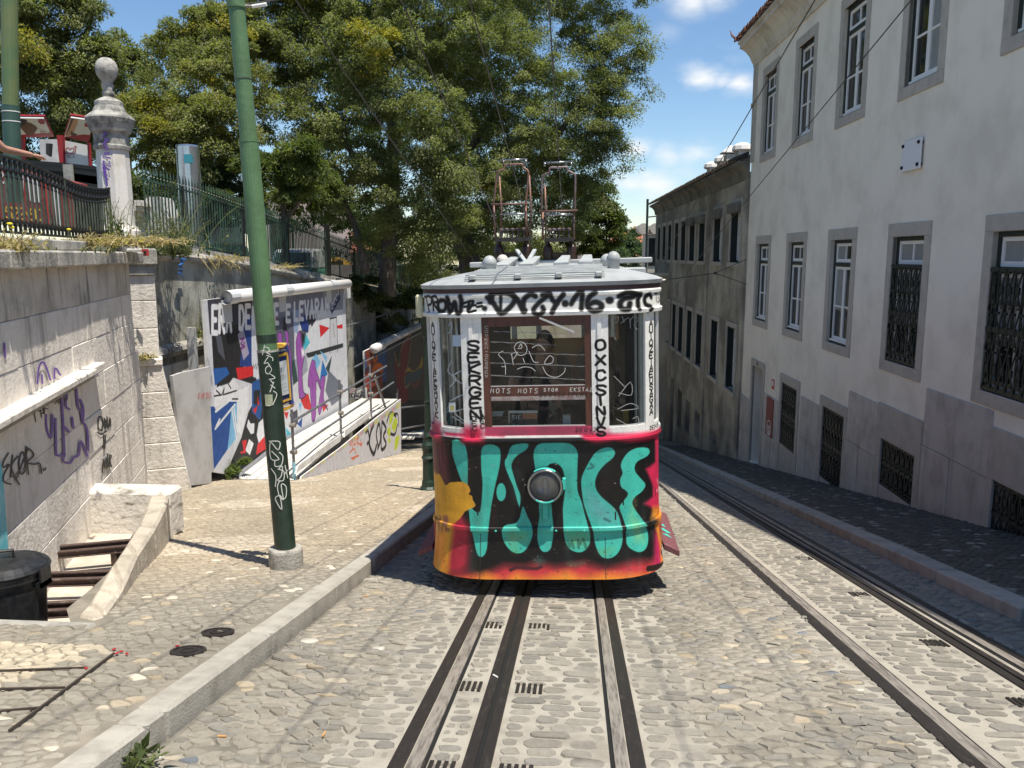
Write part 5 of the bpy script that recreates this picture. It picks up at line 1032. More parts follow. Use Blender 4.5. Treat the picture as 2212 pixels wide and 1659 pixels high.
# ------------------------------------------------------------------ posts
m_gpole = M('green_pole_paint', (.10, .19, .085), .5, col2=(.082, .155, .07), scale=6, bump=.25, bscale=22); m_dpole = M('dark_green_pole_paint', (.014, .030, .020), .42, col2=(.022, .042, .030), scale=9, bump=.1)
m_pbase = M('rough_concrete_base', (.40, .38, .34), .9, col2=(.22, .21, .19), scale=9, lo=.4, hi=.7, bump=.8, bscale=40)
PY = 7.17; PBt = ony(617, 1190, PY); 
tp = thing('leaning_pole', 'thick green steel pole leaning left on a round concrete base', 'pole', (PBt[0], PY, g(PY) + .15))
def pax(py, dx=0): return ony(617 + (510 - 617) * (1190 - py) / 1190, py, PY)
def seg(nm, y0, y1, r0, r1, mat, n=20): mb = MB(); mb.tube([pax(y0), pax(y1)], [r0, r1], n); return mb.build(nm, mat, tp, smooth=False)
mb = MB(); mb.lathe([(.155, -.1), (.155, .16), (.147, .18), (.10, .185)], n=24); mb.build('concrete_base', m_pbase, tp, world=False, loc=(0, 0, 0), bevel=0)
seg('lower_tube', 1210, 758, .096, .092, m_dpole); seg('sleeve', 760, 756, .0935, .0935, m_conc); seg('upper_tube', 756, 305, .086, .080, m_gpole); seg('joint_band', 740, 722, .088, .088, m_dpole); seg('mid_tube', 306, -60, .073, .066, m_gpole); seg('weld_ring', 308, 302, .083, .083, m_gpole); seg('weld_ring', 172, 170, .0745, .0745, m_fgrey)
seg('top_tube', -58, -260, .064, .055, m_gpole); seg('collar', 18, 6, .078, .078, m_gpole)
def polefn(u, v, l):                                            # pixel on the lower tube -> point on its skin
    d = ray(u, v); A, B = pax(1210), pax(300); ax = Vector(B) - Vector(A); ax.normalize(); r = .094 + .003 + l
    o = Vector(_c) - Vector(A); D = Vector(d); o2 = o - ax * o.dot(ax); D2 = D - ax * D.dot(ax); a, b, c = D2.dot(D2), 2 * o2.dot(D2), o2.dot(o2) - r * r; q = max(0, b * b - 4 * a * c)
    t = (-b - math.sqrt(q)) / (2 * a); return Vector(_c) + D * t
z7 = lambda a, b: ((640 + a * .1446) * .8641, (820 + b * .1446) * .8641); z8 = lambda a, b: ((600 + a * .2712) * .8641, (1000 + b * .2712) * .8641)
ribbons('marker_tag', [[z7(*p) for p in s] for s in [[(150, 290), (110, 470)], [(130, 330), (210, 340), (230, 400), (180, 420), (250, 460)], [(85, 390), (160, 390)], [(180, 470), (280, 510), (290, 570)], [(210, 500), (140, 610), (200, 600), (240, 660)], [(230, 650), (170, 690), (170, 770), (220, 790), (270, 720), (240, 660)], [(220, 780), (330, 860), (220, 890)], [(230, 880), (300, 960)], [(310, 930), (240, 1110)], [(250, 980), (330, 1040)], [(300, 1090), (360, 1150), (290, 1330)]]], 1.7, polefn, m_wsp, tp, sm=4)
ribbons('marker_tag', [[z8(*p) for p in s] for s in [[(265, 380), (365, 385), (350, 460), (280, 390), (285, 540), (360, 545), (290, 470)], [(320, 560), (325, 610), (380, 600), (395, 520), (360, 480)], [(285, 630), (330, 700), (325, 800)], [(350, 640), (390, 610), (380, 700), (345, 740), (400, 740), (405, 660), (360, 640)], [(415, 600), (440, 720)], [(405, 690), (445, 640)], [(370, 740), (345, 800), (370, 900), (420, 900), (425, 800), (380, 780), (400, 920), (370, 880), (325, 910), (385, 1010), (370, 880)]]], 1.9, polefn, m_wsp, tp, sm=4)
mb = MB(); v = [polefn(*z7(*p), .002) for p in [(150, 1150), (220, 1148), (285, 1150), (292, 1330), (225, 1350), (165, 1345)]]; mb.add(v, [(0, 1, 2, 3, 4, 5)]); mb.build('sticker', M('shiny_sticker', (.55, .55, .45), .3, .3, col2=(.35, .42, .25), scale=60), tp, fix=False)
mb = MB(); v = [polefn(*p, .0015) for p in [(555, 668), (574, 664), (580, 690), (577, 722), (558, 722)]]
# stop sign box of the funicular, fixed behind the pole
m_yel2 = M('yellow_sign_plastic', (.78, .46, .07), .4); m_navy = M('navy_sign_face', (.04, .06, .20), .35); m_paper = M('timetable_paper', (.68, .71, .73), .5)
ss = thing('timetable_sign', 'rounded yellow and blue timetable sign fixed behind the green pole', 'sign', (PBt[0], PY + .25, -.2)); TY = PY + .20
def tpoly(nm, pts, mat, dy=0.0, th=.008, r=.0):
    q = [ony(*z7(*p), TY) for p in pts]; mb = MB(); mb.prism([(p[0], p[2]) for p in q], lambda x, z: (x, TY - dy, z), lambda x, z: (x, TY - dy + th, z)); return mb.build(nm, mat, ss)
tpoly('sign_body', [(180, 290), (520, 275), (545, 410), (610, 1230), (632, 1310), (490, 1350), (250, 1400)], m_navy, .0, .05)
tpoly('top_cap', [(200, 300), (360, 268), (470, 268), (525, 290), (500, 330), (380, 352), (200, 380)], m_yel2, .03, .10); tpoly('bottom_cap', [(250, 1440), (485, 1385), (632, 1318), (600, 1385), (540, 1420), (485, 1440), (250, 1500)], m_yel2, .03, .10)
tpoly('yellow_band', [(200, 500), (390, 462), (540, 408), (545, 460), (395, 502), (210, 560)], m_yel2, .012, .02); tpoly('yellow_band', [(250, 1290), (470, 1250), (605, 1200), (612, 1235), (472, 1290), (250, 1340)], m_yel2, .012, .02); tpoly('yellow_edge', [(535, 440), (550, 440), (610, 1200), (592, 1210)], m_yel2, .014, .02)
tpoly('timetable', [(210, 640), (410, 585), (532, 545), (582, 1130), (455, 1170), (240, 1230)], m_paper, .008, .02)
ribbons('sign_letters', [[z7(*p) for p in s] for s in text('dor Gloria'.upper().replace(' ', ' '), 250, 0, 34, dx=25) and [[(388 + x * .62 - 250 * .62 + 0, 412 - y - (x - 250) * .12) for x, y in s] for s in text('OR GLORIA', 250, 0, 34, dx=22)]], .9, lambda u, v, l: tuple(ony(u, v, TY - .006 - l)), m_white, ss)
ribbons('sign_letters', [[z7(470 + x, 1366 - y - x * .28) for x, y in s] for s in text('RRIS', 0, 0, 46, dx=24)], 1.0, lambda u, v, l: tuple(ony(u, v, TY - .006 - l)), m_white, ss)
ribbons('printed_lines', [[z7(425, 832), z7(520, 808)], [z7(455, 860), z7(520, 842)], [z7(440, 900), z7(500, 880)], [z7(445, 980), z7(530, 950)], [z7(450, 1040), z7(540, 1010)], [z7(460, 1100), z7(545, 1075)]], .6, lambda u, v, l: tuple(ony(u, v, TY - .010 - l)), m_bsp, ss)
ribbons('printed_logo', [[z7(418, 700), z7(438, 680), z7(436, 735), z7(420, 755)]], 1.6, lambda u, v, l: tuple(ony(u, v, TY - .010 - l)), m_navy, ss)
# second green pole at the left edge
P2 = ony(28, 345, 10.6); t2 = thing('far_left_pole', 'old green pole with teal lower half at the left edge', 'pole', (P2[0], 10.6, 1.75))
q0, q1, q2 = ony(28, 360, 10.6), ony(23, 228, 10.6), ony(19, -80, 10.6); q0 = Vector(q0) + (Vector(q0) - Vector(q1)) * .6
mb = MB(); mb.tube([q0, q1], .105, 16); mb.build('lower_tube', M('teal_pole_paint', (.035, .085, .068), .5, col2=(.05, .10, .08), scale=5), t2); mb = MB(); mb.tube([q1, q2], .098, 16); mb.build('upper_tube', M('faded_olive_pole_paint', (.16, .19, .075), .5, col2=(.10, .17, .075), scale=2.5), t2)
for f in (.93, .83): p = Vector(q0).lerp(Vector(q1), f); mb = MB(); mb.tube([p, p + Vector((0, 0, .012))], .108, 16); mb.build('white_tie', m_white, t2)
# dark green cast-iron lamp post half hidden by the tram
LP = ong(926, 1058, .15); lp = thing('lamp_post', 'dark green cast-iron lamp post standing just left of the tram', 'lamp post', (LP[0], LP[1], g(LP[1]) + .15))
lat('base', [(.16, -.05), (.16, .04), (.125, .08), (.12, .16), (.105, .2), (.10, .56), (.125, .60), (.10, .64), (.095, .70), (.115, .78), (.115, .84), (.085, .90), (.08, .96), (.095, 1.0), (.07, 1.06)], m_dpole, 16, lp); lat('shaft', [(.06, 1.06), (.05, 1.6), (.062, 1.62), (.05, 1.66), (.042, 2.75), (.07, 2.8)], m_dpole, 12, lp); lat('lantern', [(.06, 2.8), (.13, 3.12), (.14, 3.14), (.10, 3.25), (.03, 3.34), (.02, 3.42)], m_dpole, 6, lp)

# ------------------------------------------------------------------ things on the terrace
m_kred = M('red_kiosk_frame', (.32, .02, .025), .5); m_kwh = M('white_kiosk_panel', (.66, .65, .64), .5); m_brown = M('brown_print', (.13, .06, .035), .6); m_skin_print = M('printed_skin_tone', (.52, .30, .20), .6)
KY = 17.4; ks = thing('ice_cream_kiosk', 'red and white ice cream kiosk with raised flaps behind railing', 'kiosk', (ony(150, 380, KY)[0], KY, 1.6))
def kp(a, b, Y=KY): p = ony(*z1(a, b), Y); return Vector(p)
def kpoly(nm, pts, mat, Y=KY, th=.03, dz=0): q = [kp(*p, Y) for p in pts]; mb = MB(); mb.prism([(p.x, p.z) for p in q], lambda x, z: (x, Y, z), lambda x, z: (x, Y + th, z)); return mb.build(nm, mat, ks)
def tilted(nm, pts, yt, yb, mat, off=0.0, th=.03):
    """board whose top edge stands nearer the viewer than its bottom edge"""
    q = [kp(*p, yt if i in (0, 1) else yb) for i, p in enumerate(pts)]; n = (q[1] - q[0]).cross(q[3] - q[0]).normalized(); n = n if n.y < 0 else -n
    mb = MB(); a = [p + n * off for p in q]; b = [p + n * (off - th) for p in q]; mb.hexa(b + a); return mb.build(nm, mat, ks)
tilted('left_flap', [(150, 140), (548, 148), (660, 400), (170, 410)], KY - .75, KY - .05, m_kred); tilted('left_flap_face', [(165, 165), (535, 170), (635, 385), (185, 398)], KY - .75, KY - .05, m_kwh, .012)
tilted('right_flap', [(855, 130), (1150, 175), (1085, 470), (770, 400)], KY - .75, KY - .05, m_kred); tilted('right_flap_face', [(865, 160), (1145, 200), (1075, 445), (785, 395)], KY - .75, KY - .05, m_kwh, .012)
def flapfn(pts):                                               # print on a raised flap: pixel -> point on its face
    q = [kp(*p, KY - .75 if i in (0, 1) else KY - .05) for i, p in enumerate(pts)]; n = (q[1] - q[0]).cross(q[3] - q[0]).normalized(); n = n if n.y < 0 else -n
    def f(u, v, l): d = Vector(ray(*z1(u, v))); c = Vector(_c); o = q[0] + n * (.016 + l); return c + d * ((o - c).dot(n) / d.dot(n))
    return f
FL1, FL2 = flapfn([(165, 165), (535, 170), (635, 385), (185, 398)]), flapfn([(865, 160), (1145, 200), (1075, 445), (785, 395)])
def kflap(nm, pts, mat, F, l=0.0): mb = MB(); mb.add([F(a, b, l) for a, b in pts], [tuple(range(len(pts)))]); return mb.build(nm, mat, ks, fix=False)
kflap('printed_picture', [(240, 200), (380, 240), (460, 300), (400, 385), (330, 380), (250, 290)], m_brown, FL1); kflap('printed_picture', [(235, 180), (330, 195), (310, 250), (240, 280)], m_bsp, FL1, .002); kflap('printed_badge', [(465, 190), (510, 180), (548, 205), (540, 245), (500, 250), (465, 225)], m_kred, FL1)
kflap('printed_picture', [(865, 175), (955, 185), (940, 290), (900, 340), (850, 390), (800, 390)], m_skin_print, FL2); kflap('printed_picture', [(870, 175), (900, 180), (850, 300), (800, 388), (810, 350)], m_brown, FL2, .002); kflap('printed_picture', [(860, 330), (940, 370), (930, 405), (870, 395)], m_brown, FL2, .002); kflap('printed_badge', [(1030, 240), (1065, 220), (1092, 250), (1070, 315), (1040, 320)], m_kred, FL2)
def kw(s, x, y, h, dx): return [[(a, y - b + (a - x) * .12) for a, b in st] for st in text(s, x, 0, h, dx=dx)]
ribbons('printed_words', kw('PROVA A', 488, 345, 20, 17) + kw('FELICIDADE', 490, 372, 20, 14), 4, FL1, m_brown, ks); ribbons('printed_words', kw('PROVA A', 1000, 368, 20, 11) + kw('FELICIDADE', 975, 398, 20, 10), 4, FL2, m_brown, ks)
kpoly('corner_post', [(690, 380), (760, 380), (772, 780), (730, 780)], m_kred, KY - .06, .1); kpoly('left_post', [(250, 410), (285, 410), (300, 780), (258, 780)], m_kred, KY - .05, .06); kpoly('right_post', [(1062, 470), (1090, 478), (1110, 800), (1085, 800)], m_kred, KY - .05, .06)
kpoly('logo_panel', [(770, 440), (1065, 500), (1090, 800), (770, 790)], m_kwh, KY + .03, .04); kpoly('back_panel', [(480, 430), (695, 430), (725, 740), (500, 740)], m_boardg, KY + 1.0, .04); kpoly('counter', [(260, 705), (728, 722), (728, 745), (260, 735)], m_kwh, KY - .1, .6)
kpoly('lower_body', [(250, 745), (1110, 790), (1120, 1300), (250, 1300)], m_boardg, KY + .02, .9); kpoly('scoop_stand', [(560, 480), (610, 480), (600, 640), (560, 610)], m_bsp, KY + .5, .1)
hf = lambda u, v, l: tuple(kp(u, v, KY + .026) - Vector((0, l, 0)))
ribbons('heart_logo', [[(855, 612), (810, 575), (808, 545), (835, 532), (855, 553), (880, 534), (905, 552), (895, 580), (855, 612)], [(790, 530), (780, 560), (800, 600), (830, 612)], [(920, 545), (922, 575), (900, 605), (870, 615)], [(905, 515), (935, 520), (905, 535)]], 9, lambda u, v, l: hf(u, v, l), m_kred, ks, sm=4)
ribbons('logo_word', [[(822 + x, 655 - y) for x, y in s] for s in text('OLA', 0, 0, 32, dx=33)] + [[(892, 614), (904, 606)]], 6, hf, m_bsp, ks)
# dark ornamental railing in front of the kiosk
df = thing('ornamental_railing', 'short black railing with triangular openings in front of the kiosk', 'railing'); DY = 16.6
q = [kp(*p, DY) for p in [(260, 700), (800, 740), (1215, 790), (1215, 1010), (800, 940), (260, 870)]]
for (a, b) in ((0, 1), (1, 2)):
    A, B, C, D = q[a], q[b], q[{0: 4, 1: 3}[a]], q[{0: 5, 1: 4}[a]]
    for (P, R_) in ((A, B), (D, C), (A.lerp(D, .35), B.lerp(C, .35))): mb = MB(); mb.bar(P, R_, .03, .07); mb.build('rail', m_fblk, df)
    for i in range(16):
        t, t2_ = i / 16, (i + 1) / 16; mb = MB(); P0, P1 = A.lerp(B, t).lerp(D.lerp(C, t), .35), D.lerp(C, (t + t2_) / 2); mb.bar(P0, P1, .02, .045); mb.bar(P1, A.lerp(B, t2_).lerp(D.lerp(C, t2_), .35), .02, .045); mb.box(P0.x - .03, P0.x + .03, DY - .012, DY + .012, P0.z, P0.z + .12); mb.build('lattice_bar', m_fblk, df)
p = kp(842, 850, DY - .03); mb = MB(); mb.box(p.x - .09, p.x + .09, DY - .08, DY, p.z - .6, p.z + .18); mb.build('post', m_conc, df)
# red lettered cart side seen between the balusters
rc = thing('red_drinks_cart', 'red cart with white and yellow lettering behind the low railing', 'cart'); RY = 12.2
def rp_(a, b): return Vector(ony(*z1(a, b), RY))
q = [rp_(*p) for p in [(-420, 700), (20, 755), (690, 930), (745, 1500), (0, 1420), (-420, 1390)]]; mb = MB(); mb.prism([(p.x, p.z) for p in q], lambda x, z: (x, RY, z), lambda x, z: (x, RY + .8, z)); mb.build('side_panel', M('dark_red_panel', (.20, .035, .03), .6, col2=(.30, .04, .035), scale=3), rc)
rf = lambda u, v, l: tuple(rp_(u, v) - Vector((0, .006 + l, 0)))
ribbons('white_letters', [[(x, 940 - y + x * .22) for x, y in s] for s in text('PRAV', -120, -20, 130, dx=85)] + [[(235, 820), (245, 1130)], [(280, 850), (290, 1180)], [(340, 860), (380, 1180)], [(400, 880), (430, 1200)], [(450, 880), (480, 1200)]], 17, rf, m_kwh, rc)
m_yell = M('yellow_letters', (.62, .42, .05), .6)
ribbons('yellow_letters', [[(x, 1380 - y + x * .08) for x, y in s] for s in text('522NB0', 70, 0, 130, dx=74)], 18, rf, m_yell, rc)
m_brp = M('bright_red_print', (.5, .03, .03), .6)
for q_ in [[(85, 1030), (85, 1150)], [(140, 1040), (140, 1160)], [(550, 960), (620, 1500)], [(660, 960), (720, 1480)]]: ribbons('red_panel', [q_], 34, rf, m_brp, rc)
mb = MB(); a, b = rp_(728, 935), rp_(795, 1530); mb.bar((a.x, RY - .12, a.z), (b.x, RY - .12, b.z), .075, .03, (0, 1, 0)); mb.build('white_board', m_kwh, rc)
# dark hedge boards behind the right half of the railing
hb = thing('green_slat_screen', 'grey-green slatted screen behind the railing beside the pillar', 'screen'); HY = 12.6
for i in range(13):
    a = Vector(ony(*z1(790 + i * 33, 990 + i * 9), HY)); b = Vector(ony(*z1(800 + i * 33, 1520 + i * 4), HY)); mb = MB(); mb.box(a.x - .05, a.x + .047, HY, HY + .02 + .006 * (i % 2), b.z, a.z); mb.build('slat', m_fgrey, hb)
# silver public toilet drum
dm = thing('steel_drum_cabin', 'tall polished steel drum with teal badge behind the spiked fence', 'cabin'); DYY = 20.0
a, b = ony(405, 316, DYY), ony(405, 470, DYY); r = 24 * DYY / 1793; m_ss = M('polished_steel', (.62, .61, .60), .22, .9, col2=(.50, .50, .49), scale=1)
mb = MB(); mb.lathe([(r, b[2] - .8), (r, a[2] - .02), (r * .97, a[2] + .02), (r * .2, a[2] + .05)], (a[0], DYY), 28); mb.build('drum', m_ss, dm, smooth=False)
mb = MB(); ang = rad(-78); mb.box(a[0] + .02, a[0] + .22, DYY - r - .02, DYY - r + .05, a[2] - .42, a[2] - .22); mb.build('badge', M('teal_badge', (.05, .28, .34), .5), dm)
# stair wall, green-white van, pale building, awning beyond the fence
sw = thing('garden_stair', 'pale stone garden stair with sloping side behind the spiked fence', 'stair'); SWY = 18.6
q = [ony(*p, SWY) for p in [(287, 470), (318, 425), (345, 425), (362, 470), (362, 520), (287, 520)]]; mb = MB(); mb.prism([(p[0], p[2]) for p in q], lambda x, z: (x, SWY, z), lambda x, z: (x, SWY + .6, z)); mb.build('stair_wall', m_boardg, sw)
for i in range(4): p = ony(292 + i * 8, 468 - i * 11, SWY); mb = MB(); mb.box(p[0] - .02, p[0] + .1, SWY - .5, SWY, p[2] - .12, p[2]); mb.build('step', m_lime, sw)
m_vteal = M('teal_van_paint', (.06, .26, .22), .35); m_vwh = M('white_van_paint', (.70, .70, .70), .35)
for (cx, cy, Y, lb) in [(430, 515, 24.5, 'pale green van with dark windscreen parked behind the weeds'), (645, 568, 34, 'teal and white van parked behind the fence post')]:
    p = ony(cx, cy, Y); v = thing('parked_van', lb, 'van', (p[0], Y, basez(Y) - .2), rad(8), group='vans parked beyond the fence')
    mb = MB(); mb.hexa([(-.95, -2, .35), (.95, -2, .35), (.95, 2.2, .35), (-.95, 2.2, .35), (-.9, -2, 1.05), (.9, -2, 1.05), (.9, 2.2, 1.05), (-.9, 2.2, 1.05)]); mb.build('body', m_vteal, v, world=False, loc=(0, 0, 0), bevel=.06)
    mb = MB(); mb.hexa([(-.88, -1.6, 1.05), (.88, -1.6, 1.05), (.88, 2.1, 1.05), (-.88, 2.1, 1.05), (-.75, -.9, 1.85), (.75, -.9, 1.85), (.78, 2.0, 1.9), (-.78, 2.0, 1.9)]); mb.build('cab', m_vwh, v, world=False, loc=(0, 0, 0), bevel=.08)
    mb = MB(); mb.add([(-.72, -1.565, 1.15), (.72, -1.565, 1.15), (.66, -1.03, 1.73), (-.66, -1.03, 1.73)], [(0, 1, 2, 3)]); mb.build('windscreen', m_pane, v, world=False, loc=(0, 0, 0), fix=False)
    for sx in (-1, 1):
        for sy in (-1.3, 1.4): mb = MB(); mb.tube([(sx * .92 - .09, sy, .33), (sx * .92 + .09, sy, .33)], .33, 14); mb.build('wheel', m_black, v, world=False, loc=(0, 0, 0))
        mb = MB(); mb.box(sx * .6 - .14, sx * .6 + .14, -2.03, -1.97, .72, .9); mb.build('headlight', m_ss, v, world=False, loc=(0, 0, 0))
pb = thing('pink_grey_building', 'flat pinkish facade glimpsed between leaves beyond the fence', 'building'); BY = 52
m_pink = M('pinkish_render', (.50, .42, .38), .9, col2=(.42, .36, .33), scale=.4)
for a, b, t in [(560, 632, 415), (632, 690, 450)]: p, q_ = ony(a, t, BY), ony(b, 620, BY); mb = MB(); mb.box(p[0], q_[0], BY, BY + 8, q_[2] - 3, p[2]); mb.build('wall', m_pink, pb)
p = ony(606, 520, BY); mb = MB(); mb.box(p[0] - .6, p[0] + .6, BY - .05, BY, p[2] - 1, p[2] + 1.4); mb.build('window', m_pane, pb)
rb = thing('red_roof_block', 'low building with orange roof and dark windows past the fence', 'building'); p, q_ = ony(690, 515, 60), ony(760, 610, 60)
mb = MB(); mb.box(p[0], q_[0] + 2, 60, 66, q_[2] - 4, p[2] - 1.0); mb.build('wall', m_yel, rb); mb = MB(); mb.prism([(60 - .4, p[2] - 1.0), (63, p[2] + .6), (66, p[2] - 1)], lambda y, z: (p[0] - .3, y, z), lambda y, z: (q_[0] + 2.3, y, z)); mb.build('roof', m_orange, rb)
for i in range(3): mb = MB(); x = p[0] + .4 + i * .8; mb.box(x, x + .45, 59.94, 60, p[2] - 2.4, p[2] - 1.4); mb.build('window', m_pane, rb)
aw = thing('orange_parasol', 'orange and yellow parasols beyond the fence post', 'parasol'); 
for (cx, cy) in [(712, 560), (722, 568)]: p = ony(cx, cy, 40); mb = MB(); mb.lathe([(.75, p[2] - .1), (.72, p[2] - .02), (.05, p[2] + .28)], (p[0], 40 + (cx - 712) * .1), 8); mb.build('canopy', m_yel2, aw); mb = MB(); mb.tube([(p[0], 40 + (cx - 712) * .1, basez(40) - .3), (p[0], 40 + (cx - 712) * .1, p[2])], .03, 6); mb.build('pole', m_pipe, aw)
# ------------------------------------------------------------------ people
def skin_mesh(name, joints, edges, mat, parent, sub=2):
    """one continuous body grown round a skeleton: joints {name: ((x, y, z), radius or (rx, ry))}"""
    ks_ = list(joints); me = bpy.data.meshes.new(name); me.from_pydata([joints[k][0] for k in ks_], [(ks_.index(a), ks_.index(b)) for a, b in edges], [])
    o = bpy.data.objects.new(name, me); COL.objects.link(o); o.parent = parent; me.materials.append(mat)
    m = o.modifiers.new('skin', 'SKIN'); m.use_smooth_shade = True
    for i, k in enumerate(ks_):
        r = joints[k][1]; me.skin_vertices[0].data[i].radius = r if isinstance(r, tuple) else (r, r)
    me.skin_vertices[0].data[0].use_root = True
    s = o.modifiers.new('sub', 'SUBSURF'); s.levels = sub; s.render_levels = sub
    WM[o.name] = wm(parent); return o
m_skin = M('skin', (.52, .29, .20), .5, col2=(.46, .24, .165), scale=12); m_hair = M('dark_hair', (.018, .014, .011), .5); m_eye = M('eye_white', (.6, .58, .55), .3); m_lip = M('lips', (.30, .10, .08), .5)
def hand(parent, wrist, aim, side, palm, curl=.5, mat=None):
    """five-fingered hand: wrist point, unit pointing direction, side vector towards the thumb, palm normal"""
    w, a, s, n = Vector(wrist), Vector(aim).normalized(), Vector(side).normalized(), Vector(palm).normalized(); J = {'w': (w, .024), 'p': (w + a * .05, (.030, .018)), 'q': (w + a * .085, (.032, .015))}; E_ = [('w', 'p'), ('p', 'q')]
    for i, (off, L) in enumerate([(.033, .072), (.011, .080), (-.011, .075), (-.032, .058)]):
        b = w + a * .088 + s * off; prev = 'q'; d = a.copy(); p = b
        for k in range(3):
            J[f'f{i}{k}'] = (p, (.0095, .0095) if k < 2 else (.008, .008)); E_.append((prev, f'f{i}{k}')); prev = f'f{i}{k}'
            d = (d + n * curl * (.5 + k * .5)).normalized(); p = p + d * L * (.5, .34, .26)[k]
        J[f'f{i}e'] = (p, .007); E_.append((prev, f'f{i}e'))
    t0 = w + a * .028 + s * .03; t1 = t0 + (a * .6 + s * .7 + n * .2).normalized() * .035; t2 = t1 + (a + n * .5 * curl + s * .1).normalized() * .032; t3 = t2 + (a + n * curl).normalized() * .024
    for k, (p, r) in enumerate([(t0, .014), (t1, .012), (t2, .010), (t3, .008)]): J[f't{k}'] = (p, r); E_.append(('p' if k == 0 else f't{k - 1}', f't{k}'))
    return skin_mesh('hand', J, E_, mat or m_skin, parent, 1)
def head(parent, c, look, hair=True):
    """head with nose, eyes, mouth, ears and hair round centre c, facing 'look'"""
    c, f = Vector(c), Vector(look).normalized(); r = f.cross(Vector((0, 0, 1))).normalized(); u = r.cross(f); W = lambda a, b, d: c + r * a + f * b + u * d
    mb = MB(); mb.ball((0, 0, 0), 1, 10); vs = []
    for (x, y, z) in mb.v:
        k = 1 - .18 * max(0, -z) ** 1.5; jaw = .012 * max(0, -z); vs.append(W(x * .074 * k, y * .094 * (k if y < 0 else 1) + jaw, z * .118))
    mb.v = [tuple(p) for p in vs]; h = mb.build('head', m_skin, parent, world=False, loc=(0, 0, 0), smooth=True)
    mb = MB(); mb.hexa([W(-.010, .085, .020), W(.010, .085, .020), W(.017, .088, -.028), W(-.017, .088, -.028), W(-.005, .098, .022), W(.005, .098, .022), W(.010, .122, -.022), W(-.010, .122, -.022)]); mb.build('nose', m_skin, h, world=False, loc=(0, 0, 0), bevel=.004, smooth=True)
    for s in (-1, 1):
        mb = MB(); mb.ball(W(s * .031, .083, .018), .0125, 6); mb.build('eye', m_eye, h, world=False, loc=(0, 0, 0), smooth=True); mb = MB(); mb.ball(W(s * .031, .094, .017), .006, 5); mb.build('iris', m_hair, h, world=False, loc=(0, 0, 0))
        mb = MB(); mb.bar(W(s * .016, .094, .036), W(s * .048, .082, .036), .008, .006, u); mb.build('eyebrow', m_hair, h, world=False, loc=(0, 0, 0)); mb = MB(); mb.ball(W(s * .076, -.004, .0), .022, 6, .35, .7, 1.2); mb.build('ear', m_skin, h, world=False, loc=(0, 0, 0), smooth=True)
    mb = MB(); mb.bar(W(-.024, .094, -.052), W(.024, .094, -.052), .012, .010, u); mb.build('mouth', m_lip, h, world=False, loc=(0, 0, 0), bevel=.003)
    if hair:
        mb = MB(); mb.ball((0, 0, 0), 1, 10); mb.v = [tuple(W(x * .081, y * .100 - .008, max(z, -.30 + 1.0 * max(-.1, y)) * .124 + .006)) for (x, y, z) in mb.v]; mb.build('hair', m_hair, h, world=False, loc=(0, 0, 0), smooth=True)
    return h
m_shirt_dk = M('dark_uniform_cloth', (.012, .013, .017), .85, bump=.2, bscale=60); m_trous = M('charcoal_trousers', (.02, .02, .022), .85); m_top = M('sleeveless_pale_top', (.55, .50, .45), .85); m_shoe = M('black_shoe', (.01, .01, .01), .5)

# ------------------------------------------------------------------ the tram; local x across, y back from the front, z up
TR = thing('funicular_tram', 'old graffiti-covered funicular tram with grey roof facing the camera', 'tram', (-.235, 6.87, -1.10), 0, tilt=Matrix.Rotation(rad(-1.7), 4, 'Y'))
TM = wm(TR); TI = TM.inverted(); CL = TI @ Vector(_c)
AF, AE, BE, QE = .48, .53, .40, .735
def plan(U):
    s = 1 if U >= 0 else -1; U = abs(U)
    if U <= AF: return s * U, 0.0, 0.0, -1.0
    th = min((U - AF) / QE, 1.0) * math.pi / 2; ex = max(0.0, U - AF - QE)
    x, y = AF + AE * math.sin(th), BE * (1 - math.cos(th)) + ex
    nx, ny = BE * math.sin(th), -AE * math.cos(th); L = math.hypot(nx, ny); return s * x, y, s * nx / L, ny / L
def flare(z): return max(0.0, (.62 - z) / .62) ** 1.6 if z < .62 else 0.0
def SPt(U, z, off=0.0): x, y, nx, ny = plan(U); f = off + .055 * flare(z); return (x + nx * f, y + ny * f, z)
def fp(px, py):
    d = TI.to_3x3() @ Vector(ray(px, py)); y = 0.0
    for _ in range(14):
        t = (y - CL.y) / d.y; x = CL.x + d.x * t; a = min(abs(x) - AF, AE * .999); y2 = 0.0 if a <= 0 else BE * (1 - math.sqrt(1 - (a / AE) ** 2)); y = y * .4 + y2 * .6
    z = CL.z + d.z * t; a = abs(x) - AF; U = abs(x) if a <= 0 else AF + QE * math.asin(min(1, a / AE)) / (math.pi / 2)
    return (math.copysign(U, x), z)
UW = AF + QE
k2 = lambda a, b: fp((1040 + a * .3164) * .8641, (1050 + b * .3164) * .8641)
k1 = lambda a, b: fp((1040 + a * .2984) * .8641, (600 + b * .2984) * .8641)
ct = Canvas(-UW - .02, UW + .02, 0.0, 2.62, 400, (232, 231, 226))
def tpol(pts, col, soft=.004, al=1.0, sm=4, f=k2): ct.poly([f(*p) for p in pts], col, soft, al, sm)
def tlin(pts, w, col, soft=.003, al=1.0, sm=4, f=k2): ct.line([f(*p) for p in (smooth(pts, False, sm) if sm and len(pts) > 2 else pts)], w, col, soft, al)
TEAL = (66, 188, 170); BLK = (20, 19, 19); CRM = (176, 44, 64); PNK = (204, 40, 76); ORG = (236, 146, 52); YEL = (228, 168, 50)
ct.poly([(-2, -.1), (2, -.1), (2, 1.245), (-2, 1.245)], BLK)
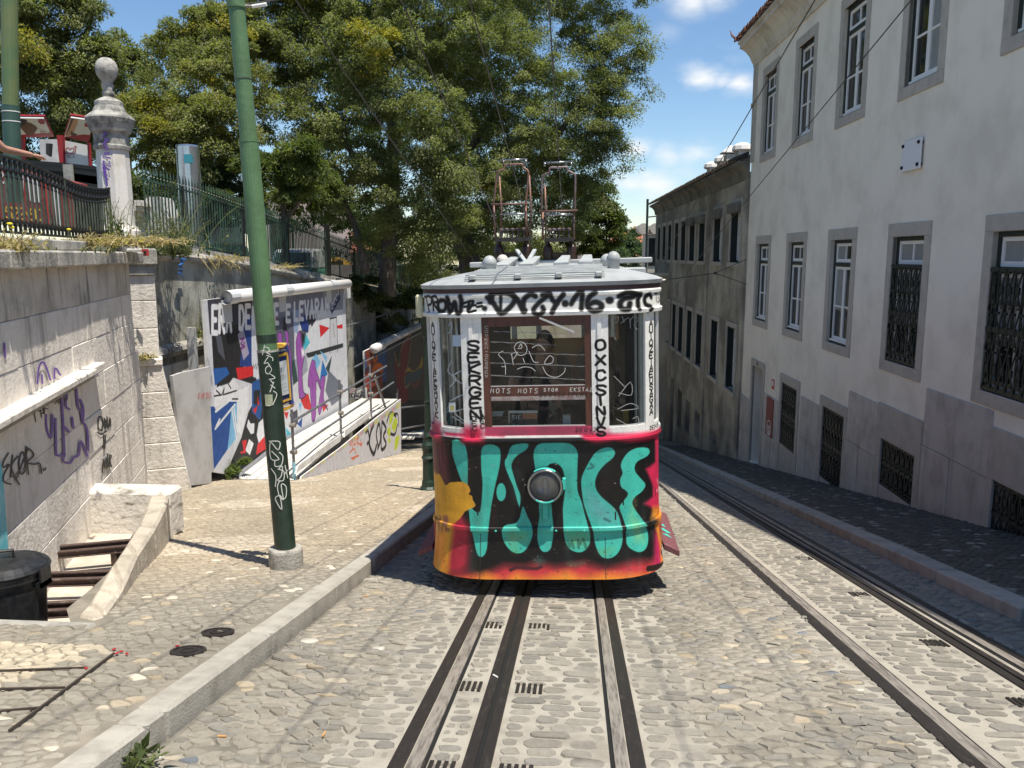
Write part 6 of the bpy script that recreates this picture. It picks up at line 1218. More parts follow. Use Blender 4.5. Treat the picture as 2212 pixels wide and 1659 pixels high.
# ground colours: orange hem, crimson glow, yellow flank, right-hand fire colours
tpol([(90, 1165), (420, 1190), (520, 1215), (700, 1140), (860, 1150), (960, 1120), (1100, 1150), (1330, 1120), (1500, 1165), (1700, 1110), (1900, 1090), (2030, 1010), (2040, 1300), (90, 1300)], (196, 58, 66), .05, 1, 0)
tpol([(90, 1215), (420, 1235), (560, 1195), (700, 1245), (800, 1190), (950, 1235), (1200, 1180), (1300, 1225), (1500, 1195), (1800, 1200), (2040, 1120), (2040, 1330), (90, 1330)], ORG, .04, .95, 0)
tpol([(240, 520), (430, 850), (420, 1150), (360, 1200), (250, 1180), (250, 860)], CRM, .04, 1, 0); tpol([(60, 400), (150, 380), (190, 440), (235, 560), (300, 830), (290, 900), (270, 1205), (60, 1190)], YEL, .03, 1, 0); tpol([(60, 100), (215, 100), (250, 300), (262, 500), (235, 520), (150, 400), (60, 400)], (120, 58, 66), .04, .9, 0)
tpol([(60, 880), (230, 880), (280, 1180), (60, 1190)], ORG, .05, .8, 0)
tpol([(1290, 100), (1700, 105), (2050, 60), (2050, 260), (1910, 210), (1880, 150), (1690, 180), (1560, 160), (1420, 180), (1330, 150)], PNK, .02, 1, 0); tpol([(540, 105), (640, 108), (720, 105), (690, 130), (560, 120)], PNK, .015, 1, 0); tpol([(560, 60), (1010, 60), (990, 96), (830, 108), (560, 106)], PNK, .01, 1, 0); tpol([(225, 95), (520, 110), (470, 135), (460, 175), (440, 130), (240, 118)], (214, 30, 78), .012, 1, 0)
tpol([(1890, 140), (1935, 250), (1940, 700), (1870, 700), (1800, 660), (1870, 600), (1870, 520), (1815, 385), (1890, 330)], (206, 42, 82), .02, 1, 0); tpol([(1870, 690), (1950, 680), (1940, 760), (1850, 780)], ORG, .03, .9, 0); tpol([(1925, 130), (2060, 80), (2060, 1260), (1935, 1190), (1920, 1000), (1890, 850), (1940, 600)], ORG, .025, 1, 0); tpol([(1880, 880), (1935, 900), (1950, 1160), (1850, 1180), (1870, 1000)], (196, 40, 92), .04, .9, 0)
tpol([(1880, 740), (2060, 690), (2060, 1260), (1900, 1190), (1910, 1000)], ORG, .03, .9, 0)
tpol([(1938, 130), (1950, 300), (1945, 640), (1930, 640), (1928, 300)], (240, 214, 190), .012, .8, 0)
# letters
tpol([(285, 215), (292, 165), (332, 150), (375, 175), (400, 240), (410, 350), (410, 560), (440, 690), (485, 728), (510, 700), (525, 520), (515, 380), (515, 250), (540, 200), (600, 193), (650, 215), (668, 260), (660, 370), (630, 500), (600, 650), (580, 800), (570, 900), (560, 1020), (530, 1074), (490, 1060), (460, 960), (430, 830), (415, 700), (395, 560), (350, 460), (310, 350), (288, 270)], TEAL)
tpol([(720, 290), (750, 210), (820, 185), (887, 190), (870, 235), (800, 280), (765, 325), (755, 370), (775, 450), (800, 530), (825, 600), (818, 692), (800, 640), (770, 530), (735, 450), (705, 370), (703, 320)], TEAL)
tpol([(673 + 38 * math.cos(t), 570 + 72 * math.sin(t)) for t in [i * .52 for i in range(12)]], TEAL)
tpol([(848, 682), (880, 760), (915, 830), (922, 900), (900, 970), (860, 1030), (810, 1050), (750, 1030), (700, 970), (678, 900), (685, 850), (720, 825), (780, 815), (815, 780), (832, 720)], TEAL)
tpol([(928, 270), (945, 215), (985, 185), (1080, 178), (1190, 181), (1245, 205), (1278, 260), (1276, 350), (1274, 500), (1280, 570), (1310, 650), (1330, 730), (1352, 810), (1376, 900), (1370, 980), (1330, 1030), (1280, 1042), (1220, 1020), (1185, 970), (1168, 900), (1163, 800), (1160, 700), (1172, 600), (1180, 500), (1162, 400), (1130, 355), (1090, 342), (1055, 350), (1035, 370), (1000, 372), (950, 400), (935, 340)], TEAL)
tpol([(975, 640), (1060, 640), (1077, 760), (1086, 850), (1080, 950), (1060, 1020), (1020, 1040), (985, 1020), (960, 950), (962, 850), (975, 760)], TEAL)
tpol([(1380, 310), (1420, 255), (1480, 222), (1540, 218), (1573, 255), (1555, 300), (1500, 345), (1450, 400), (1425, 450), (1415, 500), (1430, 560), (1480, 620), (1550, 680), (1590, 730), (1614, 800), (1633, 900), (1625, 980), (1590, 1050), (1530, 1087), (1465, 1075), (1425, 1010), (1405, 930), (1400, 880), (1380, 820), (1350, 740), (1325, 660), (1310, 560), (1306, 470), (1330, 400)], TEAL)
tpol([(1640, 300), (1690, 245), (1760, 218), (1832, 222), (1847, 255), (1820, 290), (1760, 320), (1730, 360), (1735, 410), (1775, 460), (1813, 510), (1790, 560), (1730, 610), (1710, 660), (1740, 720), (1790, 790), (1826, 860), (1832, 940), (1810, 1010), (1760, 1040), (1700, 1020), (1663, 980), (1660, 920), (1655, 850), (1630, 760), (1607, 690), (1640, 640), (1674, 590), (1660, 560), (1622, 530), (1613, 470), (1632, 420), (1618, 360)], TEAL)
tpol([(1350, 560), (1430, 600), (1560, 740), (1590, 800), (1500, 830), (1400, 760), (1350, 680)], (120, 170, 178), .05, .55, 0); tpol([(1730, 640), (1700, 760), (1780, 850), (1800, 960), (1740, 940), (1690, 800)], (196, 204, 110), .05, .4, 0)
for q in [[(720, 900), (860, 900), (880, 960), (720, 960)], [(1190, 900), (1360, 900), (1350, 990), (1210, 1000)], [(1440, 1040), (1500, 1060), (1560, 1010)], [(755, 1000), (790, 1000), (800, 1045), (770, 1040)]]: tpol(q, (150, 160, 70), .04, .38, 0)
for q in [[(1200, 960), (1215, 1000), (1230, 955), (1245, 1010)], [(1280, 950), (1285, 1010)], [(1320, 940), (1345, 1010)], [(1380, 345), (1400, 370), (1360, 385)], [(1490, 780), (1530, 800)]]: tlin(q, .022, (40, 90, 84), .004, .6)
tpol([(700, 900), (740, 1060), (650, 1000)], BLK, .02, 0); tpol([(232, 515), (262, 495), (300, 490), (370, 488), (415, 520), (430, 562), (414, 585), (442, 600), (450, 635), (470, 668), (455, 692), (390, 720), (352, 775), (320, 800), (318, 806), (280, 820), (235, 795), (170, 760), (150, 600), (160, 440), (190, 432)], (226, 166, 48), .002, 1, 2)
for q in [[(485, 700), (489, 750)], [(835, 605), (838, 660)], [(1632, 600), (1640, 670)], [(1575, 730), (1576, 785)], [(1890, 540), (1892, 600)]]: tlin(q, .010, BLK, .002, 1, 0)
tlin([(750, 1175), (800, 1155), (880, 1160), (950, 1165), (990, 1150)], .03, (70, 34, 40), .006, .9); tlin([(690, 1140), (760, 1130), (800, 1140)], .014, (90, 40, 50), .01, .7); tpol([(940, 1105), (975, 1085), (1010, 1110), (970, 1125)], (50, 120, 110), .04, .7, 0); tpol([(1200, 1128), (1330, 1118), (1250, 1145)], (90, 140, 100), .03, .6, 0)
for q, w in [([(1940, 880), (1925, 960), (1950, 1040), (1940, 1170)], .055), ([(1935, 870), (1960, 900), (1965, 1000), (1948, 1090)], .035), ([(1815, 1165), (1920, 1130)], .05), ([(1980, 1080), (1985, 1120)], .06), ([(1915, 1040), (1925, 1090)], .04)]: tlin(q, w, (36, 22, 20), .006)
for x in (170, 195, 225, 245): tlin([(x, 770), (x + 8, 865)], .030, (92, 50, 96), .02, .7)
for x0, y0, x1, y1, c_ in [(1945, 170, 1948, 420, (40, 24, 22)), (1900, 560, 1935, 540, (240, 210, 200)), (1905, 470, 1925, 560, (230, 200, 190)), (175, 180, 190, 420, (60, 30, 50)), (200, 150, 215, 330, (50, 26, 40))]: tlin([(x0, y0), (x1, y1)], .02, c_, .012, .7)
tlin([(510, 900), (512, 1240)], .006, (60, 50, 40), .001, .8, 0); tlin([(1495, 930), (1497, 1240)], .006, (60, 50, 40), .001, .8, 0)
rr = np.random.default_rng(5)
for _ in range(70): u, z = rr.uniform(-1.1, 1.1), rr.uniform(.05, 1.2); dz = rr.uniform(.05, .25); ct.line([(u, z), (u + rr.uniform(-.03, .03), z - dz)], rr.uniform(.01, .06), [(30, 60, 56), (120, 190, 180), (20, 18, 18), (150, 70, 60)][rr.integers(4)], .03, rr.uniform(.05, .16))
for _ in range(420): u, z = rr.uniform(-1.2, 1.2), rr.uniform(0, 1.2); ct.line([(u, z), (u + rr.uniform(-.012, .012), z + rr.uniform(-.012, .012))], rr.uniform(.003, .008), [(40, 34, 30), (190, 170, 150), (90, 60, 50)][rr.integers(3)], .001, rr.uniform(.3, .8))
# white upper works: pink drips at the sill, black tags
for a, b in [(-1.2, -.9), (-.66, -.50), (.40, .55)]: ct.poly([(a, 1.2), (b, 1.2), (b, 1.345 if b < 0 else 1.30), (a, 1.345 if b < 0 else 1.30)], PNK, .035, .95 if b < 0 else .5)
ct.poly([(-1.25, 1.24), (-.95, 1.24), (-.97, 1.40), (-1.25, 1.46)], (150, 70, 100), .05, .8)
S_ = lambda pts, w, soft=.012, sm=4, al=1: tlin(pts, w, BLK, soft, al, sm, k1)
for q in [[(95, 470), (125, 600)], [(95, 480), (135, 470), (140, 530), (115, 545)], [(150, 480), (158, 590)], [(150, 478), (185, 470), (190, 515), (160, 530), (205, 600)]]: S_(q, .020, .005)
for q, w in [([(225, 500), (195, 530), (205, 585), (245, 590), (260, 545), (245, 505), (220, 510)], .036), ([(275, 480), (280, 560), (298, 605), (330, 520), (345, 590), (372, 612), (385, 540), (380, 470)], .042), ([(275, 520), (330, 560)], .03), ([(610, 490), (640, 450), (720, 440), (800, 455), (830, 500), (790, 560), (715, 612), (650, 530), (600, 480)], .050), ([(712, 470), (708, 605)], .030), ([(640, 470), (625, 520)], .05), ([(800, 450), (850, 500), (900, 592), (915, 590)], .050), ([(900, 590), (905, 500), (960, 455), (1000, 470)], .050), ([(1060, 460), (1120, 450), (1060, 500), (990, 570), (995, 610), (1040, 618), (1070, 590), (1060, 560)], .045), ([(1120, 450), (1150, 510), (1185, 530)], .046), ([(1235, 455), (1185, 520), (1140, 605)], .050), ([(1300, 535), (1340, 470), (1390, 430), (1385, 575)], .048), ([(1500, 440), (1450, 480), (1435, 550), (1480, 592), (1540, 580), (1550, 540), (1500, 520), (1450, 540)], .050), ([(1700, 470), (1760, 440), (1830, 455), (1800, 480), (1740, 490), (1705, 530), (1720, 575), (1770, 575), (1785, 530)], .052), ([(1810, 460), (1870, 455), (1850, 500), (1855, 575)], .046), ([(1960, 480), (1940, 455), (1905, 490), (1915, 540), (1955, 560), (1940, 590)], .044)]: S_(q, w * .84, .009)
for x, y, r in [(1250, 532, .055), (1620, 505, .058), (575, 572, .04)]: S_([(x - 1, y), (x + 1, y)], r, .008, 0)
for q in [[(400, 530), (480, 510), (450, 580)], [(410, 560), (500, 545)], [(450, 520), (440, 600), (500, 590)], [(520, 530), (550, 525)], [(515, 560), (555, 552)]]: S_(q, .02, .004)
for q in [[(1985, 450), (2010, 445)], [(1998, 450), (2000, 520)], [(2015, 450), (2012, 525), (2030, 490), (2035, 450)], [(2020, 480), (2045, 530)], [(2048, 450), (2052, 510)]]: S_(q, .010, .002, 0)
def vtext(s, U, z, h, w, adv, col=BLK, wd=.8, slant=0.0, jit=.10):
    for pl in text(s, U, z, h, adv, slant, jit, 0, wd, True): ct.line(smooth(pl, False, 3), w, col, .003)
random.seed(11)
vtext('SEKRGEN', -.585, 2.00, .075, .021, .098, wd=1.0); vtext('AEC', -.515, 1.42, .035, .008, .044); vtext('DEC', -.575, 1.40, .035, .008, .044)
vtext('OXCS', .462, 1.98, .078, .021, .125, wd=.85); vtext('INVS', .462, 1.52, .07, .020, .088, wd=.85)
vtext('AUIOZEIAEKROAVK', -.97, 2.18, .047, .013, .056, wd=1.0); vtext('AUIOZEIAEUSAGAA', .93, 2.15, .046, .013, .054, wd=1.0)
for pl in text('DEO42FE', .93, 1.262, .032, .034, .1, .06): ct.line(pl, .007, BLK, .002)
m_tp = imgmat('tram_front_paint', ct.a, .42, .10, .4)
ARR = ct
def fuv(o):
    me = o.data; uv = me.uv_layers.new(name='UVMap')
    us = o['_u']; 
    for p in me.polygons:
        for li in p.loop_indices: u, z = us[me.loops[li].vertex_index * 2], us[me.loops[li].vertex_index * 2 + 1]; uv.data[li].uv = ((u - ct.x0) / (ct.x1 - ct.x0), (z - ct.z0) / (ct.z1 - ct.z0))
    del o['_u']
def fstrip(name, U0, U1, z0, z1, off, th, mat, parent=TR, uv=True, nz=1, prof=None):
    """slab that follows the rounded front; prof: list of (z, extra offset)"""
    n = max(1, int((U1 - U0) / .045)); Us = [U0 + (U1 - U0) * i / n for i in range(n + 1)]; ps = prof or [(z0 + (z1 - z0) * k / nz, 0) for k in range(nz + 1)]; K_ = len(ps)
    mb = MB(); us = []; 
    for U in Us:
        for z, e in ps: mb.v.append(SPt(U, z, off + e)); us += [U, z]
    for U in Us:
        for z, e in ps: mb.v.append(SPt(U, z, off - th)); us += [U, z]
    m = (n + 1) * K_; f = []
    for i in range(n):
        for k in range(K_ - 1): a = i * K_ + k; f += [(a, a + K_, a + K_ + 1, a + 1), (m + a + 1, m + a + K_ + 1, m + a + K_, m + a)]
        a, b = i * K_, i * K_ + K_ - 1; f += [(a, m + a, m + a + K_, a + K_), (b, b + K_, m + b + K_, m + b)]
    for k in range(K_ - 1): a, b = k, n * K_ + k; f += [(a, a + 1, m + a + 1, m + a), (b, m + b, m + b + 1, b + 1)]
    mb.f = f; o = mb.build(name, mat, parent, world=False, loc=(0, 0, 0), fix=False)
    if uv: o['_u'] = us; fuv(o)
    return o
m_side = M('yellow_orange_side_paint', (.70, .38, .07), .4, col2=(.45, .08, .09), scale=1.1, lo=.4, hi=.62); m_wht = M('white_tram_paint', (.80, .79, .77), .4, col2=(.66, .65, .62), scale=4)
m_wood = M('brown_varnished_wood', (.105, .038, .024), .4, col2=(.065, .025, .017), scale=7, stretch=(4, 4, .6)); m_dkw = M('dark_interior_wood', (.035, .024, .018), .6); m_roof = M('grey_roof_paint', (.37, .385, .385), .55, col2=(.27, .285, .29), scale=3, lo=.4, hi=.7, bump=.12, bscale=30); m_roofd = M('grey_board_paint', (.45, .475, .465), .5, col2=(.31, .33, .33), scale=9, stretch=(.6, 5, 1)); m_gutter = M('maroon_gutter', (.06, .028, .026), .5)
m_chrome = M('scuffed_chrome', (.34, .34, .34), .25, .9); m_tealp = M('teal_spray_paint', (.055, .50, .41), .4); m_tg = glass('tram_window_glass', (.86, .88, .86), .988); m_lens = glass('headlight_glass', (.7, .7, .7), .86)
fstrip('lower_skirt', -1.0, 1.0, 0, .445, -.014, .03, m_tp, nz=6)
fstrip('lower_skirt', -UW - .0, -1.004, 0, .445, -.014, .03, m_tp, nz=6); fstrip('lower_skirt', 1.004, UW, 0, .445, -.014, .03, m_tp, nz=6)
fstrip('dash_panel', -UW, UW, .445, 1.20, 0, .03, m_tp, nz=6)
fstrip('riveted_band', -UW, UW, .42, .462, .016, .03, m_tp, prof=[(.42, -.004), (.43, 0), (.455, 0), (.462, -.006)])
for U in (-.42, -.14, .10, .34): x, y, z = SPt(U, .432, .018); mb = MB(); mb.ball((x, y, z), .010, 5); mb.build('rivet', m_tealp, TR, world=False, loc=(0, 0, 0))
fstrip('waist_moulding', -UW, UW, 1.195, 1.262, .004, .05, m_tp, prof=[(1.195, -.004), (1.205, .016), (1.222, .022), (1.24, .016), (1.246, .002), (1.262, 0)])
fstrip('sill', -UW, -.535, 1.262, 1.325, .002, .04, m_tp); fstrip('sill', .49, UW, 1.262, 1.325, .002, .04, m_tp); 
# posts with half-round beading
for a, b in [(-.645, -.485), (.425, .555)]: fstrip('window_post', a, b, 1.262, 2.29, .004, .06, m_tp, nz=1); c = (a + b) / 2; fstrip('post_bead', c - .014, c + .014, 1.30, 2.285, .016, .012, m_tp)
for s in (-1, 1): a, b = sorted((s * .875, s * 1.0)); fstrip('corner_post', a, b, 1.262, 2.29, .004, .06, m_tp); a, b = sorted((s * 1.14, s * 1.215)); fstrip('corner_post', a, b, 1.262, 2.29, .004, .05, m_wht, uv=False)
fstrip('fascia', -UW, UW, 2.272, 2.475, .010, .05, m_tp, prof=[(2.272, .0), (2.276, .022), (2.305, .026), (2.318, .006), (2.43, .004), (2.437, .016), (2.46, .018), (2.475, .006)])
fstrip('gutter', -UW, UW, 2.475, 2.535, .022, .06, m_gutter, uv=False)
# central sliding window in brown wood
def wbar(nm, U0, U1, z0, z1, off=-.004, th=.05, mat=m_wood): return fstrip(nm, U0, U1, z0, z1, off, th, mat, uv=False)
WL, WR = -.485, .425
wf = wbar('wooden_frame', WL, WR, 2.19, 2.272); wbar('wooden_frame', WL, WL + .062, 1.34, 2.19); wbar('wooden_frame', WR - .055, WR, 1.34, 2.19); mr_ = wbar('wooden_crossrail', WL + .062, WR - .055, 1.60, 1.685); wbar('scratched_rail', WL + .062, WR - .055, 1.565, 1.60, -.001, .05, M('scuffed_grey_rail', (.36, .33, .32), .5, col2=(.2, .12, .1), scale=9)); fstrip('bottom_rail', WL, WR, 1.262, 1.34, -.002, .05, M('pink_sprayed_wood', (.48, .05, .12), .45, col2=(.30, .05, .09), scale=5), uv=False)
for (a, b, c, d, o_) in [(WL + .062, WR - .055, 1.685, 2.19, -.02), (WL + .062, WR - .055, 1.34, 1.565, -.02), (-.875, -.645, 1.325, 2.272, -.02), (.555, .875, 1.325, 2.272, -.02), (1.0, 1.14, 1.325, 2.272, -.02), (-1.14, -1.0, 1.325, 2.272, -.02)]: fstrip('glass_pane', a, b, c, d, o_, .004, m_tg, uv=False)
m_alu = M('thin_grey_trim', (.5, .5, .49), .4, .3)
for z0, z1, a, b in [(1.685, 1.692, WL + .062, WR - .055), (1.34, 1.349, WL + .062, WR - .055), (1.325, 1.336, -.875, -.645), (1.325, 1.336, .555, .875)]: fstrip('pane_trim', a, b, z0, z1, -.008, .01, m_alu, uv=False)
for a, b, c, d in [(-.475, -.468, 1.7, 2.18)]: pass
for U, w in [(.80, .012), (.845, .03)]: fstrip('inner_mullion', U, U + w, 1.33, 2.27, -.035, .02, m_wht, uv=False)
for U in (-.86, -.80, -.74): fstrip('inner_mullion', U, U + .014, 1.33, 2.27, -.09, .02, m_wht, uv=False)
# scratched and written tags on wood and glass
tfn = lambda off: (lambda u, v, l: TM @ Vector(SPt(*k1(u, v), off + l)))
m_wline = M('white_paint_line', (.60, .60, .57), .6); m_wfaint = M('faint_scratch_white', (.30, .30, .29), .6)
def k1text(s, x, y, h, dx, slant=.1, rise=0.0): return [[(a, y - b - (a - x) * rise) for a, b in pl] for pl in text(s, x, 0, h, dx, slant, .06)]
ribbons('white_tag', k1text('MOTS', 625, 1282, 38, 46) + k1text('MOTS', 855, 1282, 38, 46) + k1text('STOR', 1070, 1268, 26, 33) + k1text('EKSTAZY', 1290, 1268, 32, 33), 5, tfn(.001), m_wline, TR)
ribbons('black_tag', k1text('-DEO42FIECREW-', 1000, 1312, 30, 38), 6, tfn(.003), m_bsp, TR); ribbons('black_tag', k1text('DEO42-', 1340, 1606, 34, 36), 6, tfn(.002), m_bsp, TR)
random.seed(4); st = []
for i, ch in enumerate('COVKEN-OCSREX'): st += [[(578 + p[0] * 6 + random.uniform(-2, 2), 742 + i * 34 - p[1] * 3.6) for p in pl] for pl in FONT[ch]]
ribbons('white_tag', st, 2.6, tfn(.001), m_wline, TR)
gt_ = tfn(-.012)
def bands(y0, y1, x0, x1, k): return [[(x0 + (x1 - x0) * i / 14, y0 + (y1 - y0) * i / 14 + random.uniform(-5, 5)) for i in range(15)] for _ in range(k)]
ribbons('scratch_band', bands(765, 790, 650, 1250, 2) + bands(855, 880, 622, 1180, 2) + bands(940, 965, 622, 1500, 2) + bands(1030, 1062, 622, 1500, 3) + bands(1135, 1175, 622, 1500, 3), 2.4, gt_, m_wfaint, TR)
ribbons('white_tag', [[(730, 930), (690, 960), (735, 1010), (745, 1060), (715, 1060)], [(750, 1060), (748, 1130)], [(800, 960), (815, 1050)], [(790, 960), (850, 940), (815, 1000)], [(895, 990), (910, 1030)], [(945, 930), (985, 1020), (1025, 1025)], [(970, 905), (1030, 880), (1080, 925)], [(860, 900), (880, 870), (885, 905), (850, 910)], [(820, 900), (850, 960), (910, 960), (930, 910), (900, 860), (850, 860), (820, 900)], [(1150, 990), (1120, 970), (1085, 1010), (1080, 1040), (1140, 1030), (1150, 990)], [(1060, 1060), (1100, 1130), (1180, 1150), (1240, 1110), (1250, 1070)], [(845, 1085), (900, 1065), (960, 1070), (1000, 1100)]], 5, gt_, m_wline, TR, sm=4)
ribbons('white_tag', [[(265, 720), (290, 690), (290, 760), (260, 780)], [(300, 1000), (260, 1100), (330, 1160), (280, 1230)], [(390, 1090), (300, 1150), (420, 1220)], [(280, 1350), (400, 1300), (430, 1400), (320, 1450), (470, 1560)], [(300, 1480), (480, 1590)], [(330, 720), (345, 800)], [(420, 700), (440, 690), (430, 740), (450, 780), (410, 800)]], 10, gt_, M('translucent_grey_tag', (.33, .37, .38), .6), TR, sm=4)
ribbons('white_tag', [[(1665, 660), (1700, 640), (1690, 690), (1660, 690)], [(1730, 640), (1750, 690)], [(1720, 700), (1790, 650), (1800, 740)], [(1790, 690), (1830, 640), (1870, 670), (1830, 710), (1860, 750)], [(1700, 1310), (1800, 1190), (1810, 1300), (1700, 1280)], [(1690, 1420), (1800, 1370), (1870, 1410), (1720, 1430)], [(1660, 1140), (1760, 1240)], [(1680, 1500), (1790, 1560)], [(1820, 1500), (1860, 1480), (1870, 1530), (1840, 1560)]], 6, gt_, m_wfaint, TR, sm=3)
# windscreen wiper
mb = MB(); a, b = SPt(*k1(1035, 650), .03), SPt(*k1(1325, 770), .012); mb.bar(a, b, .016, .012, (0, 1, 0)); mb.build('wiper', m_alu, TR, world=False, loc=(0, 0, 0))
# stickers on the left pane
for nm, (a, b, c, d), mt in [('blue_notice', (300, 797, 432, 893), M('pale_blue_notice', (.42, .52, .60), .5)), ('small_notice', (268, 1365, 325, 1445), m_paper), ('pale_notice', (375, 985, 490, 1180), M('pale_green_notice', (.36, .38, .34), .6)), ('yellow_notice', (280, 1390, 312, 1430), M('yellow_notice', (.55, .52, .15), .6))]:
    mb = MB(); mb.add([SPt(*k1(*p), -.012 if nm != 'yellow_notice' else -.010) for p in [(a, b), (c, b), (c, d), (a, d)]], [(0, 1, 2, 3)]); mb.build(nm, mt, TR, world=False, loc=(0, 0, 0), fix=False)
# headlight
HU, HZ = fp(1178, 1045); mb = MB()
def ring(prof, mat, nm, parent, a0=0, a1=2 * math.pi, n=36, close=True):
    mb = MB(); k = len(prof); vs = []; full = a1 - a0 > 6.2; m = n if full else n + 1
    for (r, y) in prof:
        for j in range(m): t = a0 + (a1 - a0) * j / n; vs.append((HU + r * math.cos(t), y, HZ + r * math.sin(t)))
    fs = [(i * m + j, i * m + (j + 1) % m, (i + 1) * m + (j + 1) % m, (i + 1) * m + j) for i in range(k - 1) for j in range(n if full else n)]
    mb.add(vs, fs); return mb.build(nm, mat, parent, world=False, loc=(0, 0, 0), smooth=True)
m_hblk = M('black_painted_metal', (.022, .02, .02), .3, .4)
hl = ring([(.152, .0), (.156, -.06), (.152, -.085), (.14, -.095), (.13, -.09), (.128, -.075)], m_hblk, 'headlight', TR)
ring([(.131, -.094), (.138, -.100), (.145, -.098), (.149, -.092)], m_chrome, 'chrome_ring', hl); ring([(.128, -.075), (.10, -.035), (.05, -.012), (.002, -.008)], M('dull_reflector', (.30, .295, .28), .3, .8), 'reflector', hl); ring([(.128, -.078), (.09, -.092), (.05, -.098), (.002, -.10)], m_lens, 'lens', hl)
ring([(.1535, -.092), (.157, -.086), (.1585, -.06)], m_tealp, 'painted_arc', hl, rad(55), rad(125), 14); ring([(.131, -.0955), (.139, -.1015), (.146, -.0995)], m_tealp, 'painted_arc', hl, rad(235), rad(300), 14); ring([(.1535, -.092), (.157, -.086), (.1585, -.06)], m_tealp, 'painted_arc', hl, rad(-30), rad(20), 10)
mb = MB(); mb.tube([(HU, -.02, HZ - .07), (HU, -.045, HZ - .02), (HU, -.045, HZ + .05)], [.012, .018, .012], 8); mb.build('bulb', m_alu, hl, world=False, loc=(0, 0, 0)); mb = MB(); mb.ball((HU - .172, -.06, HZ), .02, 6); mb.tube([(HU - .172, -.06, HZ - .04), (HU - .172, -.06, HZ + .04)], .012, 8); mb.build('hinge', m_hblk, hl, world=False, loc=(0, 0, 0)); mb = MB(); mb.box(HU + .15, HU + .175, -.08, -.02, HZ - .03, HZ + .06); mb.build('catch', m_tealp, hl, world=False, loc=(0, 0, 0))
fr_ = fp(1178, 1105); mb = MB(); mb.tube([(HU - .004, -.004, HZ - .155), (HU - .004, -.012, HZ - .30)], .028, 8); mb.build('lamp_conduit', m_tealp, TR, world=False, loc=(0, 0, 0))
# sides, back, floor, underframe
LEN = 8.4; XS = AF + AE
def sbx(nm, x0, x1, y0, y1, z0, z1, mat, bev=0.0, par=TR): mb = MB(); mb.box(x0, x1, y0, y1, z0, z1); return mb.build(nm, mat, par, world=False, loc=(0, 0, 0), bevel=bev)
for s in (-1, 1):
    a, b = sorted((s * (XS - .04), s * XS)); sbx('side_panel', a, b, BE + .005, LEN, .445, 1.20, m_side); a2, b2 = sorted((s * (XS - .02), s * (XS + .03))); sbx('side_skirt', a2, b2, BE + .03, LEN, .04, .44, m_side); sbx('side_moulding', *sorted((s * (XS - .03), s * (XS + .02))), BE + .01, LEN, 1.20, 1.262, m_wht); sbx('side_fascia', a, b, BE + .01, LEN, 2.272, 2.475, m_wht); sbx('side_gutter', *sorted((s * (XS - .03), s * (XS + .022))), BE + .01, LEN, 2.475, 2.535, m_gutter)
    for i in range(9): y = BE + .30 + i * .93; sbx('side_post', a, b, y, y + .11, 1.262, 2.272, m_wht)
    mb = MB(); x = s * (XS - .025); mb.add([(x, BE + .02, 1.265), (x, LEN, 1.265), (x, LEN, 2.27), (x, BE + .02, 2.27)], [(0, 1, 2, 3)]); mb.build('side_glass', m_tg, TR, world=False, loc=(0, 0, 0), fix=False)
sbx('back_panel', -XS + .04, XS - .04, LEN - .04, LEN, .1, 1.262, m_side); sbx('back_fascia', -XS, XS, LEN - .05, LEN, 2.272, 2.5, m_wht)
for x in (-.9, -.45, .38, .82): sbx('back_post', x, x + .1, LEN - .05, LEN - .01, 1.262, 2.272, m_wht)
mb = MB(); Us = [-UW + 2 * UW * i / 40 for i in range(41)]; pts = [SPt(U, 0, -.03) for U in Us] + [(XS + .02, LEN, 0), (-XS - .02, LEN, 0)]; n = len(pts); mb.add([(x, y, .03) for x, y, z in pts] + [(x, y, .11) for x, y, z in pts], [tuple(range(n - 1, -1, -1)), tuple(range(n, 2 * n))] + [(i, (i + 1) % n, n + (i + 1) % n, n + i) for i in range(n)]); mb.build('floor', m_dkw, TR, world=False, loc=(0, 0, 0))
tw_ = Matrix.Identity(4)
for x0, x1 in ((-.56, -.44), (.40, .52)):
    mb = MB(); p = [(x0, 1.2, -.1), (x1, 1.2, -.1), (x1, LEN, -.05), (x0, LEN, -.05)]; mb.hexa([(x0, .8, -.16), (x1, .8, -.16), (x1, LEN - .3, -1.45), (x0, LEN - .3, -1.45), (x0, .8, .03), (x1, .8, .03), (x1, LEN - .3, .03), (x0, LEN - .3, .03)]); mb.build('underframe', m_black, TR, world=False, loc=(0, 0, 0))
for y, dz in ((1.9, -.30), (6.6, -1.22)):
    for x in (-.50, .46): mb = MB(); mb.tube([(x - .05, y, dz + .05), (x + .05, y, dz + .05)], .26, 18); mb.build('wheel', m_irond, TR, world=False, loc=(0, 0, 0))
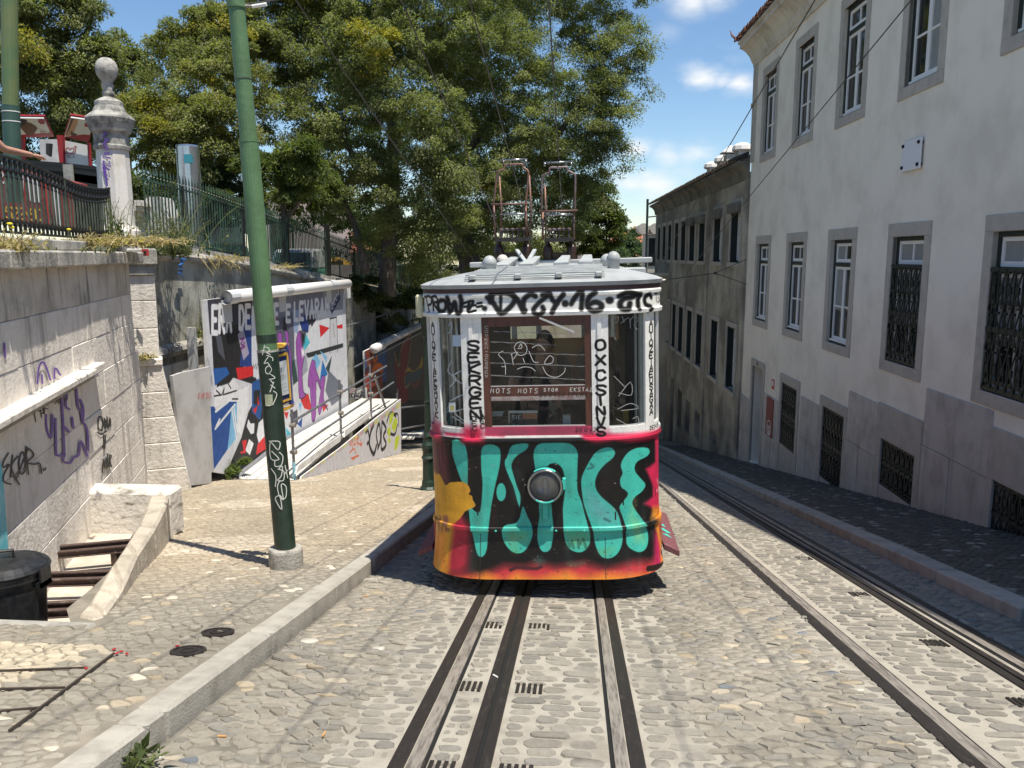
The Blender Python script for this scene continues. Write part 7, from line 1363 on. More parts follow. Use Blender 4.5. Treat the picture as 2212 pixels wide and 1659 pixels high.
# interior
sbx('ceiling', -.98, .98, .42, LEN - .06, 2.43, 2.47, m_wht); sbx('driver_desk', -.60, .52, .06, .32, 1.10, 1.285, m_dkw); sbx('partition', -.98, -.40, 1.9, 1.94, .11, 2.43, m_dkw); sbx('partition', .72, .98, 1.9, 1.94, .11, 2.43, m_dkw); sbx('partition_rail', -.40, .72, 1.9, 1.94, 2.30, 2.43, m_dkw); sbx('partition_base', -.40, .72, 1.9, 1.94, .11, 1.25, m_dkw)
for s in (-1, 1): a, b = sorted((s * .55, s * .95)); sbx('bench', a, b, 2.2, LEN - .3, .5, .56, m_wood, .01); a, b = sorted((s * .91, s * .96)); sbx('bench_back', a, b, 2.2, LEN - .3, .6, 1.2, m_dkw); sbx('inner_panel', *sorted((s * .945, s * .965)), .45, LEN - .1, .11, 1.24, m_dkw)
sbx('window_header', -.35, .70, 3.2, 3.24, 2.1, 2.43, m_dkw); sbx('driver_stool', -.3, .3, 1.25, 1.6, .62, .70, m_dkw, .02); sbx('stool_leg', -.05, .05, 1.38, 1.48, .11, .62, m_dkw)
def inpx(px, py, Y): d = TI.to_3x3() @ Vector(ray(px, py)); return CL + d * ((Y - CL.y) / d.y)
c1 = lambda a, b: ((1040 + a * .2984) * .8641, (600 + b * .2984) * .8641)
def inpoly(nm, pts, Y, mat, th=.006, par=TR): q = [inpx(*c1(*p), Y) for p in pts]; mb = MB(); mb.prism([(p.x, p.z) for p in q], lambda x, z: (x, Y, z), lambda x, z: (x, Y + th, z)); return mb.build(nm, mat, par, world=False, loc=(0, 0, 0))
# route board
rbd = thing('route_board', 'dark route board reading 51E over 01 behind the windscreen', 'route board', TM @ Vector((-.2, .10, 1.28))); 
def rpoly(nm, pts, Y, mat, th=.006): q = [TM @ inpx(*c1(*p), Y) for p in pts]; q2 = [TM @ (inpx(*c1(*p), Y) + Vector((0, th, 0))) for p in pts]; n = len(q); mb = MB(); mb.add(q + q2, [tuple(range(n)), tuple(range(2 * n - 1, n - 1, -1))] + [(i, n + i, n + (i + 1) % n, (i + 1) % n) for i in range(n)]); return mb.build(nm, mat, rbd)
rpoly('board', [(775, 1440), (1018, 1438), (1020, 1610), (778, 1610)], .10, M('slate_board', (.045, .05, .058), .5)); rpoly('top_strip', [(775, 1430), (1018, 1428), (1018, 1450), (775, 1450)], .095, m_paper); rpoly('orange_panel', [(892, 1452), (1012, 1450), (1014, 1500), (894, 1502)], .096, M('orange_board_panel', (.50, .20, .10), .6)); rpoly('side_edge', [(772, 1436), (782, 1436), (785, 1610), (775, 1610)], .094, m_alu)
rfn = lambda u, v, l: TM @ (inpx(*c1(u, v), .092 - l))
ribbons('route_number', [[(a, 1500 - b) for a, b in pl] for pl in text('51E', 805, 0, 32, 26)] + [[(a, 1590 - b) for a, b in pl] for pl in text('01', 805, 0, 48, 36, wd=.6)], 6, rfn, m_white, rbd)
inpoly('paper_roll', [(1230, 1470), (1290, 1468), (1300, 1560), (1230, 1560)], .16, m_white, .05); inpoly('papers', [(640, 1435), (735, 1435), (725, 1475), (640, 1480)], .2, m_paper); inpoly('desk_box', [(640, 1510), (760, 1505), (765, 1580), (640, 1580)], .14, M('brown_desk_box', (.10, .05, .03), .5), .15); inpoly('lever', [(1100, 1330), (1125, 1330), (1175, 1460), (1140, 1470)], .35, M('grey_green_lever', (.18, .19, .16), .5), .03)
inpoly('yellow_box', [(1730, 1430), (1780, 1420), (1785, 1575), (1745, 1580)], .45, m_yel2, .04); inpoly('brown_box', [(1650, 1400), (1725, 1405), (1730, 1580), (1655, 1580)], .5, M('ochre_box', (.28, .15, .03), .5), .05); inpoly('orange_cable', [(1680, 640), (1692, 640), (1700, 830), (1685, 830)], .5, M('orange_strap', (.5, .16, .04), .5), .02); inpoly('grey_seatback', [(1340, 990), (1400, 900), (1500, 880), (1500, 1180), (1370, 1150)], .9, M('woven_grey_mesh', (.06, .06, .06), .8), .05); inpoly('painted_lit_pane', [(655, 690), (735, 690), (735, 850), (660, 850)], 2.6, m_wht, .02)  # the last one is a white slab: a pane's daylight put into paint
# roof: rings drawn in towards a low ridge
def perim(off, z):
    P = [(*SPt(U, 2.0, off)[:2], z) for U in [-UW + 2 * UW * i / 32 for i in range(33)]]; Y2 = LEN - BE + .02; P2 = [(-x, Y2 - (y - BE) + 0, z) for (x, y, z) in P]; return P + P2
mb = MB(); rings = []; base = perim(.035, 2.515); n = len(base)
for kx, zz in [(1.0, 2.512), (1.006, 2.545), (.96, 2.566), (.85, 2.595), (.7, 2.625), (.5, 2.655), (.25, 2.675), (.02, 2.682)]:
    mb.v += [(x * kx, (LEN / 2) + (y - LEN / 2) * (1 - (1 - kx) * .36), zz) for (x, y, z) in base]
for r in range(7): mb.f += [(r * n + i, r * n + (i + 1) % n, (r + 1) * n + (i + 1) % n, (r + 1) * n + i) for i in range(n)]
mb.f.append(tuple(range(7 * n, 8 * n))); mb.f.append(tuple(range(n - 1, -1, -1))); mb.build('roof', m_roof, TR, world=False, loc=(0, 0, 0), smooth=False)
rb_ = sbx('roof_board', -.60, .55, .16, .165, 2.60, 2.605, m_roofd)
for i in range(7): y = .12 + i * .085; z = 2.612 + i * .0085; sbx('board_slat', -.62 + i * .016, .545, y, y + .062, z, z + .016, m_roofd, .003)
for x in (-.58, -.20, .14, .47): sbx('board_clamp', x, x + .055, .02, .14, 2.585, 2.622, m_roof, .006)
for y, z in ((.05, 2.590), (.085, 2.604)): mb = MB(); mb.tube([(-.62, y, z), (.55, y, z)], .008, 6); mb.build('board_tube', m_roofd, TR, world=False, loc=(0, 0, 0))
c3 = lambda a, b: (1002.4 + a * .2109, 311.1 + b * .2109)
for i, (a, b, sk) in enumerate([(305, 520, .07), (560, 740, .05), (915, 1090, .02), (1170, 1320, 0)]):
    p, q_ = inpx(*c3(a, 1262), .95), inpx(*c3(a + 150, 1262), .95); z = 2.665
    mb = MB(); mb.hexa([(p.x, .95, z), (q_.x, .95, z), (q_.x + .02, 1.5, z), (p.x + .05, 1.5, z), (p.x, .95, z + .035), (q_.x, .95, z + .035), (q_.x + sk, 1.45, z + .10), (p.x + .05 + sk, 1.45, z + .10)]); mb.build('roof_vent', m_roofd, TR, world=False, loc=(0, 0, 0), bevel=.006)
for a, b in [((635, 1215), (540, 1085)), ((650, 1215), (725, 1085))]: A, B = inpx(*c3(*a), 1.2), inpx(*c3(*b), 1.5); mb = MB(); mb.bar(A, B, .035, .02); mb.build('roof_strut', m_roofd, TR, world=False, loc=(0, 0, 0))
for a, b, y in [(262, 1225, .55), (395, 1205, 1.6), (1530, 1180, .75), (1462, 1200, 1.3)]:
    p = inpx(*c3(a, b), y); mb = MB(); mb.lathe([(.055, -.10), (.055, .0), (.065, .01), (.062, .04), (.05, .065), (.03, .085), (.004, .092)], (p.x, y), 14); mb.v = [(x, yy, z + p.z - .02) for x, yy, z in mb.v]; mb.build('roof_dome', m_roof if a != 395 else m_cream, TR, world=False, loc=(0, 0, 0), smooth=True)
sbx('roof_duct', -.9, 1.16, 2.6, 2.75, 2.655, 2.715, m_roof, .01); sbx('roof_duct', .72, 1.0, 1.5, 1.9, 2.56, 2.62, m_roof, .01)
# side lamp at the left eave corner, folding steps
lx = SPt(-1.16, 2.35, .06); sbx('side_lamp', lx[0] - .03, lx[0] + .03, lx[1] - .03, lx[1] + .05, 2.26, 2.46, M('cream_lamp_box', (.58, .55, .36), .4), .015)
m_step = M('maroon_step_plate', (.14, .045, .055), .7, col2=(.22, .11, .12), scale=60, lo=.5, hi=.7)
for s in (-1, 1):
    v = [(s * 1.055, .42, .16), (s * 1.20, .42, .09), (s * 1.20, 1.5, .09), (s * 1.055, 1.5, .16)]; mb = MB(); mb.hexa([(x, y, z - .06) for x, y, z in v] + v); st_ = mb.build('folding_step', m_step, TR, world=False, loc=(0, 0, 0), bevel=.008)
    mb = MB(); mb.hexa([(s * 1.02, .55, .22), (s * 1.055, .42, .155), (s * 1.055, 1.4, .155), (s * 1.02, 1.4, .22), (s * 1.01, .55, .25), (s * 1.05, .42, .165), (s * 1.05, 1.4, .165), (s * 1.01, 1.4, .25)]); mb.build('step_hinge', m_step, TR, world=False, loc=(0, 0, 0))
    if s > 0:
        for q in [[(1.07, .85), (1.13, .80), (1.17, .85), (1.10, .90)], [(1.07, .70), (1.17, .70), (1.12, .76)], [(1.07, 1.0), (1.13, .96), (1.12, 1.04)]]: mb = MB(); mb.add([(x, y, .16 - (x - 1.055) * .483 + .003) for x, y in q], [tuple(range(len(q)))]); mb.build('teal_splash', m_tealp, st_, world=False, loc=(0, 0, 0), fix=False)
# pantographs: tubular frames on insulators
m_rustt = M('rusty_pantograph_tube', (.24, .125, .085), .55, .4, col2=(.16, .10, .09), scale=9); m_pmauve = M('mauve_grey_tube', (.22, .17, .18), .5, .4, col2=(.14, .09, .07), scale=6); m_ins = M('dark_insulator', (.035, .018, .012), .3)
def pant(front, rear, crossf, crossr, heads, low, rlow, Y, m1, bx):
    r_ = None; P = lambda q, y: inpx(*c3(*q), y)
    def tb(nm, pts, y, r, mat, par): mb = MB(); mb.tube([P(p, y) for p in pts], r, 8); return mb.build(nm, mat, par, world=False, loc=(0, 0, 0), smooth=True)
    base = inpx(*c3(bx[0], 1150), Y); b0, b1 = P((bx[0], 985), Y), P((bx[1], 985), Y); r_ = MB(); r_.box(b0.x, b1.x, Y - .2, Y + .25, b0.z - .02, b0.z + .02); pt = r_.build('pantograph', m_irond, TR, world=False, loc=(0, 0, 0))
    tb('upper_frame', smooth(front, False, 4), Y, .012, m1, pt)
    for k, hd in enumerate(heads): tb('collector_bar', hd, Y, .010, m_chrome, pt)
    tb('crossbar', crossf, Y - .02, .010, m_rustt, pt)
    if rear: tb('rear_frame', rear[0], Y + .5, .011, m_rustt, pt); tb('rear_frame', rear[1], Y + .5, .011, m_rustt, pt); tb('crossbar', crossr, Y + .48, .010, m_chrome, pt)
    for q in low: tb('lower_arm', q, Y + .02, .013, m_rustt, pt)
    for k in range(5): x = b0.x + (b1.x - b0.x) * (.15 + .17 * k); mb = MB(); mb.lathe([(.008, b0.z), (.008, b0.z + .10), (.028, b0.z + .105), (.03, b0.z + .125), (.01, b0.z + .135)], (x, Y + .1), 8); mb.build('spring_cap', m_pmauve, pt, world=False, loc=(0, 0, 0))
    for x in (b0.x + .03, b1.x - .03):
        mb = MB(); z0 = 2.68; mb.lathe([(.03, z0), (.055, z0 + .02), (.06, b0.z - .13), (.05, b0.z - .08), (.03, b0.z - .05), (.025, b0.z)], (x, Y), 10); mb.build('insulator', m_ins, pt, world=False, loc=(0, 0, 0))
    mb = MB(); mb.box(b0.x + .07, b1.x - .07, Y + .3, Y + .7, 2.66, b0.z - .14); mb.build('resistor_box', m_irond, pt, world=False, loc=(0, 0, 0))
pant([(300, 615), (320, 470), (345, 300), (365, 275), (410, 255), (425, 215), (500, 210), (597, 208), (600, 235), (648, 270), (660, 310), (645, 480), (630, 615)], [[(362, 330), (385, 700), (375, 960)], [(668, 320), (690, 700), (670, 960)]], [(275, 617), (660, 610)], [(365, 720), (705, 714)], [[(370, 165), (650, 155)], [(405, 172), (405, 195)], [(630, 160), (640, 205)]], [[(302, 620), (325, 975)], [(630, 620), (642, 975)]], 0, 2.75, m_rustt, (330, 665))
pant([(795, 690), (798, 500), (800, 345), (820, 315), (875, 290), (880, 245), (970, 240), (1055, 236), (1060, 270), (1122, 302), (1140, 340), (1138, 500), (1135, 690)], [[(828, 420), (840, 720), (835, 975)], [(1122, 700), (1128, 975)]], [(770, 692), (1165, 680)], [(838, 724), (1128, 720)], [[(815, 190), (1110, 182)], [(830, 195), (825, 225)], [(1095, 188), (1105, 225)]], [[(806, 700), (806, 980)], [(1124, 700), (1126, 980)]], 0, 2.75, m_pmauve, (830, 1125))

# driver behind the windscreen
dv = thing('person', 'tram driver in dark clothes seated behind the windscreen, hand raised to chin', 'person', TM @ Vector((0, 1.35, .11)))
def dl(px, py, Y): return wm(dv).inverted() @ (TM @ inpx(px, py, Y))
hc = dl(1176, 742, .85); base_z = hc.z - .80
J = {'pelvis': ((hc.x, .06, hc.z - .78), (.15, .11)), 'belly': ((hc.x, .02, hc.z - .60), (.15, .11)), 'chest': ((hc.x, -.05, hc.z - .38), (.17, .11)), 'neck0': ((hc.x, -.10, hc.z - .20), (.07, .07)), 'neck': ((hc.x, -.16, hc.z - .12), .055)}
E_ = [('pelvis', 'belly'), ('belly', 'chest'), ('chest', 'neck0'), ('neck0', 'neck')]
hp = dl(1183, 806, .62)
for s, nm in ((-1, 'l'), (1, 'r')):
    J[nm + 'sh'] = ((hc.x + s * .19, -.06, hc.z - .24), .065); E_.append(('neck0', nm + 'sh'))
    J[nm + 'hip'] = ((hc.x + s * .10, -.02, hc.z - .82), .085); J[nm + 'kn'] = ((hc.x + s * .14, -.46, hc.z - .80), .065); J[nm + 'an'] = ((hc.x + s * .14, -.50, max(.10, hc.z - 1.25)), .045); J[nm + 'toe'] = ((hc.x + s * .15, -.64, max(.06, hc.z - 1.30)), .04); E_ += [('pelvis', nm + 'hip'), (nm + 'hip', nm + 'kn'), (nm + 'kn', nm + 'an'), (nm + 'an', nm + 'toe')]
J['rel'] = ((hc.x + .20, -.40, hc.z - .45), .046); J['rwr'] = ((hp.x + .03, hp.y, hp.z - .06), .034); J['lel'] = ((hc.x - .33, -.22, hc.z - .42), .047); J['lwr'] = ((hc.x - .22, -.55, hc.z - .52), .034); E_ += [('rsh', 'rel'), ('rel', 'rwr'), ('lsh', 'lel'), ('lel', 'lwr')]
b_ = skin_mesh('body', J, E_, m_skin, dv)
J2 = {k: (v[0], tuple(r * 1.10 + .006 for r in v[1]) if isinstance(v[1], tuple) else v[1] * 1.14 + .006) for k, v in J.items() if k in ('pelvis', 'belly', 'chest', 'neck0', 'lsh', 'rsh', 'rel', 'lel')}
skin_mesh('jacket', J2, [e for e in E_ if e[0] in J2 and e[1] in J2], m_shirt_dk, b_)
J3 = {k: (v[0], tuple(r * 1.08 + .006 for r in v[1]) if isinstance(v[1], tuple) else v[1] * 1.12 + .008) for k, v in J.items() if k in ('pelvis', 'lhip', 'rhip', 'lkn', 'rkn', 'lan', 'ran')}
skin_mesh('trousers', J3, [e for e in E_ if e[0] in J3 and e[1] in J3], m_trous, b_)
head(dv, hc, (-.35, -.9, -.15)); hand(dv, J['rwr'][0], (-.35, -.1, 1), (-.3, -.8, .2), (-.2, .7, .1), .45); hand(dv, J['lwr'][0], (.4, -.9, -.2), (.6, .3, .4), (0, 0, -1), .5)

# bystander leaning on the railing at the left edge, arm in view
ap = [onA(-22, 268, -.48), onA(16, 322, -.40), onA(72, 347, -.29)]
by = thing('person', 'person leaning a bare arm on the railing at the left edge', 'person', MA_ @ Vector((ap[0][0] + .22, -.95, 1.74)), RA + math.pi)
bi = wm(by).inverted(); L_ = lambda x, y, z: bi @ (MA_ @ Vector((x, y, z))); sh = L_(ap[0][0], -.60, ap[0][1] + .03); el = L_(ap[1][0], -.44, ap[1][1]); wr = L_(ap[2][0], -.29, ap[2][1] + .055)
cx = sh.x + (.19 if sh.x < 0 else -.19); sgn = -1 if sh.x < cx else 1
J = {'pelvis': ((cx, .02, .92), (.16, .12)), 'belly': ((cx, .0, 1.05), (.14, .10)), 'chest': ((cx, .04, sh.z - .16), (.16, .11)), 'neck0': ((cx, .03, sh.z + .02), .07), 'neck': ((cx, .02, sh.z + .10), .052), 'ash': (tuple(sh), .055), 'ael': (tuple(el), .042), 'awr': (tuple(wr), .028)}
E_ = [('pelvis', 'belly'), ('belly', 'chest'), ('chest', 'neck0'), ('neck0', 'neck'), ('neck0', 'ash'), ('ash', 'ael'), ('ael', 'awr')]
J['bsh'] = ((2 * cx - sh.x, sh.y, sh.z), .055); J['bel'] = ((2 * cx - sh.x - sgn * .06, .05, sh.z - .30), .042); J['bwr'] = ((2 * cx - sh.x - sgn * .02, .10, sh.z - .55), .03); E_ += [('neck0', 'bsh'), ('bsh', 'bel'), ('bel', 'bwr')]
for s, nm in ((-1, 'l'), (1, 'r')): J[nm + 'hip'] = ((cx + s * .10, .02, .86), .09); J[nm + 'kn'] = ((cx + s * .10, .03, .48), .06); J[nm + 'an'] = ((cx + s * .10, .0, .09), .042); J[nm + 'toe'] = ((cx + s * .11, .15, .05), .04); E_ += [('pelvis', nm + 'hip'), (nm + 'hip', nm + 'kn'), (nm + 'kn', nm + 'an'), (nm + 'an', nm + 'toe')]
b_ = skin_mesh('body', J, E_, m_skin, by)
J2 = {k: (v[0], tuple(r * 1.10 + .006 for r in v[1]) if isinstance(v[1], tuple) else v[1] * 1.12 + .006) for k, v in J.items() if k in ('pelvis', 'belly', 'chest')}; skin_mesh('top', J2, [e for e in E_ if e[0] in J2 and e[1] in J2], m_top, b_)
J3 = {k: (v[0], tuple(r * 1.08 + .006 for r in v[1]) if isinstance(v[1], tuple) else v[1] * 1.12 + .008) for k, v in J.items() if k in ('pelvis', 'lhip', 'rhip', 'lkn', 'rkn', 'lan', 'ran')}; skin_mesh('trousers', J3, [e for e in E_ if e[0] in J3 and e[1] in J3], m_trous, b_)
head(by, (cx, .03, sh.z + .23), (.5, 1, -.1)); d_ = (wr - el).normalized(); hand(by, wr, d_, d_.cross(Vector((0, 0, 1))), (0, 0, -1), .35)
# ------------------------------------------------------------------ overhead wires
m_wire = M('dark_wire', (.05, .045, .04), .6); VPX, VPY = 1244, 880
def wire_thing(name, label, group=None): return thing(name, label, 'overhead wire', group=group)
def street_wire(x, h, y0, y1, label, r=.0055, n=16, sag=.05):
    t = wire_thing('overhead_wire', label, 'contact wires above the street'); mb = MB(); c0 = 1.67 + h
    mb.tube([(x, y0 + (y1 - y0) * i / n, c0 + g(y0 + (y1 - y0) * i / n)) for i in range(n + 1)], r, 5); mb.build('wire', m_wire, t); return t
ph1 = TM @ inpx(*c3(478, 165), 2.75); ph2 = TM @ inpx(*c3(972, 187), 2.75)
for p, lb in ((ph1, 'contact wire running to the left pantograph head'), (ph2, 'contact wire running to the right pantograph head')): street_wire(p.x, p.z - 1.67 + SL * p.y + .012, 1.0, 70, lb, .006)
for (a, b, h, lb) in [((625, 0), (1030, 590), 2.9, 'overhead wire crossing the trees, farthest left of all'), ((850, 0), (1065, 500), 2.9, 'overhead wire ending behind the left pantograph'), ((1940, 0), (1610, 420), 3.4, 'overhead wire crossing the white building windows'), ((1760, 0), (1430, 590), 3.4, 'overhead wire passing the white building roof corner')]:
    k = (b[0] - a[0]) / (b[1] - a[1]); street_wire(-k * h * 1.0, h, 1.0, 60, lb, .006)
p0 = pax(12); t = wire_thing('span_wire', 'cross wire with pale insulator fixed to the leaning pole'); mb = MB(); e = ony(1600, -140, 7.3); mb.tube([p0, e], .007, 5); mb.build('wire', m_wire, t)
a, b = ony(545, 14, PY), ony(576, 9, PY); mb = MB(); mb.tube([a, b], .016, 8); mb.build('insulator', m_wht, t); mb = MB(); mb.tube([p0, a], .014, 6); mb.build('turnbuckle', m_iron, t)
t = wire_thing('span_wire', 'forked wire between tram roof edge and old building corner'); q = [onx(1545, 590, 4.0), onx(1440, 606, 2.9)]
A, B = Vector(FO) + Vector((-.0288 * 15.9 - .05, 15.9, 0)), 0
c_a = Vector(onx(1612, 560, 5.15)); c_b = Vector(onx(1612, 614, 5.15)); c_m = Vector(onx(1545, 590, 4.35)); c_e = Vector(onx(1380, 612, 1.9))
for (u, v) in ((c_a, c_m), (c_b, c_m), (c_m, c_e)): mb = MB(); mb.tube([u, v], .012, 5); mb.build('wire', m_wire, t)
mb = MB(); mb.ball(c_m, .05, 6); mb.build('ring', m_wire, t); w_ = c_m.lerp(c_e, .72); mb = MB(); mb.tube([w_ + (c_e - w_).normalized() * -.15, w_ + (c_e - w_).normalized() * .2], .03, 6); mb.build('insulator', m_wht, t)

# ------------------------------------------------------------------ trees
def leafmat(name):
    m = bpy.data.materials.new(name); m.use_nodes = True; t = m.node_tree; t.nodes.clear(); L = t.links
    o = N(t, 'ShaderNodeOutputMaterial'); a = N(t, 'ShaderNodeAttribute', attribute_name='Col'); d = N(t, 'ShaderNodeBsdfPrincipled', i_Roughness=.6); d.inputs['Specular IOR Level'].default_value = .22
    tr = N(t, 'ShaderNodeBsdfTranslucent'); L.new(a.outputs['Color'], d.inputs['Base Color'])
    hs = N(t, 'ShaderNodeMix', data_type='RGBA', blend_type='MULTIPLY'); hs.inputs['Factor'].default_value = 1; L.new(a.outputs['Color'], hs.inputs[6]); hs.inputs[7].default_value = (1.25, 1.5, .55, 1); L.new(hs.outputs[2], tr.inputs['Color'])
    mx = N(t, 'ShaderNodeMixShader'); mx.inputs[0].default_value = .45; L.new(d.outputs[0], mx.inputs[1]); L.new(tr.outputs[0], mx.inputs[2]); L.new(mx.outputs[0], o.inputs['Surface']); return m
m_leaf = leafmat('tree_leaf'); m_bark = M('grey_brown_bark', (.075, .06, .048), .9, col2=(.14, .125, .11), scale=5, stretch=(2.5, 2.5, .6), bump=.8, bscale=18)
def leaf_mesh(name, C_, D_, S_, cols, parent, width=.36):
    """rhombic leaf per centre C_, pointing along D_, length S_"""
    n = len(C_); r = rng.normal(size=(n, 3)) * .5 + np.array(SUN) * .35 + np.array((0, 0, .75)); s = np.cross(D_, r); s /= np.linalg.norm(s, axis=1)[:, None] + 1e-9
    h = (S_ / 2)[:, None]; V = np.stack([C_ - D_ * h, C_ + s * h * width - D_ * h * .1, C_ + D_ * h, C_ - s * h * width - D_ * h * .1], 1).reshape(-1, 3)
    if parent is not None: inv = np.array(wm(parent).inverted()); V = V @ inv[:3, :3].T + inv[:3, 3]
    me = bpy.data.meshes.new(name); me.vertices.add(4 * n); me.vertices.foreach_set('co', V.ravel().astype(np.float32)); me.loops.add(4 * n); me.loops.foreach_set('vertex_index', np.arange(4 * n, dtype=np.int32)); me.polygons.add(n); me.polygons.foreach_set('loop_start', np.arange(0, 4 * n, 4, dtype=np.int32)); me.update(calc_edges=True)
    at = me.attributes.new('Col', 'FLOAT_COLOR', 'FACE'); at.data.foreach_set('color', np.concatenate([cols, np.ones((n, 1))], 1).astype(np.float32).ravel()); me.materials.append(m_leaf)
    o = bpy.data.objects.new(name, me); COL.objects.link(o); o.parent = parent; return o
def crown(parent, blobs, nleaf, base, hi, yel=0.0, ls=.112, clump=.5, droop=.35, fill=.34):
    """blobs (px, py, distance, radius px): ellipsoids of foliage made of many small drooping clumps"""
    W = np.array([b[3] ** 2 * (b[2] / 30) ** 0 for b in blobs], float); W /= W.sum(); Cs, Ds, Ss, Ks = [], [], [], []
    for (px, py, Y, r, *c_), w in zip(blobs, W):
        c = ony(px, py, Y); R_ = r * Y / 1793; n = int(nleaf * w); ncl = max(6, int(3.0 * (R_ / clump) ** 2)); d = rng.normal(size=(ncl, 3)); d[:, 2] = np.abs(d[:, 2]) * rng.choice([1, 1, 1, -1], ncl); d /= np.linalg.norm(d, axis=1)[:, None]
        rr_ = R_ * np.where(rng.random(ncl) < fill, rng.uniform(.35, .8, ncl), rng.uniform(.80, 1.06, ncl)); cc = c + d * rr_[:, None] * np.array([1, .85, .92]); k = rng.integers(0, ncl, n); sz = clump * rng.uniform(.6, 1.35, ncl)
        off = rng.normal(size=(n, 3)); off /= np.linalg.norm(off, axis=1)[:, None]; off *= (rng.random(n) ** .5)[:, None]; off[:, 2] *= .55; off[:, 2] -= droop * (off[:, 0] ** 2 + off[:, 1] ** 2)
        P = cc[k] + off * sz[k][:, None]; dr = off * .8 + d[k] * .5 + rng.normal(size=(n, 3)) * .55; dr[:, 2] -= .35; dr /= np.linalg.norm(dr, axis=1)[:, None]
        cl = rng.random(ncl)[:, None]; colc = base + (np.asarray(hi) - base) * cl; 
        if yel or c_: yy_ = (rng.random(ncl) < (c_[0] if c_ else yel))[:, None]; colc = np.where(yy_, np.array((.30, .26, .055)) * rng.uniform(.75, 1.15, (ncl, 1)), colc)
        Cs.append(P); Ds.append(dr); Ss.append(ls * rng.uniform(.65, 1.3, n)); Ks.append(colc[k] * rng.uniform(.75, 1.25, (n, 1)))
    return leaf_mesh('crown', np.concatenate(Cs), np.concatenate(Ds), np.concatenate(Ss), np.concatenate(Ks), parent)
def limbs(parent, paths):
    mb = MB()
    for pts, r0, r1 in paths: q = [ony(*p) for p in pts]; q = smooth([tuple(p) for p in q], False, 5); n = len(q); mb.tube(q, [r0 + (r1 - r0) * i / (n - 1) for i in range(n)], 9)
    return mb.build('trunk', m_bark, parent, smooth=True)
def tree(label, basepx, blobs, nleaf, paths, base=(.125, .138, .060), hi=(.265, .275, .130), **kw):
    b = ony(*basepx); t = thing('broadleaf_tree', label, 'tree', tuple(b), group=None); crown(t, blobs, nleaf, np.array(base), hi, **kw); limbs(t, paths); return t
tree('tall leafy tree at centre, its right edge against blue sky', (1012, 640, 34), [(1310, 110, 34, 75), (1350, 90, 34, 45), (1345, 190, 34, 62), (1300, 250, 34, 80), (1190, 50, 36, 140), (1090, 150, 33, 120), (1230, 200, 33, 110), (1295, 330, 34, 75), (1130, 330, 33, 110), (1010, 230, 33, 95), (1050, 420, 33, 80), (1340, 30, 35, 60), (1180, 420, 35, 90), (1250, -70, 35, 150), (1262, 415, 34, 65), (1310, 255, 33, 45), (1050, -60, 35, 120), (1395, 95, 34, 22), (1385, 120, 34, 25), (1350, 345, 34, 24), (1100, 480, 36, 80), (1210, 490, 37, 80), (1020, 490, 35, 70), (1120, 545, 40, 70), (1040, 400, 32.5, 22, .9), (1160, -40, 35, 130), (1330, 150, 35, 80), (1240, 330, 36, 100), (1060, 330, 35, 110)], 270000, [([(1022, 640, 34), (1012, 560, 34), (985, 490, 34), (958, 425, 34), (930, 330, 34.5)], .50, .28), ([(958, 425, 34), (1010, 330, 34), (1080, 230, 34)], .26, .10), ([(985, 490, 34), (1100, 420, 34.5), (1200, 300, 34.5), (1260, 200, 34)], .22, .07)], clump=.55)
tree('broad tree above the spiked fence with one yellowing branch', (800, 640, 30), [(700, 150, 28, 120), (815, 100, 28, 120), (935, 80, 29, 120), (760, 290, 27, 100), (880, 250, 27.5, 110), (640, 280, 27, 80), (905, 400, 28, 100), (790, 420, 27, 85), (960, 500, 28, 75), (850, -40, 29, 130), (1000, -30, 30, 120), (620, 90, 28, 80), (860, 530, 28, 70), (960, 330, 28, 90), (690, -50, 29, 120), (805, 95, 26.4, 55, .75), (790, 140, 26.4, 40, .6), (930, 560, 30, 60), (1000, 540, 33, 60), (730, 360, 26.5, 60), (700, 420, 28, 60), (870, 470, 30, 100), (1010, 430, 32, 90), (600, 180, 28, 70), (760, 30, 30, 130), (920, 180, 31, 130), (640, 20, 30, 110), (1010, 110, 32, 110), (720, 240, 30, 110)], 280000, [([(835, 640, 30), (840, 520, 30), (850, 400, 30), (845, 250, 30)], .34, .16), ([(790, 590, 28), (770, 500, 28), (740, 430, 28)], .16, .08), ([(850, 420, 30), (760, 330, 29), (690, 220, 28.5)], .14, .05)], clump=.5)
tree('low bright-leaved tree hanging over the fence beside the pole', (612, 560, 23), [(600, 385, 22, 58), (650, 355, 22, 55), (545, 365, 22, 34), (640, 410, 22.5, 45), (690, 400, 23.5, 45), (590, 345, 22.5, 40), (655, 425, 24, 48), (560, 420, 24, 30)], 30000, [([(612, 600, 23.6), (618, 520, 23.4), (612, 440, 23), (600, 380, 22.5)], .13, .05), ([(614, 480, 23.2), (650, 430, 22.8), (670, 380, 22.6)], .06, .03)], base=(.07, .092, .028), hi=(.15, .175, .055), ls=.12, clump=.36)
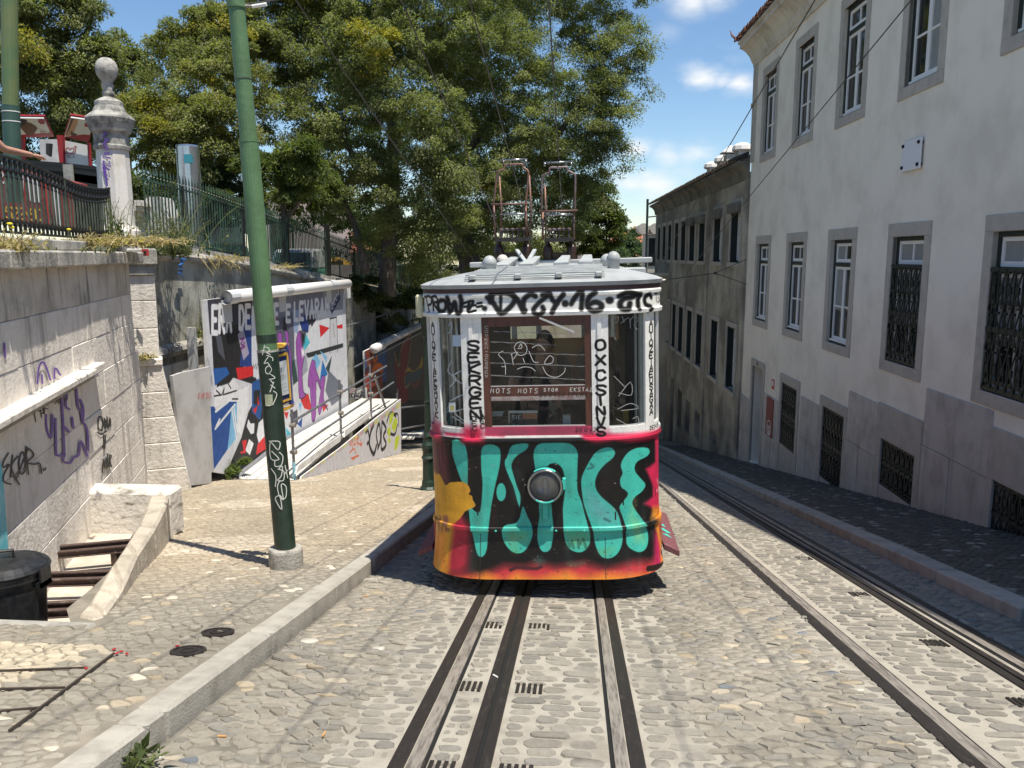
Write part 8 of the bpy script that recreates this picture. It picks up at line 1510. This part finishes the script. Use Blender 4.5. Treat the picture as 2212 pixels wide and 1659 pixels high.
tree('yellow-green tree standing behind the octagonal pillar', (430, 520, 25), [(400, 130, 27, 85), (475, 160, 25, 95), (350, 215, 25, 70), (445, 280, 23.5, 90), (330, 285, 23, 60), (520, 100, 27, 80), (395, 240, 24, 70), (540, 250, 25, 70), (480, 70, 27, 60), (365, 95, 28, 48), (330, 260, 23.5, 40, .5), (300, 240, 23.5, 40, .45), (370, 330, 23, 60, .3), (450, 330, 23.5, 70), (520, 320, 24, 60), (440, 70, 27, 65), (545, 30, 28, 80), (590, -20, 28, 90), (500, 90, 27, 80), (425, 110, 27, 70), (560, 120, 28, 90), (300, 330, 24, 50, .3), (480, 380, 25, 60), (400, 390, 25, 60)], 165000, [([(440, 540, 25), (445, 420, 25), (450, 300, 25), (470, 180, 26)], .24, .10), ([(448, 360, 25), (390, 270, 24.5), (350, 220, 24.5)], .11, .04)], base=(.135, .145, .058), hi=(.27, .27, .12), yel=.14, ls=.11, clump=.42)
tree('tall dark tree at far left behind the kiosk', (130, 420, 21), [(95, 50, 20, 105), (55, 180, 20, 100), (165, 120, 20, 70), (120, 250, 20, 85), (10, 90, 20, 100), (60, -60, 20, 110), (205, 120, 20, 45), (222, 105, 20.3, 30), (170, 20, 20, 50), (150, 200, 20, 75), (-20, 280, 20, 80), (170, 290, 20.5, 60), (60, 330, 21, 80), (225, 170, 21, 40), (130, 350, 21.5, 70), (40, 110, 18.6, 40, .25), (215, 320, 22, 50)], 110000, [([(130, 460, 21), (128, 350, 21), (120, 200, 21), (110, 60, 21)], .28, .12), ([(122, 220, 21), (180, 90, 20.5), (200, 30, 20.5)], .10, .04)], base=(.12, .132, .056), hi=(.25, .258, .12), ls=.105, clump=.42)
tree('sunlit small tree behind the pantographs beside the sky', (1290, 600, 50), [(1300, 440, 50, 42), (1322, 420, 50, 26), (1285, 480, 50, 45), (1310, 500, 50, 40), (1270, 540, 49, 45), (1300, 550, 50, 35), (1240, 420, 50, 50), (1230, 520, 48, 50), (1165, 540, 46, 45), (1330, 470, 50, 22)], 34000, [([(1280, 640, 50), (1283, 540, 50), (1292, 460, 50)], .3, .12)], base=(.075, .10, .03), hi=(.16, .18, .055), ls=.20, clump=.6)
tree('distant bluish-green tree left of the far orange roofs', (1345, 570, 95), [(1342, 505, 95, 36), (1368, 530, 95, 24), (1325, 545, 94, 30), (1352, 555, 94, 30), (1378, 548, 95, 18)], 12000, [([(1345, 600, 95), (1345, 540, 95), (1343, 510, 95)], .5, .2)], base=(.055, .085, .05), hi=(.10, .14, .075), ls=.34, clump=1.0)
tree('pale feathery tree far behind, below the sky gap', (270, 300, 40), [(262, 130, 40, 50), (285, 180, 40, 55), (240, 190, 40, 45), (300, 240, 40, 50), (250, 250, 40, 50)], 26000, [([(275, 420, 40), (272, 300, 40), (268, 180, 40)], .3, .12)], base=(.13, .15, .06), hi=(.22, .22, .09), ls=.2, clump=.6)
tree('far row of dark trees closing the view behind the tram', (940, 640, 62), [(640, 560, 62, 45), (700, 560, 62, 50), (780, 575, 62, 50), (860, 590, 62, 50), (940, 585, 62, 55), (1020, 575, 62, 55), (1100, 580, 62, 55), (1150, 560, 62, 50), (1080, 500, 64, 70), (980, 500, 64, 70), (880, 500, 64, 70)], 42000, [([(940, 700, 62), (940, 600, 62), (945, 520, 62)], .3, .15)], base=(.035, .05, .02), hi=(.075, .095, .04), ls=.26, clump=.9)
tree('backdrop tree in shade-dark leaf colours filling the gap under the crowns', (900, 640, 44), [(760, 500, 42, 70), (850, 520, 44, 80), (930, 480, 44, 80), (1000, 520, 46, 80), (1060, 560, 48, 60), (700, 60, 44, 120), (900, 200, 44, 140), (560, 120, 42, 90), (1120, 250, 46, 140), (800, 330, 40, 120), (980, 330, 42, 130), (640, 420, 38, 80), (740, 470, 36, 60), (820, 560, 38, 60), (900, 590, 40, 50), (720, 200, 42, 130), (1180, 380, 47, 130), (1000, 60, 46, 150), (330, 420, 34, 60), (400, 440, 34, 60), (480, 430, 36, 60), (250, 400, 30, 50)], 120000, [([(900, 680, 44), (905, 560, 44), (910, 400, 44)], .3, .15)], base=(.04, .058, .02), hi=(.085, .11, .036), ls=.2, clump=.7)  # leaf colours darkened to stand in for the shade beneath the crowns
# ivy and shrubs hanging from the shaded garden wall
def bush(label, name, blobs, n, base, hi, ls, clump, cat='shrub', **kw):
    b = ony(blobs[0][0], blobs[0][1], blobs[0][2]); t = thing(name, label, cat, tuple(b)); c = crown(t, blobs, n, np.array(base), hi, ls=ls, clump=clump, **kw); c.name = 'foliage'; return t
bush('dark ivy hanging over the shaded garden wall beside tram', 'ivy', [(790, 640, 29, 45), (840, 650, 31.5, 50), (885, 660, 34, 45), (770, 625, 28, 30), (905, 630, 37, 40), (820, 690, 31, 30)], 16000, (.035, .05, .018), (.08, .10, .035), .13, .35, 'ivy')
bush('small green weeds growing at the foot of ramp', 'weed', [(505, 1015, 15.8, 18), (530, 1000, 16.0, 14), (492, 1022, 15.5, 10)], 1300, (.07, .11, .03), (.16, .20, .06), .07, .10, 'weed')

# weeds: thin stalks with small leaves, dry or green
m_dry = M('dry_grass', (.42, .33, .17), .8, col2=(.30, .25, .13), scale=20)
def stalks(label, name, c, n, spread, h, lean, colr, leafy, leafcol, hang=0.0, cat='plant', group=None):
    t = thing(name, label, cat, tuple(c), group=group); mb = MB(); LC, LD, LS, LK = [], [], [], []
    for i in range(n):
        a = random.uniform(0, 6.28); p = Vector((c[0] + random.gauss(0, spread[0]), c[1] + random.gauss(0, spread[1]), c[2])); L = h * random.uniform(.45, 1.1); d = Vector((math.cos(a) * lean, math.sin(a) * lean, 1 - hang * 1.6)).normalized(); pts = [p]
        for k in range(4): d = (d + Vector((random.gauss(0, .16), random.gauss(0, .16), random.gauss(0, .08) - hang * .3))).normalized(); pts.append(pts[-1] + d * L / 4)
        mb.tube(pts, [.0075, .0065, .005, .004, .002], 3, False)
        for k in range(leafy):
            f = random.random(); q = pts[min(3, int(f * 4))].lerp(pts[min(3, int(f * 4)) + 1], f * 4 % 1); v = Vector((random.gauss(0, 1), random.gauss(0, 1), random.gauss(.2, .6))).normalized(); s = random.uniform(.03, .105) * (1.3 - f); LC.append(q + v * s * .5); LD.append(v); LS.append(s); b_ = random.uniform(.7, 1.3); LK.append([x * b_ for x in leafcol[random.random() < .4]])
    mb.build('stalks', colr, t, fix=False)
    if LC: o = leaf_mesh('leaves', np.array(LC), np.array(LD), np.array(LS), np.array(LK), t, .30); 
    return t
G1, G2, D1, D2 = (.09, .12, .045), (.14, .16, .07), (.44, .35, .18), (.34, .28, .15)
m_stem = M('green_stem', (.12, .14, .06), .8)
wA = lambda px, py, off=-.05: tuple(MA_ @ Vector((onA(px, py, off)[0], off, onA(px, py, off)[1])))
stalks('straw-coloured dry weeds spilling over the wall beside pillar foot', 'dry_weed', wA(262, 525, .0), 190, (.30, .22), .50, .9, m_dry, 16, (D1, D2), .42, 'weed')
stalks('straw-coloured dry weeds low on the cornice left of pillar', 'dry_weed', wA(215, 530, .0), 60, (.13, .16), .26, 1.1, m_dry, 12, (D1, D2), .1, 'weed')
stalks('upright green weed growing in front of the octagonal pillar', 'green_weed', wA(255, 515, -.1), 26, (.10, .10), .62, .35, m_stem, 16, (G1, G2), 0, 'weed')
pW = ony(375, 545, 14.5); stalks('tall sprawling green and dry weed on wall before the spiked fence', 'tall_weed', tuple(pW), 84, (.30, .2), 1.25, .70, m_stem, 26, (G1, (.22, .20, .10)), .0, 'weed'); stalks('bushy green weed at the top of the rendered wall', 'green_weed', (pW[0] + .05, pW[1] - .1, pW[2] - .05), 40, (.22, .15), .42, .8, m_stem, 26, (G1, G2), .05, 'weed')
pW2 = (WBX + .1, 17.4, basez(17.4) - .1); stalks('dry roots and weeds hanging down the rendered wall', 'dry_weed', pW2, 80, (.05, .55), .5, .5, m_dry, 9, (D1, D2), .75, 'weed'); stalks('dry tuft on the coping behind the leaning pole', 'dry_weed', (WBX + .05, 21.5, basez(21.5) - .05), 60, (.06, .5), .4, .7, m_dry, 9, (D1, D2), .4, 'weed')
pW3 = ony(425, 722, 16.0); stalks('green plant growing on the string course beside the mural', 'green_weed', (WBX + .1, 16.3, .02), 34, (.05, .28), .5, .55, m_stem, 18, (G1, D2), .0, 'weed')
stalks('dry tuft sprouting from the ledge of the corner pier', 'dry_weed', tuple(pa @ Vector((-.08, -.08, -.04))), 50, (.13, .07), .16, 1.0, m_dry, 12, (D1, G2), .1, 'weed'); stalks('little green plant in the crack left of the corner pier', 'green_weed', tuple(pa @ Vector((-.30, .0, .22))), 30, (.03, .03), .18, .8, m_stem, 12, (G1, D2), .1, 'weed')
stalks('dry tuft on the parapet at the far left edge', 'dry_weed', wA(8, 545, .0), 40, (.09, .10), .26, .8, m_dry, 10, (D1, D2), .05, 'weed'); stalks('sparse green weeds on cornice under the railing', 'green_weed', wA(110, 545, .02), 16, (.35, .1), .10, .8, m_stem, 10, (G1, D2), 0, 'weed')
q = ong(290, 1655, .02); stalks('small green weed at the foot of the left kerb', 'green_weed', (q[0] + .02, q[1], q[2] + .03), 16, (.035, .03), .06, .9, m_stem, 8, (G1, G2), 0, 'weed')
m_bluep = M('blue_plastic', (.03, .14, .42), .35); t = thing('plastic_bag', 'twisted strip of blue plastic caught on the wall weeds', 'plastic bag'); mb = MB()
c2p = lambda a, b: ((a * .3164) * .8641, (480 + b * .3164) * .8641)
mb.tube([Vector(onx(*c2p(*p), WBX + .16)) + Vector((0, 0, 0)) for p in [(1465, 535), (1430, 535), (1445, 560), (1415, 580), (1440, 600), (1410, 610), (1440, 630), (1405, 640), (1440, 655)]], .022, 5); mb.build('strip', m_bluep, t)
hg = bush('dark shrubs behind the spiked fence near the steel drum', 'shrub', [(330, 470, 20.5, 40), (365, 430, 21.5, 45), (450, 450, 22.5, 45), (500, 470, 23.5, 45), (545, 480, 24.5, 40), (300, 420, 19.8, 30), (470, 410, 24, 50), (530, 430, 25, 45)], 36000, (.045, .06, .024), (.10, .12, .045), .11, .34)
t = thing('red_card', 'small red square card on the cornice by the corner pier', 'card'); p = ony(*c2p(1145, 478), 13.0); mb = MB(); mb.box(p[0] - .055, p[0] + .055, 13.0, 13.02, p[2] - .055, p[2] + .055); mb.build('card', m_sred2, t); mb = MB(); mb.box(p[0] - .02, p[0] + .025, 12.99, 12.998, p[2] - .02, p[2] + .025); mb.build('mark', m_bsp, t)
# flowers under the low railing
m_yfl = M('yellow_flower', (.7, .6, .02), .6)
for i, (a, b, lb) in enumerate([(117, 1460, 'upper of two yellow flowers at the foot of the low railing'), (140, 1505, 'lower of two yellow flowers at the foot of the low railing'), (840, 1530, 'small yellow flower under railing right of the white board')]):
    x, z = onA(a * .17705, (260 + b * .2049) * .8641, -.2); t = tag(thing('yellow_flower', lb, 'flower', MA_ @ Vector((x, -.2, z - .1)), group='yellow flowers under the railing')); mb = MB(); mb.ball((0, 0, .1), .022, 6, 1.2, 1.2, .6); mb.build('bloom', m_yfl, t, world=False, loc=(0, 0, 0)); mb = MB(); mb.tube([(0, 0, -.05), (0, 0, .1)], .004, 4); mb.build('stem', m_stem, t, world=False, loc=(0, 0, 0))
# distant pink building down the street, seen under the pantographs
fpk = thing('distant_pink_building', 'far pink and ochre building seen under the pantographs', 'building'); Y_ = 62
for a, b, mt in [((1160, 530), (1184, 600), m_pink), ((1184, 536), (1228, 600), m_yel), ((1228, 534), (1256, 600), m_pink)]: p, q_ = ony(*a, Y_), ony(*b, Y_); mb = MB(); mb.box(p[0], q_[0] - .01, Y_, Y_ + 6, q_[2] - 12, p[2]); mb.build('wall', mt, fpk)
for x in (1170, 1193, 1213, 1242):
    p = ony(x, 552, Y_); mb = MB(); mb.box(p[0] - .2, p[0] + .2, Y_ - .06, Y_ - .01, p[2] - .5, p[2] + .3); mb.build('window', m_pane, fpk)
